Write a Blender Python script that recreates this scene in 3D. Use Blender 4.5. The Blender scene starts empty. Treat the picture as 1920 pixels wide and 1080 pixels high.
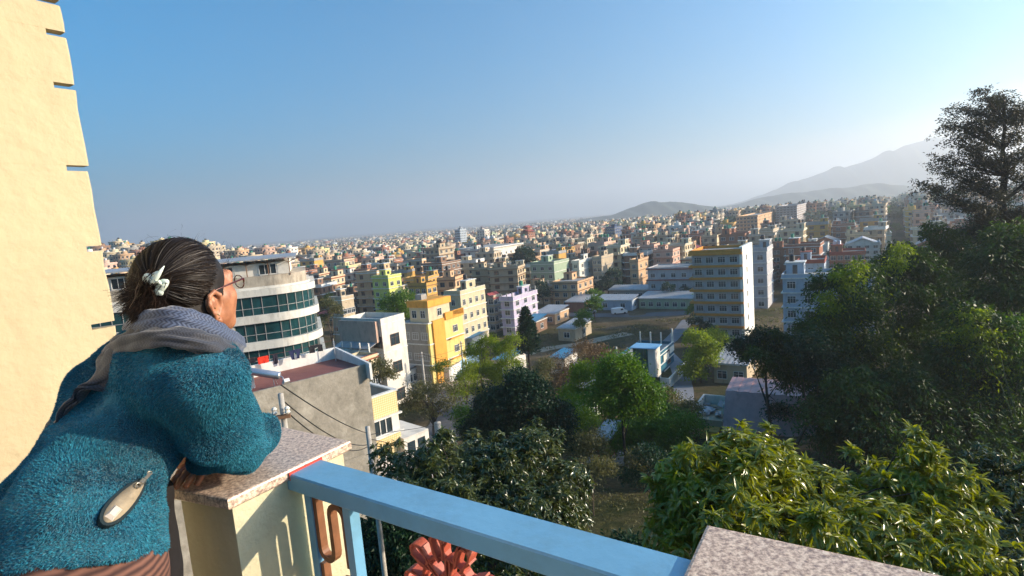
import bpy, math, random
import numpy as np
from mathutils import Vector, Matrix
SC = bpy.context.scene
COL = SC.collection
R_ = math.radians
# ------------------------------------------------------------------ camera
FPX = 1050.0; PITCH = R_(6.9); ROLL = R_(4.7)
_r0 = np.array([1, 0, 0.]); _u0 = np.array([0, math.sin(PITCH), math.cos(PITCH)])
CF = np.array([0, math.cos(PITCH), -math.sin(PITCH)])
CR = math.cos(ROLL)*_r0 - math.sin(ROLL)*_u0
CU = math.sin(ROLL)*_r0 + math.cos(ROLL)*_u0
def ray(px, py): return CF + CR*(px-960)/FPX + CU*(540-py)/FPX
def atz(px, py, z): d = ray(px, py); return d*(z/d[2])
def aty(px, py, y): d = ray(px, py); return d*(y/d[1])
def proj(p):
    p = np.asarray(p, float); d = p@CF
    return 960+FPX*(p@CR)/d, 540-FPX*(p@CU)/d
cam = bpy.data.cameras.new('camera'); co = bpy.data.objects.new('camera', cam); COL.objects.link(co)
cam.sensor_width = 36; cam.lens = 36*FPX/1920; cam.clip_start = 0.02; cam.clip_end = 40000
co.matrix_world = Matrix(((CR[0], CU[0], -CF[0], 0), (CR[1], CU[1], -CF[1], 0), (CR[2], CU[2], -CF[2], 0), (0, 0, 0, 1)))
SC.camera = co
# ------------------------------------------------------------------ light
SUN_EL = R_(17); SUN_AZ = R_(91)          # azimuth clockwise from +Y
w = bpy.data.worlds.new('World'); SC.world = w; w.use_nodes = True
nt = w.node_tree; nt.nodes.clear()
sky = nt.nodes.new('ShaderNodeTexSky'); sky.sky_type = 'NISHITA'; sky.sun_disc = False
sky.sun_elevation = SUN_EL; sky.sun_rotation = SUN_AZ
sky.altitude = 0; sky.air_density = 1.0; sky.dust_density = 4.5; sky.ozone_density = 5.0
hs_ = nt.nodes.new('ShaderNodeHueSaturation'); hs_.inputs['Saturation'].default_value = 3.2; hs_.inputs['Hue'].default_value = .487
bg = nt.nodes.new('ShaderNodeBackground'); bg.inputs['Strength'].default_value = 0.14
wo = nt.nodes.new('ShaderNodeOutputWorld')
nt.links.new(sky.outputs[0], hs_.inputs['Color']); nt.links.new(hs_.outputs[0], bg.inputs['Color']); nt.links.new(bg.outputs[0], wo.inputs['Surface'])
sl = bpy.data.lights.new('sun', 'SUN'); sl.energy = 5.0; sl.angle = R_(0.6); sl.color = (1.0, 0.87, 0.70)
so = bpy.data.objects.new('sun', sl); COL.objects.link(so)
_s = Vector((math.sin(SUN_AZ)*math.cos(SUN_EL), math.cos(SUN_AZ)*math.cos(SUN_EL), math.sin(SUN_EL)))
so.rotation_euler = _s.to_track_quat('Z', 'Y').to_euler(); so.location = (60, 0, 60)
SC.view_settings.view_transform = 'Standard'; SC.view_settings.look = 'None'
SC.view_settings.exposure = 0.93; SC.view_settings.gamma = 1.0; SC.view_settings.use_curve_mapping = False
SC.render.engine = 'CYCLES'
cy = SC.cycles
cy.use_denoising = True
try: cy.denoiser = 'OPENIMAGEDENOISE'
except Exception: pass
cy.max_bounces = 6; cy.diffuse_bounces = 3; cy.glossy_bounces = 3; cy.transmission_bounces = 4; cy.transparent_max_bounces = 8
cy.volume_bounces = 1; cy.caustics_reflective = False; cy.caustics_refractive = False
HAZE_D = 3.2e-4; HAZE_C = (.84, .89, .94, 1); HAZE_G = .47
cy.sample_clamp_indirect = 4.0
# ------------------------------------------------------------------ materials
MATS = {}
def lin(c): return tuple((v/12.92 if v <= .04045 else ((v+.055)/1.055)**2.4) for v in c)
def mat(name, col, rough=0.8, var=0.12, scale=3.0, bump=0.0, bscale=None, metal=0.0, col2=None, spec=0.3,
        rnd=0.0, dirt=None, coord='Object', sheen=0.0, streak=None):
    """col: linear base colour; fine noise between col and col2; optional streaky dirt; optional per-object variation"""
    if name in MATS: return MATS[name]
    m = bpy.data.materials.new(name); m.use_nodes = True; MATS[name] = m
    n = m.node_tree; N = n.nodes.new; L = n.links.new
    b = n.nodes['Principled BSDF']; b.inputs['Roughness'].default_value = rough; b.inputs['Metallic'].default_value = metal
    b.inputs['Specular IOR Level'].default_value = spec
    tc = N('ShaderNodeTexCoord'); nz = N('ShaderNodeTexNoise'); nz.inputs['Scale'].default_value = scale
    nz.inputs['Detail'].default_value = 5; nz.inputs['Roughness'].default_value = .65
    L(tc.outputs[coord], nz.inputs['Vector'])
    mx = N('ShaderNodeMix'); mx.data_type = 'RGBA'
    c2 = col2 if col2 else tuple(min(1, c*(1+var)) for c in col)
    c1 = col if col2 else tuple(c*(1-var) for c in col)
    mx.inputs[6].default_value = (*c1, 1); mx.inputs[7].default_value = (*c2, 1)
    rp = N('ShaderNodeMapRange'); rp.inputs[1].default_value = .3; rp.inputs[2].default_value = .7
    L(nz.outputs[0], rp.inputs[0]); L(rp.outputs[0], mx.inputs[0])
    out = mx.outputs[2]
    if dirt:
        dc, amt, dsc = dirt
        mp = N('ShaderNodeMapping'); mp.inputs['Scale'].default_value = dsc if isinstance(dsc, tuple) else (dsc, dsc, dsc*.35)
        L(tc.outputs[coord], mp.inputs[0]); n2 = N('ShaderNodeTexNoise'); n2.inputs['Scale'].default_value = 1; n2.inputs['Detail'].default_value = 7
        n2.inputs['Roughness'].default_value = .7
        L(mp.outputs[0], n2.inputs['Vector']); r2 = N('ShaderNodeMapRange')
        r2.inputs[1].default_value = .48; r2.inputs[2].default_value = .72; r2.inputs[4].default_value = amt
        L(n2.outputs[0], r2.inputs[0]); m2 = N('ShaderNodeMix'); m2.data_type = 'RGBA'
        L(r2.outputs[0], m2.inputs[0]); L(out, m2.inputs[6]); m2.inputs[7].default_value = (*dc, 1); out = m2.outputs[2]
    if rnd:
        oi = N('ShaderNodeObjectInfo'); hs = N('ShaderNodeHueSaturation')
        r3 = N('ShaderNodeMapRange'); r3.inputs[3].default_value = 1-rnd; r3.inputs[4].default_value = 1+rnd
        L(oi.outputs['Random'], r3.inputs[0]); L(r3.outputs[0], hs.inputs['Value']); L(out, hs.inputs['Color']); out = hs.outputs[0]
    L(out, b.inputs['Base Color'])
    if bump:
        n3 = N('ShaderNodeTexNoise'); n3.inputs['Scale'].default_value = bscale or scale*4; n3.inputs['Detail'].default_value = 6
        L(tc.outputs[coord], n3.inputs['Vector']); bp = N('ShaderNodeBump'); bp.inputs['Strength'].default_value = bump
        bp.inputs['Distance'].default_value = .02
        L(n3.outputs[0], bp.inputs['Height']); L(bp.outputs[0], b.inputs['Normal'])
    if sheen:
        b.inputs['Sheen Weight'].default_value = sheen
    return m
def hexc(h): return lin(tuple(int(h[i:i+2], 16)/255 for i in (0, 2, 4)))
def attr_mat(name, rough=.85, spec=.2):
    if name in MATS: return MATS[name]
    m = bpy.data.materials.new(name); m.use_nodes = True; MATS[name] = m
    n = m.node_tree; b = n.nodes['Principled BSDF']; b.inputs['Roughness'].default_value = rough; b.inputs['Specular IOR Level'].default_value = spec
    a = n.nodes.new('ShaderNodeAttribute'); a.attribute_name = 'Col'; n.links.new(a.outputs['Color'], b.inputs['Base Color'])
    return m
def leaf_mat(name, c1, c2, rough=.5, trans=.35, spec=.3, scale=.6, tc2=None):
    if name in MATS: return MATS[name]
    m = bpy.data.materials.new(name); m.use_nodes = True; MATS[name] = m
    n = m.node_tree; N = n.nodes.new; L = n.links.new
    b = n.nodes['Principled BSDF']; b.inputs['Roughness'].default_value = rough; b.inputs['Specular IOR Level'].default_value = spec
    tc = N('ShaderNodeTexCoord'); nz = N('ShaderNodeTexNoise'); nz.inputs['Scale'].default_value = scale; nz.inputs['Detail'].default_value = 8
    nz.inputs['Roughness'].default_value = .8
    L(tc.outputs['Object'], nz.inputs['Vector']); rp = N('ShaderNodeMapRange'); rp.inputs[1].default_value = .35; rp.inputs[2].default_value = .65
    L(nz.outputs[0], rp.inputs[0]); mx = N('ShaderNodeMix'); mx.data_type = 'RGBA'
    mx.inputs[6].default_value = (*c1, 1); mx.inputs[7].default_value = (*c2, 1); L(rp.outputs[0], mx.inputs[0])
    L(mx.outputs[2], b.inputs['Base Color'])
    t = N('ShaderNodeBsdfTranslucent'); g = N('ShaderNodeHueSaturation'); g.inputs['Value'].default_value = 1.9; g.inputs['Saturation'].default_value = 1.15
    L(mx.outputs[2], g.inputs['Color']); L(g.outputs[0], t.inputs['Color'])
    ms = N('ShaderNodeMixShader'); ms.inputs[0].default_value = trans
    L(b.outputs[0], ms.inputs[1]); L(t.outputs[0], ms.inputs[2]); L(ms.outputs[0], n.nodes['Material Output'].inputs['Surface'])
    return m
# ------------------------------------------------------------------ mesh helpers
class MB:
    """collects shapes; build() links them as one mesh object"""
    def __init__(s): s.v = []; s.f = []; s.m = []; s.uv = None
    def add(s, vs, fs, mi=0):
        o = len(s.v); s.v.extend([tuple(map(float, p)) for p in vs]); s.f.extend([tuple(i+o for i in f) for f in fs]); s.m.extend([mi]*len(fs)); return s
    def box(s, c, d, mi=0, rz=0, ax=None, taper=1.0):
        """c centre, d full size; rz rotation; ax optional 3 axis vectors"""
        hx, hy, hz = d[0]/2, d[1]/2, d[2]/2
        if ax is None:
            a = (math.cos(rz), math.sin(rz), 0); b = (-math.sin(rz), math.cos(rz), 0); k = (0, 0, 1)
        else: a, b, k = ax
        vs = []
        for sz in (-1, 1):
            t = taper if sz > 0 else 1
            for sx, sy in ((-1, -1), (1, -1), (1, 1), (-1, 1)):
                vs.append([c[i]+a[i]*hx*sx*t+b[i]*hy*sy*t+k[i]*hz*sz for i in range(3)])
        return s.add(vs, [(3, 2, 1, 0), (4, 5, 6, 7), (0, 1, 5, 4), (1, 2, 6, 5), (2, 3, 7, 6), (3, 0, 4, 7)], mi)
    def bb(s, x0, x1, y0, y1, z0, z1, mi=0): return s.box(((x0+x1)/2, (y0+y1)/2, (z0+z1)/2), (x1-x0, y1-y0, z1-z0), mi)
    def prism(s, poly, z0, z1, mi=0):
        n = len(poly); vs = [(p[0], p[1], z0) for p in poly]+[(p[0], p[1], z1) for p in poly]
        return s.add(vs, [tuple(range(n))[::-1], tuple(range(n, 2*n))]+[(i, (i+1) % n, n+(i+1) % n, n+i) for i in range(n)], mi)
    def tube(s, pts, r, n=6, mi=0, cap=True):
        pts = [Vector(p) for p in pts]; vs = []; rs = r if hasattr(r, '__len__') else [r]*len(pts)
        up = Vector((0, 0, 1)); prev = None
        for i, p in enumerate(pts):
            t = (pts[min(i+1, len(pts)-1)]-pts[max(i-1, 0)]).normalized()
            a = t.cross(up) if prev is None else prev-t*prev.dot(t)
            if a.length < 1e-4: a = t.cross(Vector((1, 0, 0)))
            a.normalize(); prev = a; b = t.cross(a)
            for k in range(n):
                an = 2*math.pi*k/n; q = p+(a*math.cos(an)+b*math.sin(an))*rs[i]; vs.append(q)
        fs = [(i*n+k, i*n+(k+1) % n, (i+1)*n+(k+1) % n, (i+1)*n+k) for i in range(len(pts)-1) for k in range(n)]
        if cap: fs += [tuple(range(n))[::-1], tuple(range((len(pts)-1)*n, len(pts)*n))]
        return s.add(vs, fs, mi)
    def lathe(s, c, prof, n=12, mi=0):
        """prof: list of (r, z)"""
        vs = [(c[0]+r*math.cos(2*math.pi*k/n), c[1]+r*math.sin(2*math.pi*k/n), c[2]+z) for r, z in prof for k in range(n)]
        m = len(prof); fs = [(i*n+k, i*n+(k+1) % n, (i+1)*n+(k+1) % n, (i+1)*n+k) for i in range(m-1) for k in range(n)]
        fs += [tuple(range(n))[::-1], tuple(range((m-1)*n, m*n))]
        return s.add(vs, fs, mi)
    def mesh(s, name, mats, smooth=False):
        me = bpy.data.meshes.new(name); me.from_pydata(s.v, [], s.f); 
        for m in (mats if isinstance(mats, (list, tuple)) else [mats]): me.materials.append(m)
        me.polygons.foreach_set('material_index', s.m)
        if smooth: me.polygons.foreach_set('use_smooth', [True]*len(s.f))
        me.update(); return me
    def build(s, name, mats, parent=None, smooth=False, loc=None, rz=None):
        return link(name, s.mesh(name, mats, smooth), parent, loc, rz)
def link(name, me, parent=None, loc=None, rz=None):
    o = bpy.data.objects.new(name, me); COL.objects.link(o)
    if parent is not None: o.parent = parent
    if loc is not None: o.location = loc
    if rz is not None: o.rotation_euler = (0, 0, rz)
    return o
def npmesh(name, V, F, mats, mi=None, smooth=False, col=None, uv=None):
    """V (n,3), F (m,k) arrays"""
    me = bpy.data.meshes.new(name); V = np.ascontiguousarray(V, np.float32); F = np.ascontiguousarray(F, np.int32); k = F.shape[1]
    me.vertices.add(len(V)); me.vertices.foreach_set('co', V.ravel())
    me.loops.add(F.size); me.loops.foreach_set('vertex_index', F.ravel())
    me.polygons.add(len(F)); me.polygons.foreach_set('loop_start', np.arange(0, F.size, k, dtype=np.int32))
    try: me.polygons.foreach_set('loop_total', np.full(len(F), k, np.int32))
    except Exception: pass
    for m in (mats if isinstance(mats, (list, tuple)) else [mats]): me.materials.append(m)
    if mi is not None: me.polygons.foreach_set('material_index', np.asarray(mi, np.int32))
    if smooth: me.polygons.foreach_set('use_smooth', np.ones(len(F), bool))
    if col is not None:
        a = me.attributes.new('Col', 'FLOAT_COLOR', 'FACE'); c = np.ones((len(F), 4), np.float32); c[:, :3] = col; a.data.foreach_set('color', c.ravel())
    if uv is not None:
        ul = me.uv_layers.new(name='UVMap'); ul.data.foreach_set('uv', np.ascontiguousarray(uv[F.ravel()], np.float32).ravel())
    me.update(calc_edges=True); me.validate(); return me
def empty(name, loc=(0, 0, 0), rz=0):
    o = bpy.data.objects.new(name, None); COL.objects.link(o); o.location = loc; o.rotation_euler = (0, 0, rz); o.empty_display_size = .1; return o
def tag(o, label=None, cat=None, group=None, kind=None):
    if label: o['label'] = label
    if cat: o['category'] = cat
    if group: o['group'] = group
    if kind: o['kind'] = kind
    return o
def copy_tree(o, parent=None):
    c = o.copy(); COL.objects.link(c)
    if parent is not None: c.parent = parent
    for ch in o.children: copy_tree(ch, c)
    return c
# ================================================================== SETTING
PHI = R_(32)
EU = np.array([math.cos(PHI), -math.sin(PHI), 0])      # along the balcony rail, to the right and nearer
EN = np.array([math.sin(PHI), math.cos(PHI), 0])       # outward from the balcony
_ty = [-40, 0, 5, 25, 45, 65, 95, 140, 400, 900, 12000]; _tz = [-11, -11, -11.5, -17, -22, -27, -31, -32, -32, -32, -32]
def smooth(a, b, x):
    t = np.clip((np.asarray(x, float)-a)/(b-a), 0, 1); return t*t*(3-2*t)
def gz(x, y):
    x = np.asarray(x, float); y = np.asarray(y, float)
    d = np.maximum(y, 0)
    z = np.interp(y, _ty, _tz)
    z = z+9*smooth(40, 260, x)*smooth(240, 420, y)*(1-smooth(520, 1100, y))          # the town climbs to the right
    z = z+3*smooth(300, 600, y)*smooth(-60, 80, x)*(1-smooth(900, 1500, y))
    z = z+26*np.exp(-(((x+330)/120)**2+((y-470)/150)**2))                                    # knoll with houses on the far left
    z = z+.25*np.sin(x*.11+1)*np.sin(y*.09)+.12*np.sin(x*.37)*np.cos(y*.31)
    return z
def terrain():
    ys = np.concatenate([np.linspace(-60, 160, 90), np.linspace(166, 900, 70), np.linspace(930, 3000, 40), np.geomspace(3100, 9000, 16)])
    xs = np.concatenate([-np.geomspace(9000, 320, 34), np.linspace(-300, 300, 110), np.geomspace(320, 9000, 34)])
    X, Y = np.meshgrid(xs, ys); Z = gz(X, Y); V = np.stack([X, Y, Z], -1).reshape(-1, 3)
    n = len(xs); i = np.arange(len(ys)-1)[:, None]*n+np.arange(n-1)[None]; F = np.stack([i, i+1, i+n+1, i+n], -1).reshape(-1, 4)
    m = bpy.data.materials.new('ground_earth'); m.use_nodes = True; nn = m.node_tree; N = nn.nodes.new; L = nn.links.new
    b = nn.nodes['Principled BSDF']; b.inputs['Roughness'].default_value = .95; b.inputs['Specular IOR Level'].default_value = .1
    tc = N('ShaderNodeTexCoord')
    def noise(s, d=6):
        z = N('ShaderNodeTexNoise'); z.inputs['Scale'].default_value = s; z.inputs['Detail'].default_value = d; z.inputs['Roughness'].default_value = .7
        L(tc.outputs['Object'], z.inputs['Vector']); return z
    r = N('ShaderNodeValToRGB'); e = r.color_ramp.elements
    e[0].position = .33; e[0].color = (.018, .035, .009, 1); e[1].position = .66; e[1].color = (.20, .15, .095, 1)
    a = r.color_ramp.elements.new(.43); a.color = (.07, .065, .025, 1); a = r.color_ramp.elements.new(.52); a.color = (.11, .08, .04, 1)
    n1 = noise(.05, 9); L(n1.outputs[0], r.inputs[0])
    r2 = N('ShaderNodeMix'); r2.data_type = 'RGBA'; r2.blend_type = 'MULTIPLY'; r2.inputs[0].default_value = .7
    n2 = noise(1.6); rr = N('ShaderNodeMapRange'); rr.inputs[1].default_value = .3; rr.inputs[2].default_value = .7; rr.inputs[3].default_value = .45; rr.inputs[4].default_value = 1.3
    L(n2.outputs[0], rr.inputs[0]); L(r.outputs[0], r2.inputs[6]); L(rr.outputs[0], r2.inputs[7]); L(r2.outputs[2], b.inputs['Base Color'])
    bp = N('ShaderNodeBump'); bp.inputs['Strength'].default_value = .8; bp.inputs['Distance'].default_value = .3; n3 = noise(2.5); L(n3.outputs[0], bp.inputs['Height']); L(bp.outputs[0], b.inputs['Normal'])
    tag(link('ground', npmesh('ground', V, F, m, smooth=True)), kind='structure')
terrain()
# hills: ridges given by skyline points, built as land with depth
def ridge(name, pts, dist, depth, m, seed, rough=1.0):
    rs = np.random.RandomState(seed)
    az = []; el = []
    for px, py in pts:
        d = ray(px, py); az.append(math.atan2(d[0], d[1])); el.append(d[2]/math.hypot(d[0], d[1]))
    A = np.linspace(az[0], az[-1], 220); H = np.interp(A, az, el)*dist+34
    k = np.ones(9)/9; H = np.convolve(np.pad(H, 4, mode='edge'), k, 'valid')
    w_ = sum(np.sin(A*f*40+rs.rand()*6)/f for f in (3, 7, 15, 31, 60))*dist*.0016*rough
    H = H+w_*smooth(0, 60, H)
    T = np.linspace(0, 1, 40); V = []
    for t in T:
        rr = dist-depth*(1-t)
        prof = smooth(0, 1, t)**.9
        sub = .16*np.sin(A*90+t*5)*np.sin(t*math.pi)*prof+.1*np.sin(A*210+t*9+2)*np.sin(t*math.pi)*prof
        h = -34+H*(prof+sub)
        V.append(np.stack([np.sin(A)*rr, np.cos(A)*rr, h], -1))
    for t in (0.5, 1.0): V.append(np.stack([np.sin(A)*(dist+depth*t), np.cos(A)*(dist+depth*t), -34+H*(1-t)*.9], -1))
    V = np.array(V); a, n = V.shape[:2]; i = np.arange(a-1)[:, None]*n+np.arange(n-1)[None]; F = np.stack([i, i+1, i+n+1, i+n], -1).reshape(-1, 4)
    tag(link(name, npmesh(name, V.reshape(-1, 3), F, m, smooth=True)), kind='structure')
hm = mat('hill_forest', (.025, .045, .03), .95, scale=.02, col2=(.06, .075, .05), spec=.05)
ridge('mountain', [(1330, 392), (1395, 377), (1450, 357), (1500, 337), (1560, 319), (1620, 304), (1680, 281), (1720, 266), (1755, 258), (1795, 264), (1850, 296), (1920, 330), (2050, 352)], 5200, 1400, hm, 1)
ridge('hill', [(1250, 400), (1380, 384), (1430, 369), (1520, 358), (1600, 350), (1640, 343), (1700, 349), (1760, 349), (1850, 357), (2000, 365)], 2900, 500, hm, 2)
ridge('hill', [(1080, 412), (1150, 403), (1180, 390), (1215, 379), (1262, 378), (1310, 384), (1370, 392), (1430, 394)], 2350, 400, hm, 3)
# haze over the whole valley
hz = MB(); hz.bb(-11500, 11500, -300, 11500, -37, 490); ho = hz.build('haze', [])
hmat = bpy.data.materials.new('haze_air'); hmat.use_nodes = True; hn = hmat.node_tree; hn.nodes.clear()
pv = hn.nodes.new('ShaderNodeVolumePrincipled'); mo = hn.nodes.new('ShaderNodeOutputMaterial')
pv.inputs['Color'].default_value = HAZE_C; pv.inputs['Density'].default_value = HAZE_D; pv.inputs['Anisotropy'].default_value = HAZE_G
hn.links.new(pv.outputs[0], mo.inputs['Volume']); ho.data.materials.append(hmat)
tag(ho, kind='stuff')
# ================================================================== BALCONY AND OWN HOUSE
ZC = -0.62
P0 = atz(437, 952, ZC-.03); P0 = np.array([P0[0], P0[1], 0])
def bal(e, n, z): p = P0+EU*e+EN*n; return (float(p[0]), float(p[1]), float(z))
BAX = (tuple(EU), tuple(EN), (0, 0, 1))
def bbox(mb, e0, e1, n0, n1, z0, z1, mi=0): return mb.box(bal((e0+e1)/2, (n0+n1)/2, (z0+z1)/2), (e1-e0, n1-n0, z1-z0), mi, ax=BAX)
FLOOR_Z = -1.62
cream = mat('cream_paint', (.58, .53, .34), .75, var=.05, scale=9, bump=.25, bscale=60, dirt=((.40, .33, .2), .5, 3))
def granite(name, pink):
    m = bpy.data.materials.new(name); m.use_nodes = True; n = m.node_tree; N = n.nodes.new; L = n.links.new; b = n.nodes['Principled BSDF']
    b.inputs['Roughness'].default_value = .32; tc = N('ShaderNodeTexCoord'); v = N('ShaderNodeTexVoronoi'); v.inputs['Scale'].default_value = 190
    nz = N('ShaderNodeTexNoise'); nz.inputs['Scale'].default_value = 95; nz.inputs['Detail'].default_value = 4
    nz.inputs['Roughness'].default_value = .75
    L(tc.outputs['Object'], v.inputs['Vector']); L(tc.outputs['Object'], nz.inputs['Vector'])
    r = N('ShaderNodeValToRGB'); r.color_ramp.interpolation = 'LINEAR'; e = r.color_ramp.elements
    e[0].position = .34; e[0].color = (.20, .14, .12, 1); e[1].position = .62; e[1].color = pink
    q = e.new(.45); q.color = (.44, .31, .23, 1); q = e.new(.52); q.color = (.62, .46, .34, 1)
    L(nz.outputs[0], r.inputs[0]); mx = N('ShaderNodeMix'); mx.data_type = 'RGBA'; mx.blend_type = 'MULTIPLY'; mx.inputs[0].default_value = .3
    cr2 = N('ShaderNodeMapRange'); cr2.inputs[1].default_value = 0; cr2.inputs[2].default_value = .5; cr2.inputs[3].default_value = .45; cr2.inputs[4].default_value = 1.1; L(v.outputs['Distance'], cr2.inputs[0]); L(r.outputs[0], mx.inputs[6]); L(cr2.outputs[0], mx.inputs[7]); L(mx.outputs[2], b.inputs['Base Color'])
    return m
gran = granite('granite_pink', (.82, .65, .50, 1))
def cap_mesh(mb, poly, z0, z1, ch=.006):
    """slab with eased edges; poly counter-clockwise world xy"""
    P = [Vector((p[0], p[1])) for p in poly]; n = len(P); C = sum(P, Vector((0, 0)))/n
    def ring(d, z):
        out = []
        for i in range(n):
            a, b, c = P[i-1], P[i], P[(i+1) % n]; u = (b-a).normalized(); v = (c-b).normalized(); nn = Vector((-u.y, u.x)); n2 = Vector((-v.y, v.x))
            k = (nn+n2); k = k/max(k.length_squared/2, .3); q = b+k*d; out.append((q.x, q.y, z))
        return out
    rings = [ring(ch, z0), ring(0, z0+ch), ring(0, z1-ch), ring(ch*.35, z1-ch*.3), ring(ch*1.1, z1)]
    vs = sum(rings, []); fs = [tuple(range(n))[::-1], tuple(range(4*n, 5*n))]+[(j*n+i, j*n+(i+1) % n, (j+1)*n+(i+1) % n, (j+1)*n+i) for j in range(4) for i in range(n)]
    mb.add(vs, fs)
def P2(e, n): p = bal(e, n, 0); return (p[0], p[1])
pl = empty('balcony_pillar', bal(-.1, .18, FLOOR_Z)); tag(pl, 'cream balcony pillar with pink granite top that the woman leans on', 'pillar')
def child_at(o, parent): o.location = tuple(-parent.location[i] for i in range(3)) if parent.rotation_euler.z == 0 else o.location; return o
def wbuild(mb, name, mats, parent, smooth=False):
    """mesh given in world coordinates under an unrotated empty"""
    o = mb.build(name, mats, parent, smooth); o.location = -parent.location; return o
b = MB(); b.prism([P2(-.205, -.02), P2(-.004, 0), P2(-.004, .355), P2(-.42, .355), P2(-.42, .1), P2(-.205, .1)], FLOOR_Z, ZC-.032); wbuild(b, 'shaft', cream, pl)
b = MB(); cap_mesh(b, [P2(-.212, -.044), P2(.007, -.015), P2(.014, .375), P2(-.44, .38), P2(-.44, .08), P2(-.222, .078)], ZC-.031, ZC)
wbuild(b, 'coping', gran, pl)
b = MB(); bbox(b, .0135, .0155, .155, .265, ZC-.028, ZC-.006); wbuild(b, 'paint_smear', mat('red_paint', (.55, .07, .05), .6), pl)
pr = empty('balcony_pillar', bal(1.3, .2, FLOOR_Z)); tag(pr, 'granite topped balcony pillar at the right end of the blue rail', 'pillar')
b = MB(); bbox(b, 1.08, 1.60, -.02, .30, FLOOR_Z, ZC-.032); wbuild(b, 'shaft', cream, pr)
b = MB(); cap_mesh(b, [P2(1.065, -.25), P2(1.75, -.25), P2(1.75, .318), P2(1.066, .325)], ZC-.031, ZC, .007); wbuild(b, 'coping', gran, pr)
blue = mat('blue_gloss_paint', (.16, .37, .54), .33, var=.06, scale=5, spec=.5, dirt=((.12, .22, .28), .5, (6, 6, 6)), bump=.06, bscale=40)
def balr(e, n, z): return bal(e, n-.042*e, z)
rl = empty('balcony_railing', bal(.5, .2, FLOOR_Z)); tag(rl, 'sky blue metal balcony railing with wide flat handrail between the granite pillars', 'railing')
b = MB(); r_ = .004
for e0, e1 in ((-.001, 1.084),):
    prof = [(.157, ZC-.056), (.157+.0, ZC-.016), (.161, ZC-.012), (.259, ZC-.012), (.263, ZC-.016), (.263, ZC-.056), (.259, ZC-.06), (.161, ZC-.06)]
    vs = [balr(e0, n_, z_) for n_, z_ in prof]+[balr(e1, n_, z_) for n_, z_ in prof]; k = len(prof)
    b.add(vs, [tuple(range(k)), tuple(range(k, 2*k))[::-1]]+[(i, k+i, k+(i+1) % k, (i+1) % k) for i in range(k)])
wbuild(b, 'handrail', blue, rl)
for e in (.025, .183, .865, 1.02):
    b = MB(); bbox(b, e, e+.026, .185-.042*e, .217-.042*e, FLOOR_Z+.08, ZC-.0605); wbuild(b, 'post', blue, rl)
b = MB(); bbox(b, .001, 1.078, .170, .192, FLOOR_Z+.04, FLOOR_Z+.078); wbuild(b, 'bottom_rail', blue, rl)
brown = mat('brown_paint', (.22, .095, .045), .5, var=.2, scale=30)
def scroll(e0, e1, z0, z1):
    """S-shaped flat bar between two posts"""
    w_ = e1-e0; h = z1-z0; t = .0155; g = (w_-3*t)/2
    xs = [e0+t/2, e0+t/2+g+t, e1-t/2]
    pts = []
    def arc(cx, cz, rx, rz, a0, a1, n=8): return [(cx+rx*math.cos(a0+(a1-a0)*k/n), cz+rz*math.sin(a0+(a1-a0)*k/n)) for k in range(n+1)]
    r = (xs[1]-xs[0])/2
    pts = [(xs[0], z1), (xs[0], z0+r)]+arc((xs[0]+xs[1])/2, z0+r, r, r, math.pi, 2*math.pi)+arc((xs[1]+xs[2])/2, z1-r-.03, r, r, math.pi, 0)+[(xs[2], z0)]
    m = MB(); L_ = []; Rr = []
    for i, p in enumerate(pts):
        a = Vector(pts[max(i-1, 0)]); c = Vector(pts[min(i+1, len(pts)-1)]); d = (c-a)
        d = d.normalized() if d.length else Vector((0, 1)); nn = Vector((-d.y, d.x))*t/2; L_.append(Vector(p)+nn); Rr.append(Vector(p)-nn)
    k = len(pts); vs = []
    for nn in (.19, .212):
        vs += [balr(q.x, nn, q.y) for q in L_]+[balr(q.x, nn, q.y) for q in Rr]
    fs = []
    for i in range(k-1):
        fs += [(i, i+1, k+i+1, k+i), (2*k+i, 3*k+i, 3*k+i+1, 2*k+i+1), (i, 2*k+i, 2*k+i+1, i+1), (k+i, k+i+1, 3*k+i+1, 3*k+i)]
    fs += [(0, k, 3*k, 2*k), (k-1, 3*k-1, 4*k-1, 2*k-1)]
    m.add(vs, fs); return m
zz = ZC-.0605
for i in range(4):
    for e0, e1 in ((.0512, .1828), (.8912, 1.0198)):
        wbuild(scroll(e0, e1, zz-.215*(i+1)+.018, zz-.215*i), 'scroll_bar', brown, rl)
# red flower ornament of flat bar: petals of bent bar around a centre, hung in the middle of the railing
redp = mat('red_iron_paint', (.44, .095, .055), .5, var=.2, scale=30, spec=.4, dirt=((.25, .06, .04), .5, (20, 20, 20)))
orn = empty('flower_panel', (0, 0, 0)); orn.parent = rl; orn.location = (0, 0, 0)
_c = None
def ribbon(pts, wn=.03, t=.005, n_mid=.2):
    """flat bar bent in the e-z plane, width along n"""
    m = MB(); k = len(pts); L_ = []; Rr = []
    for i, p in enumerate(pts):
        a = Vector(pts[max(i-1, 0)]); c = Vector(pts[min(i+1, k-1)]); d = (c-a).normalized(); nn = Vector((-d.y, d.x))*t/2
        L_.append(Vector(p)+nn); Rr.append(Vector(p)-nn)
    vs = []
    for nn in (n_mid-wn/2, n_mid+wn/2): vs += [balr(q.x, nn, q.y) for q in L_]+[balr(q.x, nn, q.y) for q in Rr]
    fs = []
    for i in range(k-1): fs += [(i, i+1, k+i+1, k+i), (2*k+i, 3*k+i, 3*k+i+1, 2*k+i+1), (i, 2*k+i, 2*k+i+1, i+1), (k+i, k+i+1, 3*k+i+1, 3*k+i)]
    fs += [(0, k, 3*k, 2*k), (k-1, 3*k-1, 4*k-1, 2*k-1)]
    m.add(vs, fs); return m
FC = (.525, ZC-.068-.135)
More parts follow.
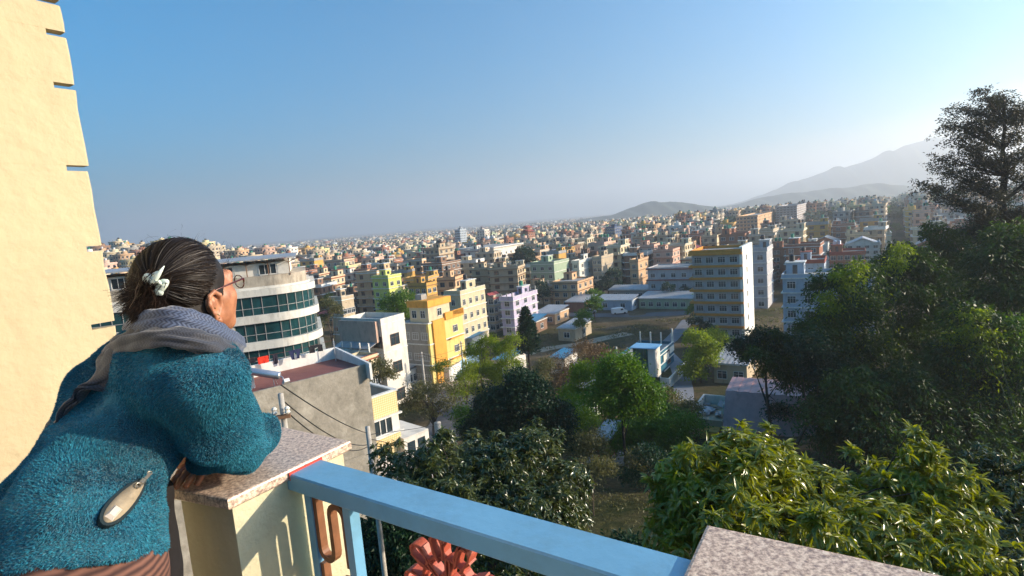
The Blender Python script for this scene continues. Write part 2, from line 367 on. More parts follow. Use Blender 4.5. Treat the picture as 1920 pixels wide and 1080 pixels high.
def petal(a0, r0, r1, wd, n=22):
    pts = []
    for i in range(n+1):
        t = i/n; s_ = math.sin(t*math.pi); r = r0+(r1-r0)*math.sin(t*math.pi)**.75; a = a0+wd*(2*t-1)*(.35+.65*s_)
        pts.append((FC[0]+r*math.cos(a), FC[1]+r*math.sin(a)))
    return pts
for i in range(9):
    a = math.pi/2+i*2*math.pi/9+.18
    wbuild(ribbon(petal(a, .074, .132, .30), .032, .005), 'petal', redp, rl)
for i in range(7):
    a = math.pi/2+i*2*math.pi/7-.1
    wbuild(ribbon(petal(a, .012, .080, .24), .028, .005), 'inner_petal', redp, rl)
for i in range(18):
    a = math.pi/2+(i+.5)*2*math.pi/18+.18; r1_ = .112 if i % 2 else .124
    wbuild(ribbon([(FC[0]+.066*math.cos(a-.05), FC[1]+.066*math.sin(a-.05)), (FC[0]+.09*math.cos(a+.05), FC[1]+.09*math.sin(a+.05)), (FC[0]+r1_*math.cos(a), FC[1]+r1_*math.sin(a))], .026, .005), 'cross_bar', redp, rl)
for r__ in (.078, .036):
    wbuild(ribbon([(FC[0]+r__*math.cos(t_), FC[1]+r__*math.sin(t_)) for t_ in np.linspace(0, 2*math.pi, 33)], .024, .004), 'ring', redp, rl)
bpy.data.objects.remove(orn)
# balcony floor and own house wall at the left
b = MB(); b.prism([P2(-3.6, -4.7), P2(2.6, -4.7), P2(2.6, .36), P2(-3.6, .36)], FLOOR_Z-.18, FLOOR_Z); tag(b.build('balcony_floor', mat('floor_tile', (.35, .3, .25), .5)), kind='structure')
def own_wall():
    zt = 3.2; W0 = aty(215, 600, 2.3); W0 = Vector((W0[0], W0[1]))
    en = Vector((EN[0], EN[1])); eu = Vector((EU[0], EU[1]))
    # level joints, as heights where the corner shows a notch
    def zat(py):
        # corner edge position: solve pixel row on vertical line through W0
        lo, hi = -3, 3.5
        for _ in range(40):
            mid = (lo+hi)/2
            if proj((W0.x, W0.y, mid))[1] > py: lo = mid
            else: hi = mid
        return lo
    joints = sorted([zat(p) for p in (6, 66, 164, 316, 465, 606)])
    root = empty('house_wall', (W0.x, W0.y, FLOOR_Z)); tag(root, 'sunlit cream plastered house wall with notched corner behind the woman', 'wall')
    m = mat('cream_plaster', (.50, .415, .255), .85, var=.045, scale=2.2, bump=.45, bscale=18, dirt=((.42, .31, .18), .5, (2.6, 2.6, .7)))
    th = .05
    rs = random.Random(4)
    zs = [FLOOR_Z]+joints+[zt]
    wn = {0: 1, 1: .35, 2: 1, 3: 1, 4: 1, 5: 1}
    for i in range(len(zs)-1):
        z0 = zs[i]; z1 = zs[i+1]; g = .011
        if i > 0: z0 += g
        if i < len(zs)-2: z1 -= g
        bm = MB()
        nseg = max(3, int((z1-z0)/.06)); vs = []; fs = []
        far = []
        for k in range(nseg+1):
            z = z0+(z1-z0)*k/nseg; j = rs.uniform(-.004, .004)
            far.append((j, z))
        # slab outline: face plane eu=0, back eu=-th, from n=0 (corner) back to n=-3.2
        def pt(e, n, z): q = W0+eu*e+en*n; return (q.x, q.y, z)
        for j, z in far: vs += [pt(0, -3.2, z), pt(0, -.008+j, z), pt(-.006, j, z), pt(-th, j*.5, z), pt(-th, -3.2, z)]
        for k in range(nseg):
            for q in range(5): fs.append((k*5+q, k*5+(q+1) % 5, (k+1)*5+(q+1) % 5, (k+1)*5+q))
        fs += [(4, 3, 2, 1, 0), tuple(nseg*5+q for q in range(5))]
        bm.add(vs, fs); wbuild(bm, 'plaster_course', m, root)
        if i < len(zs)-2:
            # mortar recess between courses, stopping short of the corner so that it notches the edge
            bm = MB(); a = pt(-.02, -3.19, 0); q0 = W0+eu*(-.0242)+en*(-1.625)
            bm.box((q0.x, q0.y, zs[i+1]), (.0475, 3.14-([.06,.0,.04,.03,.02,.05][i % 6]), 2*g-.0002), 0, ax=BAX)
            wbuild(bm, 'joint', m, root)
own_wall()
W0_ = aty(215, 600, 2.3); b = MB(); _q = W0_[:2]+EU[:2]*(-.19)+EN[:2]*(-1.67); b.box((_q[0], _q[1], .79), (.27, 3.06, 4.82), ax=BAX); wbuild(b, 'masonry', cream, [o for o in bpy.data.objects if o.name == 'house_wall'][0])
# ================================================================== BUILDINGS
RZ = -PHI
glass = mat('window_glass', (.03, .045, .055), .12, var=.5, scale=.4, spec=.6)
WALLC = {
 'cream': (.62, .54, .38), 'white': (.72, .70, .66), 'pale yellow': (.66, .56, .30), 'pink': (.60, .42, .34), 'grey': (.33, .32, .30),
 'brick red': (.33, .15, .095), 'ochre': (.60, .36, .10), 'pale green': (.42, .50, .34), 'beige': (.50, .42, .31), 'peach': (.62, .42, .26),
 'pale blue': (.38, .47, .60), 'brown': (.24, .15, .105), 'lilac': (.52, .48, .66), 'orange': (.72, .34, .06), 'yellow': (.72, .56, .20),
 'lime': (.60, .62, .16), 'navy': (.045, .08, .18), 'teal': (.02, .12, .17), 'dark red': (.26, .05, .04), 'sage': (.34, .44, .33), 'silver grey': (.46, .47, .52)}
for _k in list(WALLC):
    if _k not in ('navy', 'teal', 'dark red', 'orange', 'yellow', 'lime'): WALLC[_k] = tuple(v*f for v, f in zip(WALLC[_k], (.97, .92, .84)))
def wallm(c): return mat('wall_'+c.replace(' ', '_'), WALLC[c], .85, var=.08, scale=.5, bump=.15, bscale=8, dirt=(tuple(v*.38 for v in WALLC[c]), .5, (1.1, 1.1, .4)))
trims = {'white': mat('trim_white', (.70, .68, .62), .8, var=.1, scale=1, dirt=((.25, .23, .2), .6, 1.2)), 'red': mat('trim_red', (.30, .07, .04), .8, var=.15, scale=1),
 'brown': mat('trim_brown', (.22, .12, .07), .8, scale=1), 'ochre': mat('trim_ochre', (.60, .25, .04), .8, scale=1), 'grey': mat('trim_grey', (.34, .33, .31), .9, scale=1, dirt=((.12, .11, .1), .6, 1.2)),
 'orange': mat('trim_orange', (.75, .33, .04), .8, scale=1)}
concr = mat('roof_concrete', (.36, .34, .31), .95, var=.25, scale=.8, dirt=((.12, .11, .1), .7, 1.5), bump=.3)
tank_black = mat('tank_black', (.012, .012, .014), .45, spec=.5); tank_green = mat('tank_green', (.03, .22, .13), .5)
steel = mat('tank_steel', (.6, .6, .62), .3, metal=.8)
tin = mat('tin_sheet', (.42, .42, .42), .5, var=.2, scale=1.5, metal=.3, dirt=((.28, .15, .08), .5, 2))
tin_blue = mat('tin_blue', (.05, .22, .36), .5, var=.2, scale=1.5); tin_red = mat('tin_red', (.33, .06, .05), .55, var=.2, scale=1.2, dirt=((.12, .05, .04), .5, 1.5))
wframe = mat('window_frame_white', (.66, .64, .6), .6); wframe_d = mat('window_frame_brown', (.12, .06, .035), .6)
_wc = {}
def win_meshes(w, h, mull, fr, hood):
    k = (w, h, mull, fr.name, hood)
    if k in _wc: return _wc[k]
    b = MB(); t = .07
    b.bb(-w/2-t, w/2+t, -.09, 0, h, h+t).bb(-w/2-t, w/2+t, -.13, 0, -t-.03, 0).bb(-w/2-t, -w/2, -.09, 0, 0, h).bb(w/2, w/2+t, -.09, 0, 0, h)
    for i in range(1, mull): x = -w/2+w*i/mull; b.bb(x-.03, x+.03, -.07, -.025, 0, h)
    if h > 1.1: b.bb(-w/2, w/2, -.065, -.025, h*.7, h*.7+.05)
    if hood: b.bb(-w/2-.25, w/2+.25, -.55, 0, h+.16, h+.26)
    f = b.mesh('window', fr); p = MB().bb(-w/2, w/2, -.02, .02, 0, h).mesh('pane', glass)
    _wc[k] = (f, p); return f, p
def put_window(root, face, u, z, w, h, half, mull=2, fr=None, hood=False):
    """face 'f' (-y, shaded front) / 'r' (+x, sunlit side) / 'b' / 'l'; half = distance of that face from the centre"""
    f, p = win_meshes(w, h, mull, fr or wframe, hood)
    loc, rz = {'f': ((u, -half, z), 0), 'r': ((half, u, z), math.pi/2), 'b': ((-u, half, z), math.pi), 'l': ((-half, -u, z), -math.pi/2)}[face]
    o = link('window', f, root, loc, rz); link('pane', p, o); return o
def win_geo(b, face, u, z, w, h, half, mi_f, mi_g, mull=2):
    """same window joined into one mesh"""
    def q(u0, u1, d0, d1, z0, z1, mi):
        if face == 'f': b.bb(u+u0, u+u1, -half-d1, -half-d0, z+z0, z+z1, mi)
        elif face == 'r': b.bb(half+d0, half+d1, u+u0, u+u1, z+z0, z+z1, mi)
        elif face == 'b': b.bb(-u-u1, -u-u0, half+d0, half+d1, z+z0, z+z1, mi)
        else: b.bb(-half-d1, -half-d0, -u-u1, -u-u0, z+z0, z+z1, mi)
    q(-w/2, w/2, -.02, .03, 0, h, mi_g); q(-w/2-.08, w/2+.08, 0, .10, h, h+.1, mi_f); q(-w/2-.08, w/2+.08, 0, .14, -.1, 0, mi_f)
    for i in range(0, mull+1): x = -w/2+w*i/mull; q(x-.04, x+.04, .0, .07, 0, h, mi_f)
def tank_mesh(kind='black', r=.6, h=1.5):
    k = ('tank', kind, r, h)
    if k not in _wc:
        b = MB(); pr = [(r*.96, 0)]
        for i in range(5): z = h*.82*(i+.5)/5; pr += [(r*.96, z-.03), (r, z), (r*.96, z+.06)]
        pr += [(r*.95, h*.82), (r*.6, h*.94), (r*.25, h*.97), (r*.25, h)]
        b.lathe((0, 0, 0), pr, 14); _wc[k] = b.mesh('water_tank', {'black': tank_black, 'green': tank_green, 'steel': steel}[kind], smooth=False)
    return _wc[k]
LM = []          # landmarks: (cx, cy, radius, pixel box, Y, phrase)
def solve(pc, top, Y, pl, prr):
    c = aty(pc, top, Y)
    def bis(fn, target, sgn):
        lo, hi = .5, 90
        for _ in range(40):
            m_ = (lo+hi)/2
            if (fn(m_)-target)*sgn > 0: hi = m_
            else: lo = m_
        return lo
    W = bis(lambda t: proj(c-EU*t)[0], pl, -1); D = bis(lambda t: proj(c+EN*t)[0], prr, 1)
    return c, W, D
def body_mesh(W, D, nf, fh, wall, trim, st, rs, detail=True):
    """st: style dict. Returns MB for wall (mi 0 wall, 1 trim, 2 roof concrete)"""
    b = MB(); H = nf*fh; base = -3.0
    b.bb(-W/2, W/2, -D/2, D/2, base, H-.1, 0)
    ov = st.get('over', .3)
    for i in range(1, nf+1):
        z = i*fh
        b.bb(-W/2-ov, W/2+ov*.8, -D/2-ov, D/2+.12, z-.20, z+st.get('band', 0), 1)
    # parapet
    ph = st.get('par', .9); t = .14; z0 = H+st.get('band', 0)+.002; e = ov*.6
    if ph > .2:
        mi = 1 if st.get('partrim') else 0
        b.bb(-W/2-e, W/2+e, -D/2-e, -D/2-e+t, z0, z0+ph, mi); b.bb(-W/2-e, W/2+e, D/2-t, D/2, z0, z0+ph, mi)
        b.bb(-W/2-e, -W/2-e+t, -D/2-e+t, D/2-t, z0, z0+ph, mi); b.bb(W/2+e-t, W/2+e, -D/2-e+t, D/2-t, z0, z0+ph, mi)
        b.bb(-W/2-e-.04, W/2+e+.04, -D/2-e-.04, -D/2-e+t+.04, z0+ph, z0+ph+.07, 1); b.bb(W/2+e-t-.04, W/2+e+.04, -D/2-e+t+.04, D/2, z0+ph, z0+ph+.07, 1)
    b.bb(-W/2, W/2, -D/2, D/2, z0-.001, z0+.03, 2)
    for k in range(st.get('posts', 0)):
        x = -W/2+.25+(W-.5)*k/max(1, st['posts']-1)
        for y in (-D/2+.2, D/2-.3): b.bb(x-.13, x+.13, y-.13, y+.13, z0, z0+1.7+.3*((k*7) % 3), 2)
    if st.get('balc'):
        for i in range(1, nf):
            z = i*fh; x0, x1 = st['balc']
            b.bb(x0*W/2, x1*W/2, -D/2-1.25, -D/2-ov-.001, z-.18, z-.02, 1); b.bb(x0*W/2, x1*W/2, -D/2-1.25, -D/2-1.13, z-.019, z+.85, 0 if st.get('balcwall', 1) else 1)
            b.bb(x1*W/2-.1, x1*W/2, -D/2-1.129, -D/2-ov-.001, z-.019, z+.85, 0)
    return b, z0
def face_windows(W, D, nf, fh, st):
    out = []
    for face, ln, half in (('f', W, D/2), ('r', D, W/2), ('b', W, D/2), ('l', D, W/2)):
        n = st.get('w'+face, max(1, int(ln/3.4)))
        if n == 0: continue
        for i in range(nf):
            for k in range(n):
                u = -ln/2+ln*(k+.5)/n
                ww = st.get('ww', 1.5); hh = st.get('wh', 1.35); z = i*fh+.85
                if st.get('door') and face == 'f' and k == st['door'] % n: ww = .95; hh = 2.05; z = i*fh+.12
                out.append((face, u, z, ww, hh, half))
    return out
def add_top(root, W, D, z0, st, rs, wall):
    sr = st.get('stair', 1)
    if sr:
        sx = min(3.4, W*.4); sy = min(4.2, D*.4); cx = (-W/2+sx/2+.2) if sr == 1 else (W/2-sx/2-.2); cy_ = D/2-sy/2-.3
        b = MB(); b.bb(cx-sx/2, cx+sx/2, cy_-sy/2, cy_+sy/2, z0, z0+2.5, 0).bb(cx-sx/2-.25, cx+sx/2+.25, cy_-sy/2-.25, cy_+sy/2+.25, z0+2.5, z0+2.68, 1)
        b.bb(cx-.45, cx+.45, cy_-sy/2-.03, cy_-sy/2, z0+.05, z0+2.05, 2).bb(cx+sx/2, cx+sx/2+.03, cy_-.6, cy_+.6, z0+.9, z0+1.9, 2)
        b.build('stair_room', [wallm(wall), trims[st.get('trim', 'white')], glass], root)
        tz = z0+2.68
    else: cx, cy_ = 0, D/4; tz = z0+.03
    for k in range(st.get('tanks', 1)):
        kind = st.get('tank', 'black'); link('water_tank', tank_mesh(kind), root, (cx-.7+1.4*k, cy_, tz))
def gable(root, W, D, z0, m, hgt=2.2, ov=.5, name='roof'):
    b = MB(); x0, x1, y0, y1 = -W/2-ov, W/2+ov, -D/2-ov, D/2+ov; t = .14
    if W >= D:
        vs = [(x0, y0, z0), (x1, y0, z0), (x1, y1, z0), (x0, y1, z0), (x0, 0, z0+hgt), (x1, 0, z0+hgt)]; vs += [(x, y, z+t) for x, y, z in vs]
        fs = [(0, 4, 5, 1), (3, 2, 5, 4), (6, 7, 11, 10), (9, 10, 11, 8), (0, 1, 7, 6), (2, 3, 9, 8), (0, 6, 10, 4), (4, 10, 9, 3), (1, 5, 11, 7), (5, 2, 8, 11)]
    else:
        vs = [(x0, y0, z0), (x0, y1, z0), (x1, y1, z0), (x1, y0, z0), (0, y0, z0+hgt), (0, y1, z0+hgt)]; vs += [(x, y, z+t) for x, y, z in vs]
        fs = [(0, 4, 5, 1), (3, 2, 5, 4), (6, 7, 11, 10), (9, 10, 11, 8), (0, 1, 7, 6), (2, 3, 9, 8), (0, 6, 10, 4), (4, 10, 9, 3), (1, 5, 11, 7), (5, 2, 8, 11)]
    b.add(vs, fs)
    g = MB()
    if W >= D: g.add([(-W/2, -D/2, z0), (-W/2, D/2, z0), (-W/2, 0, z0+hgt*.9), (W/2, -D/2, z0), (W/2, D/2, z0), (W/2, 0, z0+hgt*.9)], [(0, 2, 1), (3, 4, 5), (0, 3, 5, 2), (1, 2, 5, 4)])
    else: g.add([(-W/2, -D/2, z0), (W/2, -D/2, z0), (0, -D/2, z0+hgt*.9), (-W/2, D/2, z0), (W/2, D/2, z0), (0, D/2, z0+hgt*.9)], [(0, 1, 2), (3, 5, 4), (0, 2, 5, 3), (1, 4, 5, 2)])
    r = b.build(name, m, root); return r, g
def corrugated(W, D, z0, slope, m, root, name='roof', pitch=.4, ov=.35):
    n = max(6, int((W+2*ov)/pitch)); vs = []
    for j, (y, z) in enumerate(((-D/2-ov, z0), (D/2+ov, z0+slope))):
        for t in (0, .05):
            for i in range(n+1): vs.append((-W/2-ov+(W+2*ov)*i/n, y, z+t+(.05 if i % 2 else 0)))
    k = n+1; fs = []
    for i in range(n): fs += [(i, 2*k+i, 2*k+i+1, i+1), (k+i, k+i+1, 3*k+i+1, 3*k+i), (i, i+1, k+i+1, k+i), (2*k+i, 3*k+i, 3*k+i+1, 2*k+i+1)]
    return MB().add(vs, fs).build(name, m, root)
LHOUSE = []
def landmark(label, phrase, pl, pc, prr, top, Y, nf, wall, seed=0, windows='parts', cat='house', name='house', group=None, py0=None, base=None, **st):
    rs = random.Random(seed+int(pc))
    if 'h' in st:
        lo, hi = Y*.5, Y*2
        for _ in range(30):
            Y = (lo+hi)/2; q = aty(pc, top, Y)
            if q[2]-float(gz(q[0], q[1])) > st['h']: lo = Y
            else: hi = Y
    c, W, D = solve(pc, top, Y, pl, prr)
    D = min(D, 13.5) if Y > 100 and Y < 320 else D
    if 'D' in st: D = st['D']
    if 'W' in st: W = st['W']
    ctr = c-EU*W/2+EN*D/2; g = float(gz(ctr[0], ctr[1])) if base is None else base
    par = st.get('par', .9); H = c[2]-g-par-st.get('band', 0)-.07
    if st.get('roof'): H = c[2]-g
    fh = H/nf
    root = empty(name, (ctr[0], ctr[1], g), RZ); tag(root, label, cat, group)
    b, z0 = body_mesh(W, D, nf, fh, wall, 0, st, rs)
    b.build('wall', [wallm(wall), trims[st.get('trim', 'white')], concr], root)
    fr = wframe_d if st.get('darkframe') else wframe
    if windows == 'parts':
        for (f, u, z, w, h, half) in face_windows(W, D, nf, fh, st):
            if f in 'fr': put_window(root, f, u, z, round(w, 2), min(round(h, 2), round(fh-1.2, 1) if h < 1.9 else h), half, st.get('mull', 2), fr, st.get('hood', False))
    else:
        b = MB(); k = 0
        for (f, u, z, w, h, half) in face_windows(W, D, nf, fh, st): win_geo(b, f, u, z, w, min(h, fh-1.2), half, 1, 0); k += 1
        if k: tag(b.build('glazing', [glass, fr], root), kind='stuff')
    if st.get('roof') == 'gable': 
        r, g2 = gable(root, W, D, fh*nf-.1, {'red': tin_red, 'grey': tin, 'blue': tin_blue}[st.get('roofc', 'red')], st.get('rh', 2.0)); g2.build('gable_wall', wallm(wall), root)
    elif st.get('roof') == 'shed': corrugated(W, D, fh*nf+.03, st.get('rh', .9), {'red': tin_red, 'grey': tin, 'blue': tin_blue}[st.get('roofc', 'grey')], root)
    else: add_top(root, W, D, z0, st, rs, wall)
    root['_H'] = float(H)
    x0 = min(pl, pc); LM.append((ctr[0], ctr[1], max(W, D)*.62, (x0, top-4, prr, top+1050*H/Y*(.6 if Y < 215 else .22)), Y, phrase))
    root['_W'] = W; root['_D'] = D; root['_z0'] = z0; root['_fh'] = fh
    return root
T = landmark
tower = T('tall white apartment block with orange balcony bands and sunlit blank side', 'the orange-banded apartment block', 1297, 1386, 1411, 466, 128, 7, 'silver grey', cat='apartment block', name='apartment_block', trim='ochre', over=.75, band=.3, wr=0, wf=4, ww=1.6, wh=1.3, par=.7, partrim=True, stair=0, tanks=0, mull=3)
def tower_extra():
    W, D, z0, fh = tower['_W'], tower['_D'], tower['_z0'], tower['_fh']
    b = MB(); b.bb(W/2-.001, W/2+.72, -D/2-.3, D/2+.3, -3, z0+1.2, 0); b.build('side_wall', mat('side_sunlit_white', (.80, .78, .70), .8, var=.06, scale=.5, dirt=((.45, .42, .36), .4, (1, 1, .3))), tower)  # side paler, front greyer: sun and shade put into the wall colours
    for i in range(7):
        z = i*fh
        b = MB(); b.bb(W/2+.72, W/2+.80, -2.2, -1.5, z+.9, z+2.1); b.build('slit_window', glass, tower)
    for i in range(1, 7):
        b = MB(); z = i*fh+.3
        b.bb(-W/2, -W/2+2.6, -D/2-.72, -D/2-.66, z+.85, z+.92)
        for k in range(9): b.bb(-W/2+.02+k*.32, -W/2+.06+k*.32, -D/2-.71, -D/2-.67, z, z+.85)
        b.build('balcony_rail', trims['brown'], tower)
tower_extra()
T('pale grey block with long blank side wall right behind the orange-banded block', 'the blank grey block', 1388, 1437, 1448, 464, 162, 5, 'silver grey', wr=0, stair=2, tanks=1)
T('pale blue-grey house with flat roof half hidden behind the bamboo', 'the pale blue-grey house', 1467, 1640, 1665, 511, 106, 5, 'pale blue', trim='white', wf=5, wr=2, D=9, over=.35, mull=3, par=.7, door=4)
T('white three-storey house with dark red roof band and red window boxes', 'the red-banded white house', 1214, 1312, 1330, 500, 186, 3, 'silver grey', trim='red', over=.6, band=.1, wf=5, wr=2, par=.35, stair=2, tanks=2, seed=4)
T('lilac-white four-storey house with deep blue shaded side above the green yard', 'the lilac house', 938, 961, 1026, 556, 152, 4, 'lilac', trim='white', over=.5, wf=1, wr=3, par=1.1, posts=3, tanks=1, tank='green', seed=2)
T('narrow grey house squeezed against the left side of the lilac house', 'the narrow grey house', 905, 925, 939, 560, 160, 4, 'beige', trim='grey', roof='gable', roofc='red', rh=1.5, wf=2, wr=2)
T('cream house with curved lower wall right of the yellow and orange house', 'the tall cream house', 834, 862, 908, 545, 138, 4, 'cream', trim='white', wf=1, wr=4, over=.4, ww=1.0, tanks=1, seed=8)
T('brown brick house with red roof trim behind the tin sheds', 'the brown brick house', 1035, 1082, 1118, 527, 192, 3, 'peach', trim='brown', over=.5, wf=3, wr=3, tanks=1, par=.6)
T('brown terraced house with wide roof deck left of the brown brick house', 'the roof-deck house', 985, 1030, 1050, 535, 205, 3, 'beige', trim='brown', over=.6, wf=3, wr=2, tanks=0, posts=3)
T('grey-green terraced house with blank pale side wall', 'the grey-green terraced house', 994, 1038, 1076, 490, 222, 4, 'sage', trim='white', wf=3, wr=0, tanks=1)
T('huge blank cream side wall of a block rising over dark trees', 'the blank cream wall block', 1110, 1127, 1180, 480, 236, 4, 'beige', trim='grey', wr=0, wf=2, tanks=2)
T('white balcony house between the two blank walls', 'the white balcony house', 1072, 1085, 1110, 488, 232, 4, 'white', trim='white', over=.5, wr=2, wf=1)
T('cream and brick house with a red corner strip beside the blank cream wall', 'the red-cornered house', 1180, 1196, 1228, 486, 228, 3, 'peach', trim='brown', wr=2, wf=1, posts=2)
T('long low green-walled building with mossy tin roof along the road', 'the long green building', 1198, 1304, 1318, 560, 181, 1, 'sage', trim='grey', h=3.4, par=0, roof='shed', roofc='grey', wf=7, wr=1, ww=1.4, tanks=0, cat='building', name='low_building')
T('flat tin canopy shed behind the long green building', 'the tin canopy shed', 1142, 1212, 1222, 543, 200, 1, 'grey', h=3.4, par=0, roof='shed', wf=3, wr=1, cat='shed', name='shed')
T('blue tin-walled shed behind the white van', 'the blue shed', 1118, 1184, 1196, 563, 190, 1, 'pale blue', h=3.4, par=0, roof='shed', roofc='grey', wf=2, wr=1, cat='shed', name='shed')
T('brick-red tin-walled shed left of the blue shed', 'the brick-red shed', 1060, 1098, 1120, 566, 180, 1, 'brick red', h=3.4, par=0, roof='shed', roofc='grey', wf=0, wr=2, cat='shed', name='shed')
T('low house under a sunlit tan tin roof beside the lilac house', 'the tan-roofed house', 1002, 1040, 1066, 588, 150, 1, 'peach', h=3.4, par=0, roof='shed', roofc='grey', wf=2, wr=2, name='low_house')
T('small dark-roofed shed left of the tan-roofed house', 'the dark-roofed shed', 978, 1005, 1025, 603, 143, 1, 'brown', h=3.4, par=0, roof='shed', roofc='blue', wf=1, wr=1, cat='shed', name='shed')
T('small pale hut with rusty tin roof on the edge of the grass', 'the small pale hut', 1046, 1078, 1108, 616, 128, 1, 'beige', h=3.4, par=0, roof='shed', roofc='grey', rh=.5, wf=1, wr=1, cat='hut', name='hut')
T('nearer small shed with a bright blue tin roof', 'the bright blue sheds', 866, 885, 907, 634, 128, 1, 'white', h=3.4, par=0, roof='shed', roofc='blue', wf=1, wr=1, rh=.4, cat='shed', name='shed', group='blue-roofed sheds')
T('farther small shed with a bright blue tin roof', 'the bright blue sheds', 888, 902, 916, 620, 139, 1, 'white', h=3.4, par=0, roof='shed', roofc='blue', wf=1, wr=1, rh=.4, cat='shed', name='shed', group='blue-roofed sheds')
T('dark house with one ochre sunlit side above the green tree', 'the ochre-sided house', 765, 799, 818, 530, 178, 4, 'ochre', trim='brown', wr=2, wf=3, tanks=0)
T('lime yellow house in the middle of brown houses', 'the lime yellow house', 697, 727, 751, 516, 200, 4, 'lime', trim='white', wr=2, wf=2, over=.5, tanks=1)
T('stepped brown and cream mansion with a towered top', 'the stepped mansion', 792, 828, 862, 492, 240, 5, 'brown', trim='white', over=.9, wf=4, wr=4, par=.8, tanks=0, seed=3)
T('smaller upper tier of the stepped mansion, black tanks on top', 'the mansion top', 797, 822, 850, 464, 262, 8, 'beige', trim='brown', over=.8, wf=3, wr=3, tanks=2, windows='joined')
T('long white hall with dark eaves and thin flat roof', 'the long white hall', 862, 925, 978, 462, 330, 3, 'white', trim='white', over=1.6, band=.5, par=.2, wf=6, wr=6, stair=0, tanks=0, windows='joined', cat='hall', name='hall')
T('tall white block with a red stripe far behind the white hall', 'the red-striped block', 894, 908, 917, 430, 560, 9, 'white', trim='red', windows='joined', wf=3, wr=2, par=1.5, cat='tower block', name='tower_block')
T('pale green tall block beside the red-striped white block', 'the pale green block', 914, 922, 932, 438, 570, 8, 'pale green', windows='joined', wf=2, wr=2, cat='tower block', name='tower_block')
T('pale glass-fronted tower far behind the white hall', 'the pale glass tower', 852, 862, 874, 430, 600, 10, 'pale blue', windows='joined', wf=4, wr=4, cat='tower block', name='tower_block')
pag = T('brown temple-like building with tiered roofs on the skyline', 'the tiered brown building', 975, 990, 1003, 436, 470, 6, 'brick red', trim='brown', over=1.2, windows='joined', wf=3, wr=3, tanks=0, stair=0, par=.3, name='tiered_building', cat='building')
for k_, (s1, zz1) in enumerate(((.75, 0), (.5, 3.2))):
    gr, gg = gable(pag, pag['_W']*s1, pag['_D']*s1, pag['_z0']+zz1+1.2, tin_red, 1.6, 1.2)
    MB().bb(-pag['_W']*s1*.4, pag['_W']*s1*.4, -pag['_D']*s1*.4, pag['_D']*s1*.4, pag['_z0']+zz1, pag['_z0']+zz1+2.5).build('upper_room', wallm('brick red'), pag)
T('dark navy glass tower standing over the terraced rows', 'the navy tower', 1136, 1152, 1166, 425, 430, 8, 'navy', trim='grey', windows='joined', wf=5, wr=4, tanks=0, cat='tower block', name='tower_block')
T('wide brick-red hotel block with sloping roof on the skyline', 'the brick-red hotel', 1278, 1316, 1337, 417, 400, 5, 'brick red', trim='white', windows='joined', wf=6, wr=3, stair=2, tanks=2, cat='hotel', name='hotel')
T('pinkish brown brick apartment block with black tanks on the roof', 'the pinkish brick block', 1380, 1420, 1456, 403, 370, 6, 'peach', trim='brown', windows='joined', wf=6, wr=4, tanks=2, stair=1, cat='apartment block', name='apartment_block')
T('grey tall block topped by two black tanks under the blue hill', 'the two-tank grey block', 1455, 1494, 1519, 384, 430, 8, 'silver grey', trim='brown', over=.7, windows='joined', wf=6, wr=4, tanks=2, stair=2, cat='apartment block', name='apartment_block')
T('cream block with small square windows in its sunlit side', 'the square-windowed cream block', 1456, 1482, 1508, 433, 285, 5, 'cream', trim='beige' if 0 else 'white', over=.15, wf=2, wr=3, ww=1.3, tanks=1)
T('white house with dark red roof terrace left of the bamboo', 'the red-terrace house', 1495, 1545, 1562, 486, 170, 3, 'pale blue', trim='red', partrim=True, wf=3, wr=2, tanks=1)
T('long dark red-roofed house beside the red-terrace house', 'the long red-roofed house', 1556, 1622, 1640, 470, 190, 4, 'brick red', trim='red', partrim=True, wf=5, wr=2, tanks=2, tank='steel')
T('pale house with grey gabled roof above the long red-roofed house', 'the gabled pale house', 1586, 1650, 1666, 458, 235, 4, 'white', trim='white', roof='gable', roofc='grey', rh=3, wf=4, wr=2)
T('tall narrow sunlit cream stair tower near the bamboo tops', 'the narrow cream tower', 1664, 1671, 1683, 436, 220, 5, 'cream', wf=0, wr=0, stair=0, tanks=0)
T('plain white box house behind the red-terrace house', 'the plain white box house', 1512, 1552, 1572, 457, 240, 4, 'white', wf=1, wr=1, tanks=1, over=.1)
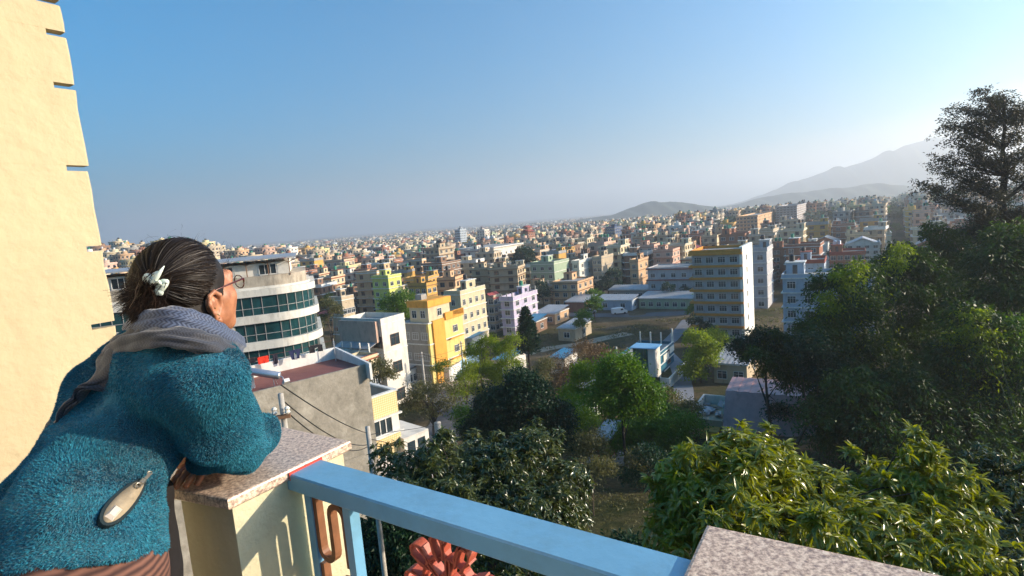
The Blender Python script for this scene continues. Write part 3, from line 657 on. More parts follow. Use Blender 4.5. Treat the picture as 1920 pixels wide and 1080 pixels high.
# ---------------------------------------------------------------- yellow and orange house, white house (nearer)
yh = T('grey-sided house with bright orange and yellow sunlit walls above the blue gate', 'the yellow and orange house', 752, 802, 866, 604, 108, 3, 'yellow', trim='white', over=.25, wf=3, wr=2, par=.15, stair=0, tanks=0, mull=3)
def yh_extra():
    W, D, z0, fh = yh['_W'], yh['_D'], yh['_z0'], yh['_fh']; om = wallm('orange'); gm = wallm('grey')
    MB().bb(-W/2-.05, W/2-.55, -D/2-.06, -D/2-.002, -3, z0-.3).build('grey_front', gm, yh)
    MB().bb(W/2+.002, W/2+.35, -D/2+1.1, -D/2+D*.42, -3, z0+.2).build('orange_panel', om, yh)
    # upper storey set back, with orange parapet
    b = MB(); x0, x1, y0, y1 = -W/2+.2+W*.28, W/2, -D/2+.4, D/2-D*.36
    b.bb(x0, x1, y0, y1, z0+.03, z0+3.0, 0); b.build('upper_storey', wallm('cream'), yh)
    b = MB(); b.bb(x0-.3, x1+.3, y0-.3, y1+.3, z0+3.0, z0+4.3); b.bb(x0+.0, x1, y0, y1, z0+4.3, z0+4.35); b.build('orange_parapet', om, yh)
    b = MB(); b.bb(x0+1, x0+2.6, y0+1, y0+2.6, z0+4.35, z0+5.4); b.build('roof_box', concr, yh)
    for u in (x0+1.2, x1-1.4): put_window(yh, 'f', u, z0+.9, 1.1, 1.4, -y0, 2)
    o = link('window', win_meshes(1.2, 1.4, 2, wframe, False)[0], yh, (x1, (y0+y1)/2, z0+.9), math.pi/2); link('pane', win_meshes(1.2, 1.4, 2, wframe, False)[1], o)
    b = MB(); b.bb(x1+.3, W/2+.5, y1+.4, D/2, z0+.03, z0+1.2); b.bb(W/2-.1, W/2+.5, -D/2+D*.45, D/2, z0-.35, z0+1.1); b.build('terrace_parapet', om, yh)
    b = MB(); b.bb(-W/2+.2+W*.55, x0+W, y1, D/2, z0+.03, z0+2.5); b.build('rear_room', wallm('yellow'), yh) if 0 else None
    b = MB(); b.bb(W/2+.351, W/2+.9, D*.02, D*.40, 2*fh-.25, 2*fh-.1, 0); b.bb(W/2+.351, W/2+.9, D*.02, D*.40, fh-.25, fh-.1, 0); b.build('sunshade', om, yh)
yh_extra()
wh = T('white three-storey house with blank sunlit side wall of three windows', 'the white house', 640, 713, 757, 598, 96, 3, 'white', trim='white', over=.08, wf=4, wr=1, ww=2.1, wh=1.9, par=.9, stair=0, tanks=0, darkframe=True)
def wh_extra():
    W, D, z0, fh = wh['_W'], wh['_D'], wh['_z0'], wh['_fh']
    b = MB(); b.bb(-W/2-.1, W/2-.6, -D/2-.75, -D/2-.1, 2*fh+1.9, 3*fh+.6); b.build('pink_fascia', wallm('pink'), wh)
    b = MB(); b.box((-.4, -D/2-1.5, 2*fh+1.55), (W-1.0, 2.4, .08), ax=((1, 0, 0), (0, .95, .31), (0, -.31, .95))); b.build('awning', tin, wh)
    b = MB(); b.bb(-W/2, W/2-.8, -D/2-2.6, -D/2-.08, fh-.2, fh); b.bb(-W/2, W/2-.8, -D/2-2.6, -D/2-2.48, fh, fh+1.0); b.bb(-W/2, W/2-.8, -D/2-2.6, -D/2-.08, 2*fh-.22, 2*fh-.02)
    b.bb(-W/2, W/2-.8, -D/2-2.6, -D/2-2.48, 2*fh-.02, 2*fh+.9)
    for x in np.linspace(-W/2+.1, W/2-1, 5): b.bb(x-.12, x+.12, -D/2-2.6, -D/2-2.36, -3, 2*fh+2.2)
    b.build('veranda', trims['white'], wh)
    b = MB()
    for k in range(12): b.bb(-W/2-3.2+k*.26, -W/2-2.9+k*.26, -D/2-1.3, -D/2-.2, fh+k*.22, fh+k*.22+.06)
    b.box((-W/2-1.6, -D/2-1.35, fh+1.6), (4.0, .05, .05), ax=((.77, 0, .64), (0, 1, 0), (-.64, 0, .77))); b.box((-W/2-1.6, -D/2-1.35, fh+2.4), (4.0, .05, .05), ax=((.77, 0, .64), (0, 1, 0), (-.64, 0, .77)))
    for k in range(6): b.bb(-W/2-3.1+k*.55, -W/2-3.06+k*.55, -D/2-1.37, -D/2-1.33, fh+k*.46, fh+k*.46+1.1)
    b.build('outside_stair', steel, wh)
wh_extra()
low = T('low cream house with red tile strip in front of the white house', 'the low cream house', 640, 672, 706, 672, 84, 2, 'cream', trim='red', over=.3, wf=2, wr=4, par=.5, stair=0, tanks=0, ww=.8)
T('small roadside house with grey tin roof and white pillars by the street', 'the white-pillared roadside house', 733, 752, 792, 700, 88, 1, 'white', h=3.4, par=0, roof='shed', roofc='grey', rh=.8, wf=1, wr=4, ww=1.2)
T('dull red tin-roofed house peeking behind the white house', 'the dull red tin roof', 594, 628, 655, 590, 122, 2, 'beige', h=3.4, par=0, roof='shed', roofc='red', wf=2, wr=2)
T('sunlit beige house among bushes right of the curved building', 'the beige house in bushes', 618, 640, 662, 556, 150, 3, 'beige', wf=2, wr=3, tanks=0)
# ------------------------------------------------------------------ curved glass building
def round_building():
    Y = 67.; c = aty(597, 600, Y); rz = R_(20); ax = np.array([math.cos(rz), math.sin(rz)]); ay = np.array([-math.sin(rz), math.cos(rz)])
    R = 4.6; o = np.array([c[0], c[1]])-ax*R      # centre of the corner arc
    root = empty('curved_building', (o[0], o[1], float(gz(o[0], o[1]))), rz); g = root.location.z
    tag(root, 'curved white office building with bands of dark green glass behind the woman', 'office building')
    zz = lambda py: aty(520, py, 60.)[2]-g
    L0 = -26.
    def outline(off, n=14):
        r = R+off; p = [(L0, -r)]+[(r*math.cos(a), r*math.sin(a)) for a in np.linspace(-math.pi/2, 0, n)]+[(r, 9+off), (L0, 9+off)]
        return p
    wm = mat('office_white', (.66, .62, .54), .8, var=.08, scale=.6, dirt=((.30, .26, .2), .55, (1.5, 1.5, .5)), bump=.1)
    st = mat('stained_parapet', (.42, .36, .28), .9, var=.2, scale=.8, dirt=((.14, .12, .09), .8, (1.2, 1.2, .5)), bump=.2)
    gl = mat('office_glass', (.012, .05, .055), .1, var=.5, scale=.3, spec=.8)
    def add(name, off, z0, z1, m, parent=root): return MB().prism(outline(off), z0, z1).build(name, m, parent)
    add('core_wall', -.45, -3, zz(537), wm)
    z = zz(590); per = zz(590)-zz(640)
    top = zz(554)
    for i in range(5):
        g1 = top-i*per; g0 = g1-per*.70
        add('glass_band', -.18, g0, g1, gl); add('floor_band', .25+.10*i, g0-per*.30, g0, wm)
        # mullions and sills of the glazing
        for k in range(-26, 0):
            if k % 1 == 0: 
                b = MB(); b.bb(k-.03, k+.03, -R+.12, -R+.17, g0, g1); b.build('mullion', trims['grey'], root)
        for a in np.linspace(-math.pi/2+.14, -.1, 7):
            b = MB(); b.box(((R-.14)*math.cos(a), (R-.14)*math.sin(a), (g0+g1)/2), (.07, .06, g1-g0), rz=a); b.build('mullion', trims['grey'], root)
        b = MB(); p1 = outline(-.14); p2 = outline(-.22); hz_ = g0+(g1-g0)*.36; b.prism(p1, hz_, hz_+.06); b.build('transom', trims['grey'], root)
        for x in (-12.2, -4.6+.1, ): 
            b = MB(); b.bb(x-.45, x+.45, -R-.05, -R+.4, g0, g1); b.build('column', wm, root)
    add('roof_slab', .12, zz(554), zz(541), wm); add('parapet', -.75, zz(541)+.002, zz(517), st)
    # penthouse with tin roof on trusses
    zf = zz(517); b = MB(); b.bb(L0+1, 2.2, -R+1.9, 7, zf-1, zz(493)); b.build('penthouse', mat('penthouse_white', (.72, .68, .6), .8), root)
    for x in (-5.4, -1.0, -10.5, -15):
        f, p = win_meshes(1.7, 1.05, 3, wframe, False); w_ = link('window', f, root, (x+.9, -R+1.9, zf+.12)); link('pane', p, w_)
    b = MB(); b.add([(L0, -R+.6, zz(484)), (3.0, -R+.6, zz(484)-.1), (3.0, 7.5, zz(484)), (L0, 7.5, zz(484)), (L0, -R+.6, zz(484)+.12), (3.0, -R+.6, zz(484)+.02), (3.0, 7.5, zz(484)+.12), (L0, 7.5, zz(484)+.12)], [(3, 2, 1, 0), (4, 5, 6, 7), (0, 1, 5, 4), (1, 2, 6, 5), (2, 3, 7, 6), (3, 0, 4, 7)])
    b.build('tin_roof', tin, root)
    zt = zz(484)-.15; zb = zz(497)+.02
    for x in np.arange(-22, 2.6, 2.2):
        b = MB(); b.bb(x-.05, x+.05, -R+1.3, -R+1.4, zf-.2, zt); b.build('roof_post', trims['brown'], root)
        b = MB(); b.tube([(x, -R+1.35, zb+.1), (x+1.1, -R+1.35, zt), (x+2.2, -R+1.35, zb+.1)], .035, 4); b.build('truss', trims['brown'], root)
    LM.append((o[0]-8, o[1]+3, 18, (150, 480, 600, 800), Y, 'the curved glass building'))
round_building()
# ------------------------------------------------------------------ grey concrete house with red roof terrace, near left
CB = Vector((-9.2, 33.6, -8.0)); CRZ = R_(90-49)-math.pi/2
def concrete_house():
    g = float(gz(-11, 33)); root = empty('concrete_house', (CB.x, CB.y, g), CRZ); z1 = CB.z-g
    tag(root, 'raw grey concrete house with red roof terrace and washing line', 'house')
    m = bpy.data.materials.new('raw_concrete'); m.use_nodes = True; n = m.node_tree; N = n.nodes.new; L = n.links.new; b = n.nodes['Principled BSDF']; b.inputs['Roughness'].default_value = .95
    tc = N('ShaderNodeTexCoord'); n1 = N('ShaderNodeTexNoise'); n1.inputs['Scale'].default_value = .9; n1.inputs['Detail'].default_value = 8; n1.inputs['Roughness'].default_value = .7
    r = N('ShaderNodeValToRGB'); e = r.color_ramp.elements; e[0].position = .32; e[0].color = (.17, .155, .12, 1); e[1].position = .70; e[1].color = (.42, .38, .31, 1); q = e.new(.5); q.color = (.28, .25, .20, 1)
    L(tc.outputs['Object'], n1.inputs['Vector']); L(n1.outputs[0], r.inputs[0]); L(r.outputs[0], b.inputs['Base Color'])
    bp = N('ShaderNodeBump'); bp.inputs['Strength'].default_value = .5; bp.inputs['Distance'].default_value = .05; n2 = N('ShaderNodeTexNoise'); n2.inputs['Scale'].default_value = 6; n2.inputs['Detail'].default_value = 8
    L(tc.outputs['Object'], n2.inputs['Vector']); L(n2.outputs[0], bp.inputs['Height']); L(bp.outputs[0], b.inputs['Normal'])
    W = 4.4; Ln = 14.0
    MB().bb(-W, 0, -Ln, 0, -3, z1-.25).build('wall', m, root)
    # cement course lines standing slightly proud
    for i in range(1, 4): MB().bb(.0, .015, -Ln, -.0, z1-2.9*i-.05, z1-2.9*i+.05).build('floor_line', m, root)
    MB().bb(-.15, .0, -Ln, 0, z1-.25, z1+.0).build('front_kerb', m, root)
    rf = mat('red_roof_paint', (.24, .085, .065), .7, var=.15, scale=1.2, dirt=((.2, .1, .08), .4, 2))
    MB().bb(-W+.15, -.15, -Ln, -.15, z1-.25, z1-.20).build('roof_floor', rf, root)
    wp = mat('parapet_white', (.68, .66, .62), .8, var=.08, scale=1, dirt=((.35, .33, .3), .5, 2))
    b = MB(); b.add([(-W, -.15, z1-.25), (0.5, -.15, z1-.9), (0.5, 0, z1-.9), (-W, 0, z1-.25), (-W, -.15, z1+.55), (0.5, -.15, z1+.12), (0.5, 0, z1+.12), (-W, 0, z1+.55)], [(3, 2, 1, 0), (4, 5, 6, 7), (0, 1, 5, 4), (1, 2, 6, 5), (2, 3, 7, 6), (3, 0, 4, 7)])
    b.build('end_parapet', wp, root)
    MB().bb(-W, -W+.15, -Ln, -.15, z1-.25, z1+.55).build('back_parapet', wp, root)
    # stair-head block and pillars behind the solar heater
    MB().bb(-W+.2, -W+2.0, -8.3, -6.6, z1-.2, z1+1.1).build('stair_head', wp, root)
    MB().bb(-W+2.4, -W+2.7, -6.4, -6.1, z1-.2, z1+1.0).build('roof_post', wp, root)
    rr = mat('rust_red_iron', (.16, .035, .025), .7, var=.3, scale=8)
    bars = MB()
    for k in range(26):
        y = -13.4+k*.22
        MB().tube([(-.1, y, z1), (-.1, y+.05, z1+.75)], .014, 4).build('railing_bar', rr, root)
    for z in (.35, .75): MB().tube([(-.1, -13.6, z1+z), (-.1, -7.8, z1+z)], .02, 4).build('railing_rail', rr, root)
    t = empty('water_tank', Matrix.Rotation(CRZ, 4, 'Z') @ Vector((-W+2.2, -9.5, 0))+Vector((CB.x, CB.y, CB.z-.2)), CRZ); tag(t, 'big black ribbed water tank on the red roof terrace', 'water tank')
    tm = bpy.data.meshes.new('shell'); b = MB(); pr = []
    for i in range(9): z = i*.16; pr += [(.66, z), (.69, z+.03), (.69, z+.1), (.66, z+.13)]
    pr += [(.64, 1.45), (.4, 1.6), (.2, 1.64), (.2, 1.7)]; b.lathe((0, 0, 0), pr, 24); b.build('shell', tank_black, t, smooth=False); MB().lathe((0, 0, 1.69), [(.24, 0), (.24, .06), (.05, .1)], 16).build('lid', tank_black, t)
    # solar heater: silver cylinder lying on a frame
    def loc(x, y, z): return Matrix.Rotation(CRZ, 4, 'Z') @ Vector((x, y, 0))+Vector((CB.x, CB.y, CB.z+z))
    s = empty('solar_water_heater', loc(-.9, -5.3, -.2), CRZ); tag(s, 'silver cylinder of a solar water heater at the edge of the red roof', 'water heater')
    b = MB(); p0, p1 = Vector((-.9, -1.35, 1.15)), Vector((.35, .25, .62)); d = (p1-p0).normalized()
    b.tube([p0-d*.04, p0, p0+d*.05, p1-d*.05, p1, p1+d*.04], [.10, .19, .215, .215, .19, .10], 18); b.build('cylinder', steel, s, smooth=True)
    for q in (p0+d*.4, p1-d*.4): MB().tube([(q.x, q.y, q.z), (q.x+.05, q.y, 0)], .022, 5).build('leg', steel, s); MB().tube([(q.x, q.y, q.z), (q.x-.5, q.y+.35, 0)], .022, 5).build('leg', steel, s)
    MB().tube([p1+d*.02, p1+Vector((.12, .1, -.1)), p1+Vector((.2, .1, -.35)), p1+Vector((.1, .0, -.6))], .03, 6).build('pipe', steel, s)
    b = MB(); b.box((p1.x+.25, p1.y+.2, .25), (.5, .3, .2), ax=((.8, 0, .6), (0, 1, 0), (-.6, 0, .8))); b.build('valve_cover', wp, s)
    # washing line and clothes
    ln = empty('washing_line', loc(-W+.9, -3.2, -.2), CRZ); tag(ln, 'thin washing line stretched across the red roof terrace', 'washing line')
    for y in (-3.6, 2.7): MB().tube([(0, y, 0), (0, y, 1.5)], .03, 6).build('pole', steel, ln)
    MB().tube([(0, -3.6, 1.42), (0, -1.8, 1.33), (0, 0, 1.3), (0, 1.5, 1.35), (0, 2.7, 1.42)], .008, 4).build('line', rr, ln)
    cols = [('red', (.62, .035, .015), -1.75, .62, .42, 'bright red shirt hanging on the roof washing line'), ('black', (.012, .012, .018), -2.45, .55, .26, 'small black cloth hanging left of the red shirt'), ('dark', (.02, .018, .03), -1.05, .3, .62, 'narrow dark garment hanging right of the red shirt'), ('navy', (.02, .025, .07), .15, .75, .6, 'navy trousers hanging in the middle of the washing line'), ('coat', (.018, .018, .022), 1.5, .85, .45, 'black coat hanging at the right end of the washing line')]
    for nm, c, y, w_, h, lb in cols:
        n_ = 8; vs = []
        for s_ in (0, 1):
            for j in range(4):
                for i in range(n_+1):
                    wob = .04*math.sin(i*1.3+j*.8+y)*(j/3); sh = 1-.12*(j if nm == 'navy' else 0)+.06*(j == 0)
                    vs.append((wob+.012*s_, (-w_/2+w_*i/n_)*sh, -h*j/3-(.05 if i in (0, n_) and j == 0 else 0)))
        m_ = (n_+1)*4; fs = []
        for j in range(3):
            for i in range(n_):
                if nm in ('navy', 'coat') and j >= 1 and i in (3, 4): continue
                a = j*(n_+1)+i; fs += [(a, a+1, a+n_+2, a+n_+1), (m_+a, m_+a+n_+1, m_+a+n_+2, m_+a+1)]
        o = MB().add(vs, fs).build('garment', mat('cloth_'+nm, c, .9, var=.2, scale=8), None); o.location = loc(-W+.9, -3.2+y, 1.12); o.rotation_euler = (0, 0, CRZ)
        o.name = {'red': 'shirt', 'black': 'cloth', 'dark': 'scarf', 'navy': 'trousers', 'coat': 'coat'}[nm]; tag(o, lb, 'garment')
    LM.append((-13, 31, 9, (430, 660, 690, 900), 30, 'the concrete house'))
concrete_house()
def tile_house():
    a = atz(678, 752, -11.1); rz = R_(90-43)-math.pi/2; g = float(gz(a[0], a[1])); root = empty('tiled_house', (a[0], a[1], g), rz)
    tag(root, 'small house faced with yellow diamond tiles beside the concrete wall', 'house'); z1 = -11.1-g
    ty = bpy.data.materials.new('yellow_tile'); ty.use_nodes = True; n = ty.node_tree; N = n.nodes.new; L = n.links.new; b = n.nodes['Principled BSDF']; b.inputs['Roughness'].default_value = .5
    tc = N('ShaderNodeTexCoord'); mp = N('ShaderNodeMapping'); mp.inputs['Rotation'].default_value = (R_(45), 0, 0); ch = N('ShaderNodeTexChecker'); ch.inputs['Scale'].default_value = 9
    ch.inputs[1].default_value = (.62, .42, .17, 1); ch.inputs[2].default_value = (.74, .60, .34, 1)
    L(tc.outputs['Object'], mp.inputs[0]); L(mp.outputs[0], ch.inputs[0]); L(ch.outputs[0], b.inputs['Base Color'])
    Ln = 2.75; W = 5; fh = 2.65; wm = wallm('white'); 
    MB().bb(-W, 0, 0, Ln, -3, z1-1.1).build('wall', wm, root)
    b = MB(); b.bb(-W, -W+.12, .0, Ln, z1-1.1, z1-.05); b.bb(-.12, 0, 0, Ln, z1-1.1, z1-.05); b.bb(-W+.12, -.12, Ln-.12, Ln, z1-1.1, z1-.05); b.bb(-W+.12, -.12, 0, .12, z1-1.1, z1-.05); b.build('parapet', wallm('grey'), root)
    b = MB(); b.bb(-.2, .1, -.05, Ln+.1, z1-.05, z1+.06); b.bb(-W-.05, -.2, Ln-.2, Ln+.1, z1-.05, z1+.06); b.build('parapet_cap', trims['white'], root)
    MB().bb(.002, .05, .0, Ln, z1-1.55, z1-.05).build('tile_panel', ty, root); MB().bb(.002, .05, 0, Ln, z1-1.55-1.30-1.5, z1-1.55-1.30).build('tile_panel', ty, root)
    b = MB(); b.bb(.051, .28, -.02, Ln+.15, z1-1.66, z1-1.55); b.build('ledge', trims['white'], root)
    b = MB(); b.bb(.051, .30, -.02, Ln+.15, z1-2.93, z1-2.82); b.build('ledge', trims['white'], root)
    f, p = win_meshes(1.9, 1.05, 4, wframe, False); o = link('window', f, root, (0, 1.15, z1-2.76), math.pi/2); link('pane', p, o)
    MB().bb(-3, .6, Ln-.2, Ln+2.0, -3, z1-3.4).build('annex', wm, root)
    for k in range(2): MB().bb(.6, .66, Ln+.1+k*.9, Ln+.7+k*.9, z1-4.6, z1-3.8).build('annex_window', glass, root)
    LM.append((a[0], a[1], 6, (676, 740, 765, 900), 37, 'the tiled house'))
tile_house()
# ------------------------------------------------------------------ unfinished teal and white house with a blue stair roof
th = T('unfinished teal and white house with bare white columns and blue stair roof', 'the teal house', 1155, 1222, 1262, 672, 99, 2, 'teal', trim='white', over=.15, par=.55, wf=2, wr=2, stair=0, tanks=0, ww=1.6, darkframe=True)
def th_extra():
    W, D, z0, fh = th['_W'], th['_D'], th['_z0'], th['_fh']; tl = wallm('teal'); wm = wallm('white')
    x0, x1, y0, y1 = W/2-3.2, W/2+.9, -D/2-.9, -D/2+2.2
    MB().bb(x0, x1, y0, y1, -3, z0+2.6).build('stair_tower', wm, th)
    gg = mat('green_glass', (.012, .10, .075), .25, var=.6, scale=.6, spec=.6)
    MB().bb(x0+.1, x1-1.3, y0-.06, y0-.002, .5, z0+2.5).build('green_glazing', gg, th)
    for k in range(5): MB().bb(x0+.1+k*.65, x0+.16+k*.65, y0-.10, y0-.061, .5, z0+2.5).build('mullion', tl, th)
    MB().bb(x0-.4, x1+.3, y0-.4, y1+.3, z0+2.6, z0+2.78).build('stair_roof', tin_blue if 0 else mat('roof_blue_paint', (.20, .42, .62), .6, var=.1), th)
    for x in np.linspace(-W/2+.1, W/2-.2, 4):
        for y in (-D/2+.1, D/2-.2):
            if y < 0 and x > 0: continue
            MB().bb(x-.12, x+.12, y-.12, y+.12, z0, z0+2.4).build('bare_column', wm, th)
    MB().bb(W/2-.2, W/2+.06, D/2-.3, D/2-.04, z0, z0+3.2).build('bare_column', wm, th)
    MB().bb(-W/2-.5, x0-.1, -D/2-.5, -D/2-.152, z0-1.2, z0-.3).build('balcony_panel', wm, th)
    for k, (ya, yb, za, zb) in enumerate(((-.2, 1.0, .3, 1.5), (1.6, 2.6, .8, 2.0), (-.2, 1.0, -2.4, -1.5))):
        MB().bb(W/2+.13, W/2+.2, ya*D/6, yb*D/6+.8, z0+za-2, z0+zb-2).build('white_panel', wm, th)
    b = MB(); b.bb(-W/2-2, W/2+4.0, -D/2-3.4, -D/2-3.15, -3, 1.9); b.bb(W/2+3.8, W/2+4.05, -D/2-3.149, D/2+1, -3, 1.9); b.build('garden_wall', trims['white'], th)
    MB().bb(W/2-.6, W/2+2.4, -D/2-3.46, -D/2-3.401, 0, 2.0).build('gate', mat('gate_dark', (.02, .04, .035), .5), th)
th_extra()
# ------------------------------------------------------------------ house with mauve mansard tin roof, lower right of the middle
def mansard_house():
    c = aty(1365, 735, 61.5); g = float(gz(c[0], c[1])); root = empty('mansard_house', (c[0], c[1], g), RZ); z = c[2]-g
    tag(root, 'old house under a faded mauve tin mansard roof with red gable end', 'house')
    mv = mat('mauve_tin', (.52, .29, .26), .45, var=.12, scale=.8, spec=.5, dirt=((.22, .12, .1), .5, 1.2)); Ln = 13.5
    prof = [(4.6, -.6), (2.9, .95), (-1.2, .55), (-3.6, -3.0)]
    def strip(p, q, name, n=22):
        for k in range(n):
            x0 = Ln*k/n; x1 = Ln*(k+1)/n; j = .05 if k % 2 else 0
            d = Vector((q[0]-p[0], q[1]-p[1])).normalized(); nn = (-d.y*.06, d.x*.06); s_ = 1 if d.x < 0 else -1
            vs = [(x0, p[0], p[1]+z+j), (x1, p[0], p[1]+z+j), (x1, q[0], q[1]+z+j), (x0, q[0], q[1]+z+j)]; vs += [(a, b_, c_-.06) for a, b_, c_ in vs]
            MB().add(vs, [(0, 1, 2, 3), (7, 6, 5, 4), (0, 4, 5, 1), (1, 5, 6, 2), (2, 6, 7, 3), (3, 7, 4, 0)]).build('roof_sheet', mv, root)
    for i in range(3): strip(prof[i], prof[i+1], 'r')
    rd = mat('red_gable_paint', (.34, .085, .06), .7, var=.2, scale=1.5)
    b = MB(); k = len(prof); vs = [(.25, y, zz+z-.08) for y, zz in prof]+[(.45, y, zz+z-.08) for y, zz in prof]; b.add(vs, [(0, 1, 2, 3), (7, 6, 5, 4)]+[(i, i+4, (i+1) % 4+4, (i+1) % 4) for i in range(4)]); b.build('gable_wall', rd, root)
    for y in (-.9, .6, 2.0):
        MB().bb(.17, .25, y-.4, y+.4, z-1.5, z-.4).build('gable_window', mat('window_cream', (.6, .55, .4), .6), root); MB().bb(.15, .17, y-.28, y+.28, z-1.4, z-.5).build('pane', glass, root)
    MB().bb(.46, Ln-.3, -3.2, 4.2, -3, z-2.7).build('wall', wallm('brown'), root)
    for kx in range(7):
        f, p = win_meshes(1.1, 1.2, 2, wframe_d, False); o = link('window', f, root, (2.0+kx*1.7, -3.2, z-4.6)); link('pane', p, o)
    for kx in range(8): MB().bb(1.5+kx*1.6, 1.62+kx*1.6, -5.4, -5.28, 0, z-3.6).build('porch_post', trims['white'], root)
    b = MB(); b.box((Ln/2+.4, -4.4, z-3.45), (Ln-1.5, 2.9, .07), ax=((1, 0, 0), (0, .97, .24), (0, -.24, .97))); b.build('porch_roof', mv, root)
    # ruined terrace and yellow room at the gable end
    MB().bb(-3.3, -.1, -3.0, 2.4, -3, z-2.4).build('terrace_block', wallm('beige'), root)
    for x0, x1, y0, y1 in ((-3.3, -3.1, -3, 2.4), (-3.1, -.4, 2.2, 2.4), (-.5, -.1, -.6, 2.2)): MB().bb(x0, x1, y0, y1, z-2.4, z-1.3).build('broken_wall', wallm('white'), root)
    rs = random.Random(5)
    for k in range(14):
        o = MB().box((0, 0, 0), (rs.uniform(.4, 1.2), rs.uniform(.3, .8), .04)).build('loose_sheet', tin, root); o.location = (-2.8+rs.random()*2.2, -2+rs.random()*3.6, z-2.2+rs.random()*.3); o.rotation_euler = (rs.uniform(-.5, .5), rs.uniform(-.5, .5), rs.uniform(0, 3))
    MB().bb(-2.2, -.3, -4.6, -3.001, -3, z-3.1).build('yellow_room', wallm('ochre'), root)
    LM.append((c[0]+5, c[1], 10, (1300, 705, 1560, 850), 61, 'the mauve-roofed house'))
mansard_house()
def small_box(name, label, cat, pl, pc, prr, top, Y, h, wall, roofc='grey', **k):
    return T(label, 'x', pl, pc, prr, top, Y, 1, wall, h=h, par=0, roof='shed', roofc=roofc, name=name, cat=cat, rh=k.pop('rh', .4), **k)
small_box('low_house', 'mint green low house glowing in the sun between the trees', 'house', 1062, 1098, 1150, 742, 70, 3.6, 'pale green', wf=1, wr=2)
small_box('shed', 'low shed with a pale blue sheet roof between trees, left one', 'shed', 925, 950, 985, 676, 100, 3.2, 'white', 'blue', wf=1, wr=1)
small_box('shed', 'low shed with a pale blue sheet roof right of the bare brown tree', 'shed', 1032, 1058, 1082, 672, 100, 3.2, 'white', 'blue', wf=1, wr=1)
small_box('shed', 'small red-walled shed deep among trees beside the stone terrace', 'shed', 1118, 1140, 1162, 822, 52, 2.6, 'dark red', wf=0, wr=0)
small_box('low_house', 'grey low house with pale roof seen above the mauve roof', 'house', 1338, 1400, 1425, 684, 82, 3.4, 'beige', wf=2, wr=1)
# ------------------------------------------------------------------ roads, paths
def ribbon_road(name, pts, w_, m, lift=.05, n=60, kerb=False):
    P = [Vector((p[0], p[1])) for p in pts]; d = [0]
    for a, b_ in zip(P, P[1:]): d.append(d[-1]+(b_-a).length)
    t = np.linspace(0, d[-1], n); X = np.interp(t, d, [p.x for p in P]); Y = np.interp(t, d, [p.y for p in P])
    for _ in range(6): X[1:-1] = (X[:-2]+X[1:-1]+X[2:])/3; Y[1:-1] = (Y[:-2]+Y[1:-1]+Y[2:])/3
    TX = np.gradient(X); TY = np.gradient(Y); l = np.hypot(TX, TY); NX, NY = -TY/l, TX/l; vs = []; k = 7
    for i in range(n):
        for j in range(k):
            s_ = (j/(k-1)-.5)*w_; x = X[i]+NX[i]*s_; y = Y[i]+NY[i]*s_; vs.append((x, y, float(gz(x, y))+lift))
    fs = [(i*k+j, i*k+j+1, (i+1)*k+j+1, (i+1)*k+j) for i in range(n-1) for j in range(k-1)]
    return tag(MB().add(vs, fs).build(name, m, smooth=True), kind='structure')
asph = mat('asphalt', (.10, .10, .105), .9, var=.2, scale=.5, bump=.2); dirtm = mat('dirt_track', (.34, .28, .20), .95, var=.2, scale=.4, bump=.3)
def g2(px, py):
    lo, hi = 8., 900.
    for _ in range(50):
        m_ = (lo+hi)/2; q = aty(px, py, m_)
        if q[2] > float(gz(q[0], q[1])): lo = m_
        else: hi = m_
    return aty(px, py, lo)[:2]
ribbon_road('road', [g2(890, 586), g2(1000, 588), g2(1120, 592), g2(1220, 590), g2(1300, 586), g2(1420, 578), g2(1440, 560)], 6, asph, .07)
ribbon_road('path', [g2(1280, 770), g2(1282, 730), g2(1275, 690), g2(1240, 655), g2(1270, 625), g2(1290, 600)], 3.2, mat('pale_concrete_path', (.22, .22, .23), .9, var=.15, scale=.5), .08)
ribbon_road('path', [g2(960, 668), g2(1020, 655), g2(1090, 645), g2(1180, 625)], 4, dirtm, .06)
ribbon_road('street', [g2(700, 850), g2(800, 835), g2(850, 800), g2(860, 770), g2(842, 735), g2(790, 722), g2(740, 735)], 7.5, asph, .08)
ribbon_road('road', [g2(790, 722), g2(880, 722), g2(925, 716)], 7, dirtm, .09)
def curved_wall():
    pts = [g2(806, 706), g2(828, 716), g2(846, 716), g2(862, 706), g2(880, 692), g2(900, 690)]; b = MB(); root = empty('boundary_wall', (*pts[0], float(gz(*pts[0]))))
    tag(root, 'curved white boundary wall with pale blue right half below the yellow house', 'wall')
    X = np.interp(np.linspace(0, 5, 25), range(6), [p[0] for p in pts]); Yv = np.interp(np.linspace(0, 5, 25), range(6), [p[1] for p in pts])
    for nm, r0, r1, m in (('white_section', 0, 15, trims['white']), ('blue_section', 15, 24, mat('pale_blue_wall', (.35, .52, .66), .8))):
        vs = []; 
        for i in range(r0, r1+1):
            a, b_ = max(i-1, 0), min(i+1, 24); t = Vector((X[b_]-X[a], Yv[b_]-Yv[a])).normalized(); z = float(gz(X[i], Yv[i]))
            for s_, zz in ((-.12, -.8), (-.12, 3.0), (.12, 3.0), (.12, -.8)): vs.append((X[i]-t.y*s_, Yv[i]+t.x*s_, z+zz))
        k = r1-r0+1; fs = [(i*4+j, i*4+(j+1) % 4, (i+1)*4+(j+1) % 4, (i+1)*4+j) for i in range(k-1) for j in range(4)]+[(0, 1, 2, 3), tuple((k-1)*4+j for j in (3, 2, 1, 0))]
        wbuild(MB().add(vs, fs), nm, m, root)
curved_wall()
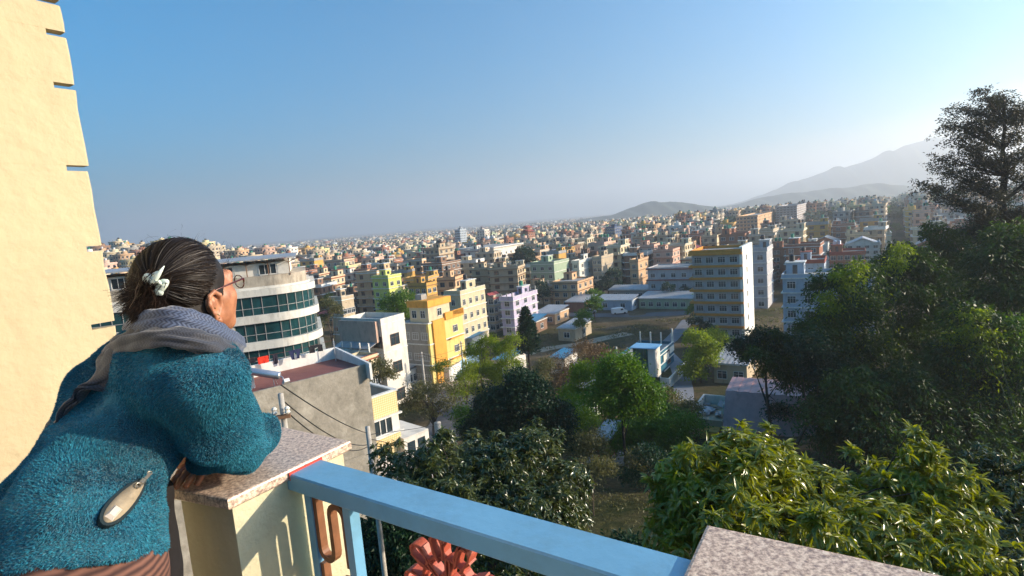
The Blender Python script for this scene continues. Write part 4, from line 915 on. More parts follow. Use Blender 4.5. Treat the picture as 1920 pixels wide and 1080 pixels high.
# ------------------------------------------------------------------ poles and wires
def pole(px, py, Y, h, r, label, arms=2, lean=0.):
    t = aty(px, py, Y); root = empty('utility_pole', (t[0], t[1], t[2]-h)); tag(root, label, 'utility pole')
    MB().tube([(0, 0, -2), (0, 0, h*.5), (lean, 0, h)], [r*1.3, r*1.15, r], 10).build('shaft', mat('pole_concrete', (.42, .39, .34), .9, var=.2, scale=5, bump=.2, bscale=30), root, smooth=True)
    for k in range(arms):
        MB().box((lean, -r-.03, h-.35-k*.5), (1.2 if r > .1 else .26, .06, .06), rz=.3).build('crossarm', trims['brown'], root)
        for s_ in (-1, 1): MB().lathe((lean+s_*(.5 if r > .1 else .10), -r-.03, h-.31-k*.5), [(.02, 0), (.045, .03), (.03, .06), (.045, .09), (.02, .12)], 8).build('insulator', trims['white'], root)
    return t
pt1 = pole(526, 738, 8.5, 9, .042, 'thin concrete pole top just beyond the granite coping', 1)
pt2 = pole(689, 800, 16, 9, .07, 'dark leaning utility pole at the corner of the concrete house', 0, 0)
pt3 = pole(790, 660, 92, 12, .16, 'tall concrete utility pole in front of the yellow and orange house')
pt4 = pole(820, 792, 66, 8, .42, 'thick pale concrete column standing by the street under the tree', 0)
pt5 = pole(1155, 690, 88, 9, .07, 'thin white pole in front of the teal house', 1)
pt6 = pole(864, 640, 100, 12, .13, 'dark slim pole with hanging cables by the blue wall', 2)
def wire(a, b_, sag, label, r=.012):
    a, b_ = Vector(a), Vector(b_); pts = [a.lerp(b_, t)+Vector((0, 0, -4*sag*t*(1-t))) for t in np.linspace(0, 1, 14)]
    tag(MB().tube(pts, r, 5).build('cable', mat('cable_black', (.02, .02, .02), .6)), label, 'cable')
wm0 = aty(440, 640, 7.5)
wire(aty(527, 722, 8.5), aty(688, 812, 16), .1, 'upper black cable crossing the concrete wall', .011)
wire(aty(527, 748, 8.5), aty(688, 834, 16), .25, 'middle black cable crossing the concrete wall', .011)
wire(aty(530, 765, 8.5), aty(688, 838, 16), .35, 'lowest black cable crossing the concrete wall', .011)
wire(aty(689, 815, 16), aty(905, 760, 60), .5, 'pale cable running from the dark pole to the dark green tree', .012)
wire(aty(689, 822, 16), aty(860, 825, 60), .6, 'black cable hanging over the tiled house and street', .012)
wire(aty(864, 650, 100), aty(790, 668, 92), .5, 'cable between the slim dark pole and the tall pole', .02)
for (a_, b_, Y_, lb_) in (((942, 690), (948, 722), 84, 'short pale bare pole standing before the feathery tree'), ((931, 738), (932, 765), 70, 'pale stub pole above the dark broad tree'), ((1330, 640), (1336, 668), 98, 'thin pale leaning post beside the dirt lane')):
    q_ = aty(a_[0], a_[1], Y_); r2_ = aty(b_[0], b_[1], Y_); tag(MB().tube([tuple(q_), tuple((q_+r2_)/2), tuple(r2_+(r2_-q_)*.8)], .09, 7).build('pole', mat('pole_pale', (.55, .52, .45), .9)), lb_, 'pole')
wire(aty(905, 640, 88), aty(884, 760, 66), 1.2, 'pale cable drooping in front of the yellow-green trees', .03)
wire(aty(790, 664, 92), aty(1155, 672, 88), 2.2, 'long black cable from the tall pole to the white pole', .03)
wire(aty(905, 760, 60), aty(1160, 720, 62), 1.0, 'black cable passing through the central tree crowns', .02)
# ------------------------------------------------------------------ vehicles
def van():
    g = g2(1161, 589); z = float(gz(*g)); root = empty('van', (g[0], g[1], z+.08), R_(4)); tag(root, 'white delivery van parked on the road by the blue shed', 'van')
    wp = mat('car_white', (.75, .75, .74), .3, var=.03, spec=.6)
    pr = [(-2.3, .35), (-2.35, 1.2), (-2.25, 1.95), (1.0, 2.0), (1.25, 1.95), (1.9, 1.25), (2.4, 1.05), (2.5, .6), (2.45, .35)]
    def side(w_): return [(x, w_, z_) for x, z_ in pr]
    k = len(pr); b = MB(); b.add(side(-.85)+side(.85), [tuple(range(k))[::-1], tuple(range(k, 2*k))]+[(i, (i+1) % k, k+(i+1) % k, k+i) for i in range(k)]); b.build('body', wp, root)
    b = MB(); b.add([(1.32, -.75, 1.86), (1.88, -.75, 1.3), (1.88, .75, 1.3), (1.32, .75, 1.86), (1.36, -.75, 1.88), (1.92, -.75, 1.32), (1.92, .75, 1.32), (1.36, .75, 1.88)], [(3, 2, 1, 0), (4, 5, 6, 7), (0, 1, 5, 4), (1, 2, 6, 5), (2, 3, 7, 6), (3, 0, 4, 7)]); b.build('windscreen', glass, root)
    for s_ in (-.86, .86): MB().box((.75, s_, 1.5), (.75, .03, .5)).build('side_window', glass, root)
    for x in (-1.5, 1.6):
        for s_ in (-.8, .8): MB().tube([(x, s_-.1, .33), (x, s_+.1, .33)], .33, 14).build('wheel', mat('tyre', (.015, .015, .015), .9), root)
    for s_ in (-.6, .6): MB().box((2.47, s_, .8), (.08, .3, .18)).build('headlight', steel, root)
    g = g2(1108, 588); root = empty('car', (g[0], g[1], float(gz(*g))+.08), R_(-12)); tag(root, 'silver hatchback parked left of the white van', 'car')
    pr = [(-1.8, .3), (-1.85, .8), (-1.6, .95), (-1.2, 1.42), (.3, 1.45), (.95, .98), (1.7, .85), (1.85, .5), (1.8, .3)]; k = len(pr)
    b = MB(); b.add([(x, -.78, z_) for x, z_ in pr]+[(x, .78, z_) for x, z_ in pr], [tuple(range(k))[::-1], tuple(range(k, 2*k))]+[(i, (i+1) % k, k+(i+1) % k, k+i) for i in range(k)]); b.build('body', mat('car_silver', (.4, .42, .43), .3, var=.03, metal=.4), root)
    for s_ in (-.79, .79): MB().box((-.4, s_, 1.18), (1.4, .03, .35)).build('side_window', glass, root)
    for x in (-1.15, 1.15):
        for s_ in (-.72, .72): MB().tube([(x, s_-.09, .3), (x, s_+.09, .3)], .3, 14).build('wheel', mat('tyre', (.015, .015, .015), .9), root)
van()
tw = aty(244, 466, 470); b = MB(); hgt = 15; b.lathe((0, 0, 0), [(1.6, -2), (1.4, 3), (1.25, hgt-4), (1.6, hgt-3.6), (1.0, hgt-3), (.3, hgt)], 14)
twe = empty('white_tower', (tw[0], tw[1], tw[2]-hgt)); tag(twe, 'slim white monument tower on the skyline at the far left', 'tower'); b.build('shaft', wallm('white'), twe)
# ------------------------------------------------------------------ the town
TOWNC = ['cream', 'beige', 'brick red', 'peach', 'pale yellow', 'brown', 'grey', 'beige', 'cream', 'pink', 'brick red', 'brown', 'white', 'beige', 'grey', 'peach', 'ochre', 'cream']
def proto(i):
    rs = random.Random(100+i); wall = TOWNC[i % len(TOWNC)]; W = rs.uniform(7.5, 11.5); D = rs.uniform(9, 12.5); nf = rs.choice([3, 3, 4, 4, 5]); fh = 3.0
    roof = rs.choice([None, None, None, None, 'gable', None])
    st = dict(over=rs.choice([.15, .3, .5, .7]), band=rs.choice([0, 0, .12]), par=rs.choice([.5, .9, .9, 1.1]), partrim=rs.random() < .35, trim=rs.choice(['white', 'white', 'brown', 'grey', 'red', 'white']), posts=rs.choice([0, 0, 0, 3]), stair=rs.choice([1, 2, 1]), tanks=rs.choice([1, 1, 2]), tank=rs.choice(['black', 'black', 'green']), ww=rs.choice([1.2, 1.5, 1.9]), balc=rs.choice([None, (-.9, -.1), (-.3, .9), (-1, 1)]), wr=rs.choice([0, 2, 3, 3, 3]), darkframe=rs.random() < .4)
    if roof: st['par'] = 0
    root = empty('house', (0, 0, 0)); b, z0 = body_mesh(W, D, nf, fh, wall, 0, st, rs)
    b.build('wall', [wallm(wall), trims[st['trim']], concr], root)
    b = MB(); [win_geo(b, f, u, z, w, h, half, 1, 0) for (f, u, z, w, h, half) in face_windows(W, D, nf, fh, st)]
    tag(b.build('glazing', [glass, wframe_d if st['darkframe'] else wframe], root), kind='stuff')
    rc = rs.choice(['red', 'red', 'grey'])
    if roof: r, g_ = gable(root, W, D, nf*fh-.1, {'red': tin_red, 'grey': tin}[rc], 2.3); g_.build('gable_wall', wallm(wall), root)
    else: add_top(root, W, D, z0, st, rs, wall)
    nm = {3: 'three', 4: 'four', 5: 'five'}[nf]
    feat = ('%s pitched roof' % rc) if roof else ('bare roof columns' if st['posts'] else ('two %s tanks' % st['tank'] if st['tanks'] == 2 else 'one %s tank' % st['tank']))
    return root, max(W, D), f'{wall} {nm}-storey house', feat, nf*fh+(0 if roof else 3), (W, D)
PROT = [proto(i) for i in range(36)]
def town():
    rs = random.Random(7); cells = []
    for iu in range(-90, 130):
        for iv in range(-10, 110):
            u = iu*12.4+(iv//3 % 2)*5+(iv//3)*2.0; v = iv*13.6+(6 if (iu//5) % 2 else 0)+(3.5*(iv//2))
            if iu % 6 == 0: continue
            x, y = EU[0]*u+EN[0]*v, EU[1]*u+EN[1]*v; x += rs.uniform(-1.4, 1.4); y += rs.uniform(-1.4, 1.4)
            if y < 108: continue
            d = math.hypot(x, y)
            if d > 1150: continue
            z = float(gz(x, y)); px, py = proj((x, y, z+6))
            if not (150 < px < 1990): continue
            if rs.random() < .08: continue
            cells.append((d, x, y, z, rs.random()))
    cells.sort(); out = []
    for d, x, y, z, q in cells:
        H = 13; S = 1050/y; px, pb = proj((x, y, z)); pt = proj((x, y, z+H))[1]; hw = 7*S
        if d < 2000:
            ok = True
            for (lx, ly, lr, bx, LY, ph) in LM:
                if math.hypot(x-lx, y-ly) < lr+5.5: ok = False; break
                if y < LY-4 and px+hw > bx[0] and px-hw < bx[2] and pt < bx[3]-4 and pb > bx[1]: ok = False; break
            if not ok: continue
        # open ground: field, yard with trees, street; and what the bamboo hides
        if 880 < px < 1310 and pb > 572: continue
        if px < 700 and y < 124: continue
        if px > 1395 and pb > 540+0*px: continue
        if px > 1300 and px < 1420 and pb > 585: continue
        if px > 1560 and pb > 500: continue
        if 600 < px < 880 and pb > 640: continue
        if px > 1750 and pb > 470: continue
        out.append((d, x, y, z, q, px, pb, pt))
    return out
CELLS = town(); NEAR = CELLS[:245]; MID = CELLS[245:]
def phrase_for(px, pb, y):
    best = None
    for (lx, ly, lr, bx, LY, ph) in LM:
        if ph == 'x' or LY > 700: continue
        cx = (bx[0]+bx[2])/2; cyy = bx[1]
        s_ = math.hypot(px-cx, (pb-8-cyy)*1.3)
        if best is None or s_ < best[0]: best = (s_, cx, cyy, ph)
    s_, cx, cyy, ph = best
    dx, dy = px-cx, pb-8-cyy
    rel = ('right of' if dx > 0 else 'left of') if abs(dx) > abs(dy)*1.0 else ('above' if dy < 0 else 'below')
    return rel, ph, s_
ORD = ['', 'second ', 'third ', 'fourth ', 'fifth ', 'sixth ', 'seventh ', 'eighth ', 'ninth ', 'tenth ', 'eleventh ', 'twelfth ', 'thirteenth ', 'fourteenth ', 'fifteenth ']
lbl = {}; used = set(); seq = {}
order = []
for (d, x, y, z, q, px, pb, pt) in NEAR:
    pi = int(q*36*7.3) % 36; root, sz, desc, feat, hh, wd = PROT[pi]
    rel, ph, s_ = phrase_for(px, pb, y); key = (desc, feat, rel, ph); order.append((s_, key, (d, x, y, z, q, px, pb, pt), pi))
order.sort(key=lambda t: t[0])
for s_, key, (d, x, y, z, q, px, pb, pt), pi in order:
    k = seq.get(key, 0); seq[key] = k+1; desc, feat, rel, ph = key
    L_ = f'{desc} with {feat}, {ORD[min(k, 14)]}{"" if k else "nearest such "}{rel} {ph}' if k else f'{desc} with {feat}, nearest such {rel} {ph}'
    if k: L_ = f'{desc} with {feat}, {ORD[min(k, 14)]}such {rel} {ph}'
    root = PROT[pi][0]
    o = root if pi not in used else copy_tree(root); used.add(pi)
    o.location = (x, y, z); rr = random.Random(int(x*7+y*13)); o.rotation_euler = (0, 0, RZ+rr.gauss(0, .06)+(.25 if math.sin(x*.012+y*.009) > .55 else 0)); 
    sc_ = rr.uniform(.86, 1.08); o.scale = (sc_*rr.uniform(.92, 1.08), sc_*rr.uniform(.92, 1.08), rr.uniform(.85, 1.12))
    w_ = L_.split()
    if len(w_) > 16: L_ = L_.replace(' with '+feat, ', '+feat).replace('nearest such ', 'nearest '); w_ = L_.split()
    tag(o, ' '.join(w_), 'house', 'houses of the town')
for i, p in enumerate(PROT):
    if i not in used:
        for ch in list(p[0].children): bpy.data.objects.remove(ch)
        bpy.data.objects.remove(p[0])
def boxes_mesh(name, B, C, kinds=None):
    """B: (n,7) cx cy cz hx hy hz rot ; five visible faces each"""
    B = np.asarray(B, float); C = np.asarray(C, float); n = len(B); co_, si = np.cos(B[:, 6]), np.sin(B[:, 6]); V = np.zeros((n, 8, 3))
    for k, (a, b_, c_) in enumerate([(-1, -1, -1), (1, -1, -1), (1, 1, -1), (-1, 1, -1), (-1, -1, 1), (1, -1, 1), (1, 1, 1), (-1, 1, 1)]):
        lx, ly = a*B[:, 3], b_*B[:, 4]; V[:, k, 0] = B[:, 0]+lx*co_-ly*si; V[:, k, 1] = B[:, 1]+lx*si+ly*co_; V[:, k, 2] = B[:, 2]+c_*B[:, 5]
    Fq = np.array([(4, 5, 6, 7), (0, 1, 5, 4), (1, 2, 6, 5), (2, 3, 7, 6), (3, 0, 4, 7)]); F = (np.arange(n)[:, None, None]*8+Fq[None]).reshape(-1, 4)
    o = link(name, npmesh(name, V.reshape(-1, 3), F, attr_mat('town_wall_colours'), col=np.repeat(C, 5, 0))); tag(o, kind='stuff'); return o
def far_town():
    rs = random.Random(11); B = []; C = []
    pal = [WALLC[c] for c in TOWNC]
    def sub(x, y, z, rot, lx, ly, lz, hx, hy, hz_, col):
        c, s_ = math.cos(rot), math.sin(rot); B.append((x+lx*c-ly*s_, y+lx*s_+ly*c, z+lz, hx, hy, hz_, rot)); C.append(col)
    for (d, x, y, z, q, px, pb, pt) in MID:
        rot = RZ+rs.gauss(0, .08); W = rs.uniform(7, 12)/2; D = rs.uniform(9, 13)/2; nf = rs.choice([2, 3, 3, 4, 4, 5] if d < 600 else [2, 2, 3, 3, 4]); H = nf*3.
        col = rs.choice(pal); k = rs.uniform(.8, 1.15); col = tuple(min(.8, v*k) for v in col); tr = (.6, .58, .54) if rs.random() < .6 else (.25, .17, .12)
        sub(x, y, z, rot, 0, 0, H/2-2, W, D, H/2+2, col)
        for i in range(1, nf+1):
            sub(x, y, z, rot, 0, 0, i*3, W+.35, D+.35, .12, tr)
        for i in range(nf):
            if d < 700:
                nn = 3
                for kx in range(nn):
                    u = -W+2*W*(kx+.5)/nn; sub(x, y, z, rot, u, -D-.02, i*3+1.5, .75, .05, .65, (.03, .035, .045))
                    u = -D+2*D*(kx+.5)/nn; sub(x, y, z, rot, W+.02, u, i*3+1.5, .05, .7, .65, (.03, .035, .045))
            else:
                sub(x, y, z, rot, 0, -D-.02, i*3+1.5, W*.75, .05, .5, (.05, .055, .06)); 
                if rs.random() < .5: sub(x, y, z, rot, W+.02, 0, i*3+1.5, .05, D*.6, .5, (.06, .06, .065))
        sub(x, y, z, rot, -W*.4, D*.4, H+1.4, W*.35, D*.3, 1.3, col); sub(x, y, z, rot, -W*.4, D*.4, H+3.3, .6, .6, .6, rs.choice([(.015, .015, .015), (.015, .015, .015), (.5, .5, .5), (.03, .2, .12)]))
        for a in (-1, 1): sub(x, y, z, rot, a*(W+.3), 0, H+.5, .08, D+.3, .45, col)
        sub(x, y, z, rot, 0, -D-.3, H+.5, W+.2, .08, .45, col)
        if rs.random() < .3:
            for a in (-1, 0, 1): sub(x, y, z, rot, a*W*.85, -D*.8, H+1.2, .15, .15, 1.2, (.35, .33, .3))
    boxes_mesh('distant_houses', B, C); B.clear(); C.clear()
    R = np.random.RandomState(3); n = 26000
    dd = 1080+2600*R.rand(n)**1.25; an = R.uniform(-.62, .80, n); X = np.sin(an)*dd; Yv = np.cos(an)*dd; Z = gz(X, Yv)
    dens = np.sin(X*.006+1)*np.sin(Yv*.0045+2)+.5*np.sin(X*.017)*np.sin(Yv*.013); keep = dens > -.45+R.rand(n)*.5; keep |= R.rand(n) < .15
    X, Yv, Z, dd = X[keep], Yv[keep], Z[keep], dd[keep]; n = len(X)
    hs = R.uniform(2, 4.2, n)*(1+(R.rand(n) < .04)*1.); pal_ = np.array(pal+[(.6, .6, .58)]*4)
    Bf = np.stack([X, Yv, Z+hs/2, R.uniform(3.5, 8, n), R.uniform(3.5, 8, n), hs, RZ+R.normal(0, .5, n)], 1)
    boxes_mesh('distant_city', Bf, pal_[R.randint(0, len(pal_), n)]*R.uniform(.7, 1.1, (n, 1)))
far_town()
# ================================================================== TREES AND PLANTS
LM_G = leaf_mat('leaf_green', (.040, .10, .009), (.13, .22, .018), trans=.3, scale=.5)
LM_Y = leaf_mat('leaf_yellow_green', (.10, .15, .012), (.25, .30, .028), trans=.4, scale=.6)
LM_D = leaf_mat('leaf_dark', (.008, .028, .014), (.022, .06, .022), trans=.2, scale=.5)
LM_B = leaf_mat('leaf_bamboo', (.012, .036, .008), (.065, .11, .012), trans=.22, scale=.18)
LM_O = leaf_mat('leaf_olive', (.07, .075, .025), (.14, .13, .05), trans=.3, scale=.8)
LM_R = leaf_mat('leaf_brown', (.10, .06, .03), (.20, .13, .06), trans=.25, scale=.8)
LM_T = leaf_mat('leaf_tall_tree', (.018, .022, .012), (.045, .045, .020), trans=.18, scale=.5)
LM_F = leaf_mat('leaf_glossy', (.13, .15, .014), (.31, .32, .035), rough=.28, trans=.3, spec=.7, scale=1.2)
LM_F2 = leaf_mat('leaf_glossy_dark', (.030, .058, .014), (.13, .14, .035), rough=.26, trans=.22, spec=.8, scale=1.5)
bark = mat('bark', (.10, .075, .055), .95, var=.35, scale=4, bump=.6, bscale=14); barkd = mat('bark_dark', (.035, .028, .022), .95, var=.3, scale=4, bump=.5)
RNG = np.random.RandomState(17)
def unit(v): return v/np.maximum(np.linalg.norm(v, axis=-1, keepdims=True), 1e-9)
def leaf_arrays(P, D, L, Wd, Nrm=None, detail=False):
    """P base points, D directions, L lengths, Wd widths -> V,F (quads)"""
    n = len(P); D = unit(D); R3 = RNG.normal(0, 1, (n, 3)) if Nrm is None else Nrm
    S = unit(np.cross(D, R3)); U = unit(np.cross(S, D)); L = np.broadcast_to(L, (n,))[:, None]; Wd = np.broadcast_to(Wd, (n,))[:, None]
    if not detail:
        V = np.stack([P, P+D*L*.45+S*Wd*.5+U*L*.05, P+D*L-U*L*.08, P+D*L*.45-S*Wd*.5+U*L*.05], 1); F = np.arange(n)[:, None]*4+np.array([[0, 1, 2, 3]])
        return V.reshape(-1, 3), F
    V = np.stack([P, P+D*L*.38+U*L*.03, P+D*L-U*L*.16, P+D*L*.33+S*Wd*.5+U*L*.09, P+D*L*.72+S*Wd*.36+U*L*.0, P+D*L*.33-S*Wd*.5+U*L*.09, P+D*L*.72-S*Wd*.36], 1)
    F = np.arange(n)[:, None, None]*7+np.array([[0, 3, 4, 1], [1, 4, 2, 2], [0, 1, 6, 5], [1, 2, 2, 6]])[None]
    V = V.reshape(-1, 3); F = np.array([[0, 3, 4, 1], [0, 1, 6, 5]])[None]+np.arange(n)[:, None, None]*7; T = np.array([[1, 4, 2], [1, 2, 6]])[None]+np.arange(n)[:, None, None]*7
    F4 = np.concatenate([F.reshape(-1, 4), np.concatenate([T.reshape(-1, 3)[:, :1], T.reshape(-1, 3)[:, 1:2], T.reshape(-1, 3)[:, 2:], T.reshape(-1, 3)[:, 2:]], 1)])
    return V, F4
def tri_quads_mesh(name, V, F, m):
    """accept quads with repeated last vertex (triangles)"""
    tri = F[:, 2] == F[:, 3]; me = bpy.data.meshes.new(name); me.vertices.add(len(V)); me.vertices.foreach_set('co', np.ascontiguousarray(V, np.float32).ravel())
    Q = F[~tri]; T = F[tri][:, :3]; idx = np.concatenate([Q.ravel(), T.ravel()]).astype(np.int32); me.loops.add(len(idx)); me.loops.foreach_set('vertex_index', idx)
    me.polygons.add(len(Q)+len(T)); st = np.concatenate([np.arange(len(Q))*4, len(Q)*4+np.arange(len(T))*3]).astype(np.int32); me.polygons.foreach_set('loop_start', st)
    me.materials.append(m); me.update(calc_edges=True); return me
def in_blobs(blobs, n, shell=.55):
    """random points in ellipsoids (c, (rx,ry,rz)), denser near their surface"""
    C = np.array([b[0] for b in blobs], float); Rr = np.array([b[1] if hasattr(b[1], '__len__') else (b[1],)*3 for b in blobs], float)
    wgt = Rr.prod(1)**.7; k = RNG.choice(len(blobs), n, p=wgt/wgt.sum()); d = unit(RNG.normal(0, 1, (n, 3))); d[:, 2] = np.where(d[:, 2] < -.3, -d[:, 2]*.6, d[:, 2])
    r = shell+(1-shell)*RNG.rand(n)**.7; r *= 1+.18*np.sin(d[:, 0]*7+k)*np.cos(d[:, 1]*6+k*2)
    return C[k]+d*Rr[k]*r[:, None], d
def crown_leaves(blobs, ncl, per, crad, L, Wd, droop=.3, detail=False, shell=.55, whorl=False):
    c, d = in_blobs(blobs, ncl, shell); k = np.repeat(np.arange(ncl), per)
    if whorl:
        ang = RNG.rand(len(k))*2*math.pi; t = unit(d[k]+np.array([0, 0, .5])); a = unit(np.cross(t, [0.3, .2, 1.])); b_ = np.cross(t, a)
        D = unit(a*np.cos(ang)[:, None]+b_*np.sin(ang)[:, None]+t*RNG.uniform(.0, .9, len(k))[:, None]+np.array([0, 0, -droop])*RNG.rand(len(k))[:, None]*2); P = c[k]+t*RNG.uniform(-crad, crad*.2, len(k))[:, None]
        return leaf_arrays(P, D, L*RNG.uniform(.4, 1.25, len(k)), Wd*RNG.uniform(.55, 1.15, len(k)), Nrm=np.broadcast_to([0, 0, 1.], (len(k), 3))+RNG.normal(0, .35, (len(k), 3)), detail=detail), c
    P = c[k]+RNG.normal(0, crad, (len(k), 3))*np.array([1, 1, .6]); D = unit(RNG.normal(0, 1, (len(k), 3))+d[k]*.5+np.array([0, 0, -droop]))
    return leaf_arrays(P, D, L*RNG.uniform(.6, 1.3, len(k)), Wd*RNG.uniform(.7, 1.2, len(k)), detail=detail), c
def limbs(mb, base, top, tips, r0, rs):
    base, top = Vector(base), Vector(top); h = top-base
    tr = [base.lerp(top, t)+Vector((math.sin(t*5+rs)*.02, math.cos(t*4+rs)*.02, 0))*h.length for t in np.linspace(0, 1, 8)]
    mb.tube(tr, [r0*(1-.65*t) for t in np.linspace(0, 1, 8)], 8)
    for i, tp in enumerate(tips):
        tp = Vector(tp); s_ = .45+.5*((i*.618) % 1); st = base.lerp(top, s_); mid = st.lerp(tp, .5)+Vector((0, 0, .06*(tp-st).length)); rr = r0*(1-.65*s_)*.5
        mb.tube([st, st.lerp(mid, .5)+Vector((0, 0, .02)), mid, tp], [rr, rr*.75, rr*.5, rr*.16], 5)
def make_tree(name, label, blobs, base, m, ncl, per, crad, L, Wd, r0=.2, bm=None, group=None, nl=9, cat='tree', loc=None, **k):
    base = np.array(base, float); root = empty(name, tuple(base)); 
    if label: tag(root, label, cat, group)
    bl = [(np.array(b[0], float)-base, b[1]) for b in blobs]
    (V, F), c = crown_leaves(bl, ncl, per, crad, L, Wd, **k)
    me = tri_quads_mesh('crown', V, F, m) if k.get('detail') else npmesh('crown', V, F, m)
    link('crown', me, root); C = np.mean([b[0] for b in bl], 0); mb = MB()
    limbs(mb, (0, 0, -.5), C+np.array([0, 0, .2]), c[:nl], r0, len(label or ''))
    mb.build('trunk', bm or bark, root, smooth=True); return root
def pb(px, py, Y, rpx, ry=None):
    """a crown lump around pixel (px,py) at distance Y, radius in pixels of the 1920 frame"""
    p = aty(px, py, Y); r = rpx*Y/1050; return (p, (r, (ry or r), r))
def ptree(name, label, lumps, Y, m, dens, L, Wd, crad=.35, foot=None, **k):
    bl = [pb(l[0], l[1], Y+(l[3] if len(l) > 3 else 0), l[2]) for l in lumps]; C = np.mean([b[0] for b in bl], 0)
    if foot: f = aty(foot[0], foot[1], Y); C = f if 0 else np.array([f[0], f[1], 0])
    base = (C[0], C[1], float(gz(C[0], C[1]))); A = sum(b[1][0]**2 for b in bl)
    return make_tree(name, label, bl, base, m, int(dens*A*1.5), k.pop('per', 12), crad, L, Wd, **k)
# middle distance trees
ptree('tree', 'rounded bright green tree between the white house and the lime yellow house', [(735, 572, 24), (758, 565, 24), (748, 590, 26, 2)], 124, LM_G, 14, .42, .22, crad=.4, r0=.25)
ptree('tree', 'olive tree beside the right corner of the curved glass building', [(614, 572, 16), (630, 585, 15), (608, 600, 12)], 115, LM_O, 14, .4, .2, r0=.2)
ptree('tree', 'sunlit yellow-green bamboo-like tree beside the blue wall, left of its pair', [(893, 665, 24), (905, 700, 30), (888, 735, 24), (915, 645, 18)], 88, LM_Y, 22, .42, .12, r0=.14, nl=14)
ptree('tree', 'sunlit feathery green tree just left of the dark conifer trunk', [(946, 660, 22), (955, 690, 28), (940, 720, 30), (965, 640, 16), (950, 750, 26)], 86, LM_Y, 22, .42, .12, r0=.14, nl=14)
ptree('tree', 'big dark green broad tree in the centre below the blue sheet roofs', [(930, 765, 42), (985, 745, 48), (1035, 790, 44), (960, 815, 50), (1010, 835, 46), (900, 810, 36), (1060, 835, 30), (975, 715, 26)], 50, LM_D, 90, .30, .13, crad=.3, r0=.3, nl=16)
ptree('tree', 'bare brownish tree in front of the pale blue shed roofs', [(1045, 690, 32), (1080, 668, 26), (1020, 720, 26)], 84, LM_R, 12, .3, .1, r0=.2, nl=26, per=8)
ptree('tree', 'rust brown leafy tree left of the teal house', [(1120, 668, 28), (1095, 655, 20), (1145, 690, 22)], 90, LM_R, 16, .34, .16, r0=.2, nl=16)
ptree('tree', 'bright yellow-green tree left of the tall thin-trunked tree', [(1105, 712, 34), (1075, 745, 28), (1130, 740, 30), (1090, 700, 20)], 62, LM_Y, 36, .32, .16, r0=.18, nl=12)
ptree('tree', 'tall tree with long dark bare trunk and bright green crown', [(1160, 700, 40), (1200, 740, 40), (1135, 750, 36), (1170, 770, 40), (1215, 770, 26), (1150, 720, 30)], 45, LM_G, 80, .27, .13, foot=(1172, 914), r0=.17, bm=barkd, nl=12)
ptree('tree', 'dark green lower tree right of the tall bare trunk', [(1190, 815, 38), (1225, 800, 30), (1165, 840, 30)], 50, LM_G, 60, .26, .12, r0=.16)
ptree('tree', 'loose olive tree above the mint green house', [(1080, 770, 32), (1095, 800, 30), (1060, 800, 24)], 56, LM_G, 22, .3, .12, r0=.15, nl=14)
ptree('tree', 'yellow-green tree standing left of the orange-banded block foot', [(1305, 640, 24), (1315, 675, 30), (1300, 700, 26), (1330, 655, 22)], 96, LM_Y, 22, .42, .2, r0=.2)
ptree('tree', 'sunlit tree at the foot of the orange-banded block', [(1340, 635, 22), (1362, 648, 20), (1335, 660, 18)], 108, LM_Y, 18, .42, .2, r0=.2)
ptree('shrub', 'olive shrub mass beside the pale path below the teal house', [(1245, 750, 28), (1270, 765, 24), (1225, 762, 22)], 72, LM_O, 24, .3, .15, cat='shrub')
ptree('tree', 'sparse olive tree by the street with thick pale column', [(790, 745, 34), (830, 735, 28), (765, 765, 26), (850, 760, 22), (810, 770, 24)], 70, LM_O, 16, .32, .13, r0=.25, nl=22)
ptree('tree', 'small dusty olive tree in front of the white house', [(712, 692, 22), (728, 706, 18), (700, 708, 14)], 80, LM_O, 20, .34, .16, r0=.16, nl=14)
ptree('shrub', 'green climbing shrub on the terrace of the yellow house', [(832, 688, 16), (818, 696, 12)], 101, LM_G, 22, .3, .14, cat='shrub', r0=.08)
ptree('tree', 'dark small tree standing between huts at the field edge', [(1095, 596, 16), (1088, 608, 12)], 142, LM_G, 12, .5, .25, r0=.15)
ptree('tree', 'dark tree group before the blank cream side wall', [(1150, 516, 15), (1132, 535, 18), (1118, 545, 15), (1160, 540, 14)], 214, LM_D, 6, .7, .35, r0=.3)
ptree('tree', 'round dark green tree right of the long white hall', [(982, 478, 19), (992, 492, 17), (972, 490, 14)], 262, LM_D, 5, .8, .4, r0=.3)
ptree('tree', 'dark tree in the lane right of the orange-banded block', [(1487, 470, 15), (1475, 480, 12)], 250, LM_D, 5, .8, .4, r0=.3)
ptree('shrub', 'bush in front of the red-banded white house, right one', [(1285, 548, 11)], 184, LM_D, 6, .6, .3, cat='shrub', r0=.1)
ptree('shrub', 'bush in front of the red-banded white house, left one', [(1252, 540, 12)], 184, LM_D, 6, .6, .3, cat='shrub', r0=.1)
ptree('tree', 'green tree at the lower left of the blue tin shed', [(1112, 552, 13), (1128, 556, 10)], 192, LM_G, 6, .6, .3, r0=.15)
ptree('tree', 'dark broad tree spreading over the mauve roof', [(1415, 672, 30), (1450, 660, 34), (1390, 655, 24), (1480, 690, 36), (1430, 640, 28), (1460, 775, 22)], 54, LM_D, 60, .28, .13, r0=.2)
ptree('tree', 'leaning tree with pale bare trunk in front of the mauve roof', [(1540, 700, 40), (1575, 745, 36), (1520, 660, 36), (1600, 800, 34)], 47, LM_D, 70, .28, .12, foot=(1478, 850), r0=.16)
ptree('tree', 'yellow-green slender tree right beside the pale blue wall end', [(872, 712, 24), (862, 740, 22), (880, 690, 16)], 82, LM_Y, 18, .4, .12, r0=.12, nl=12)
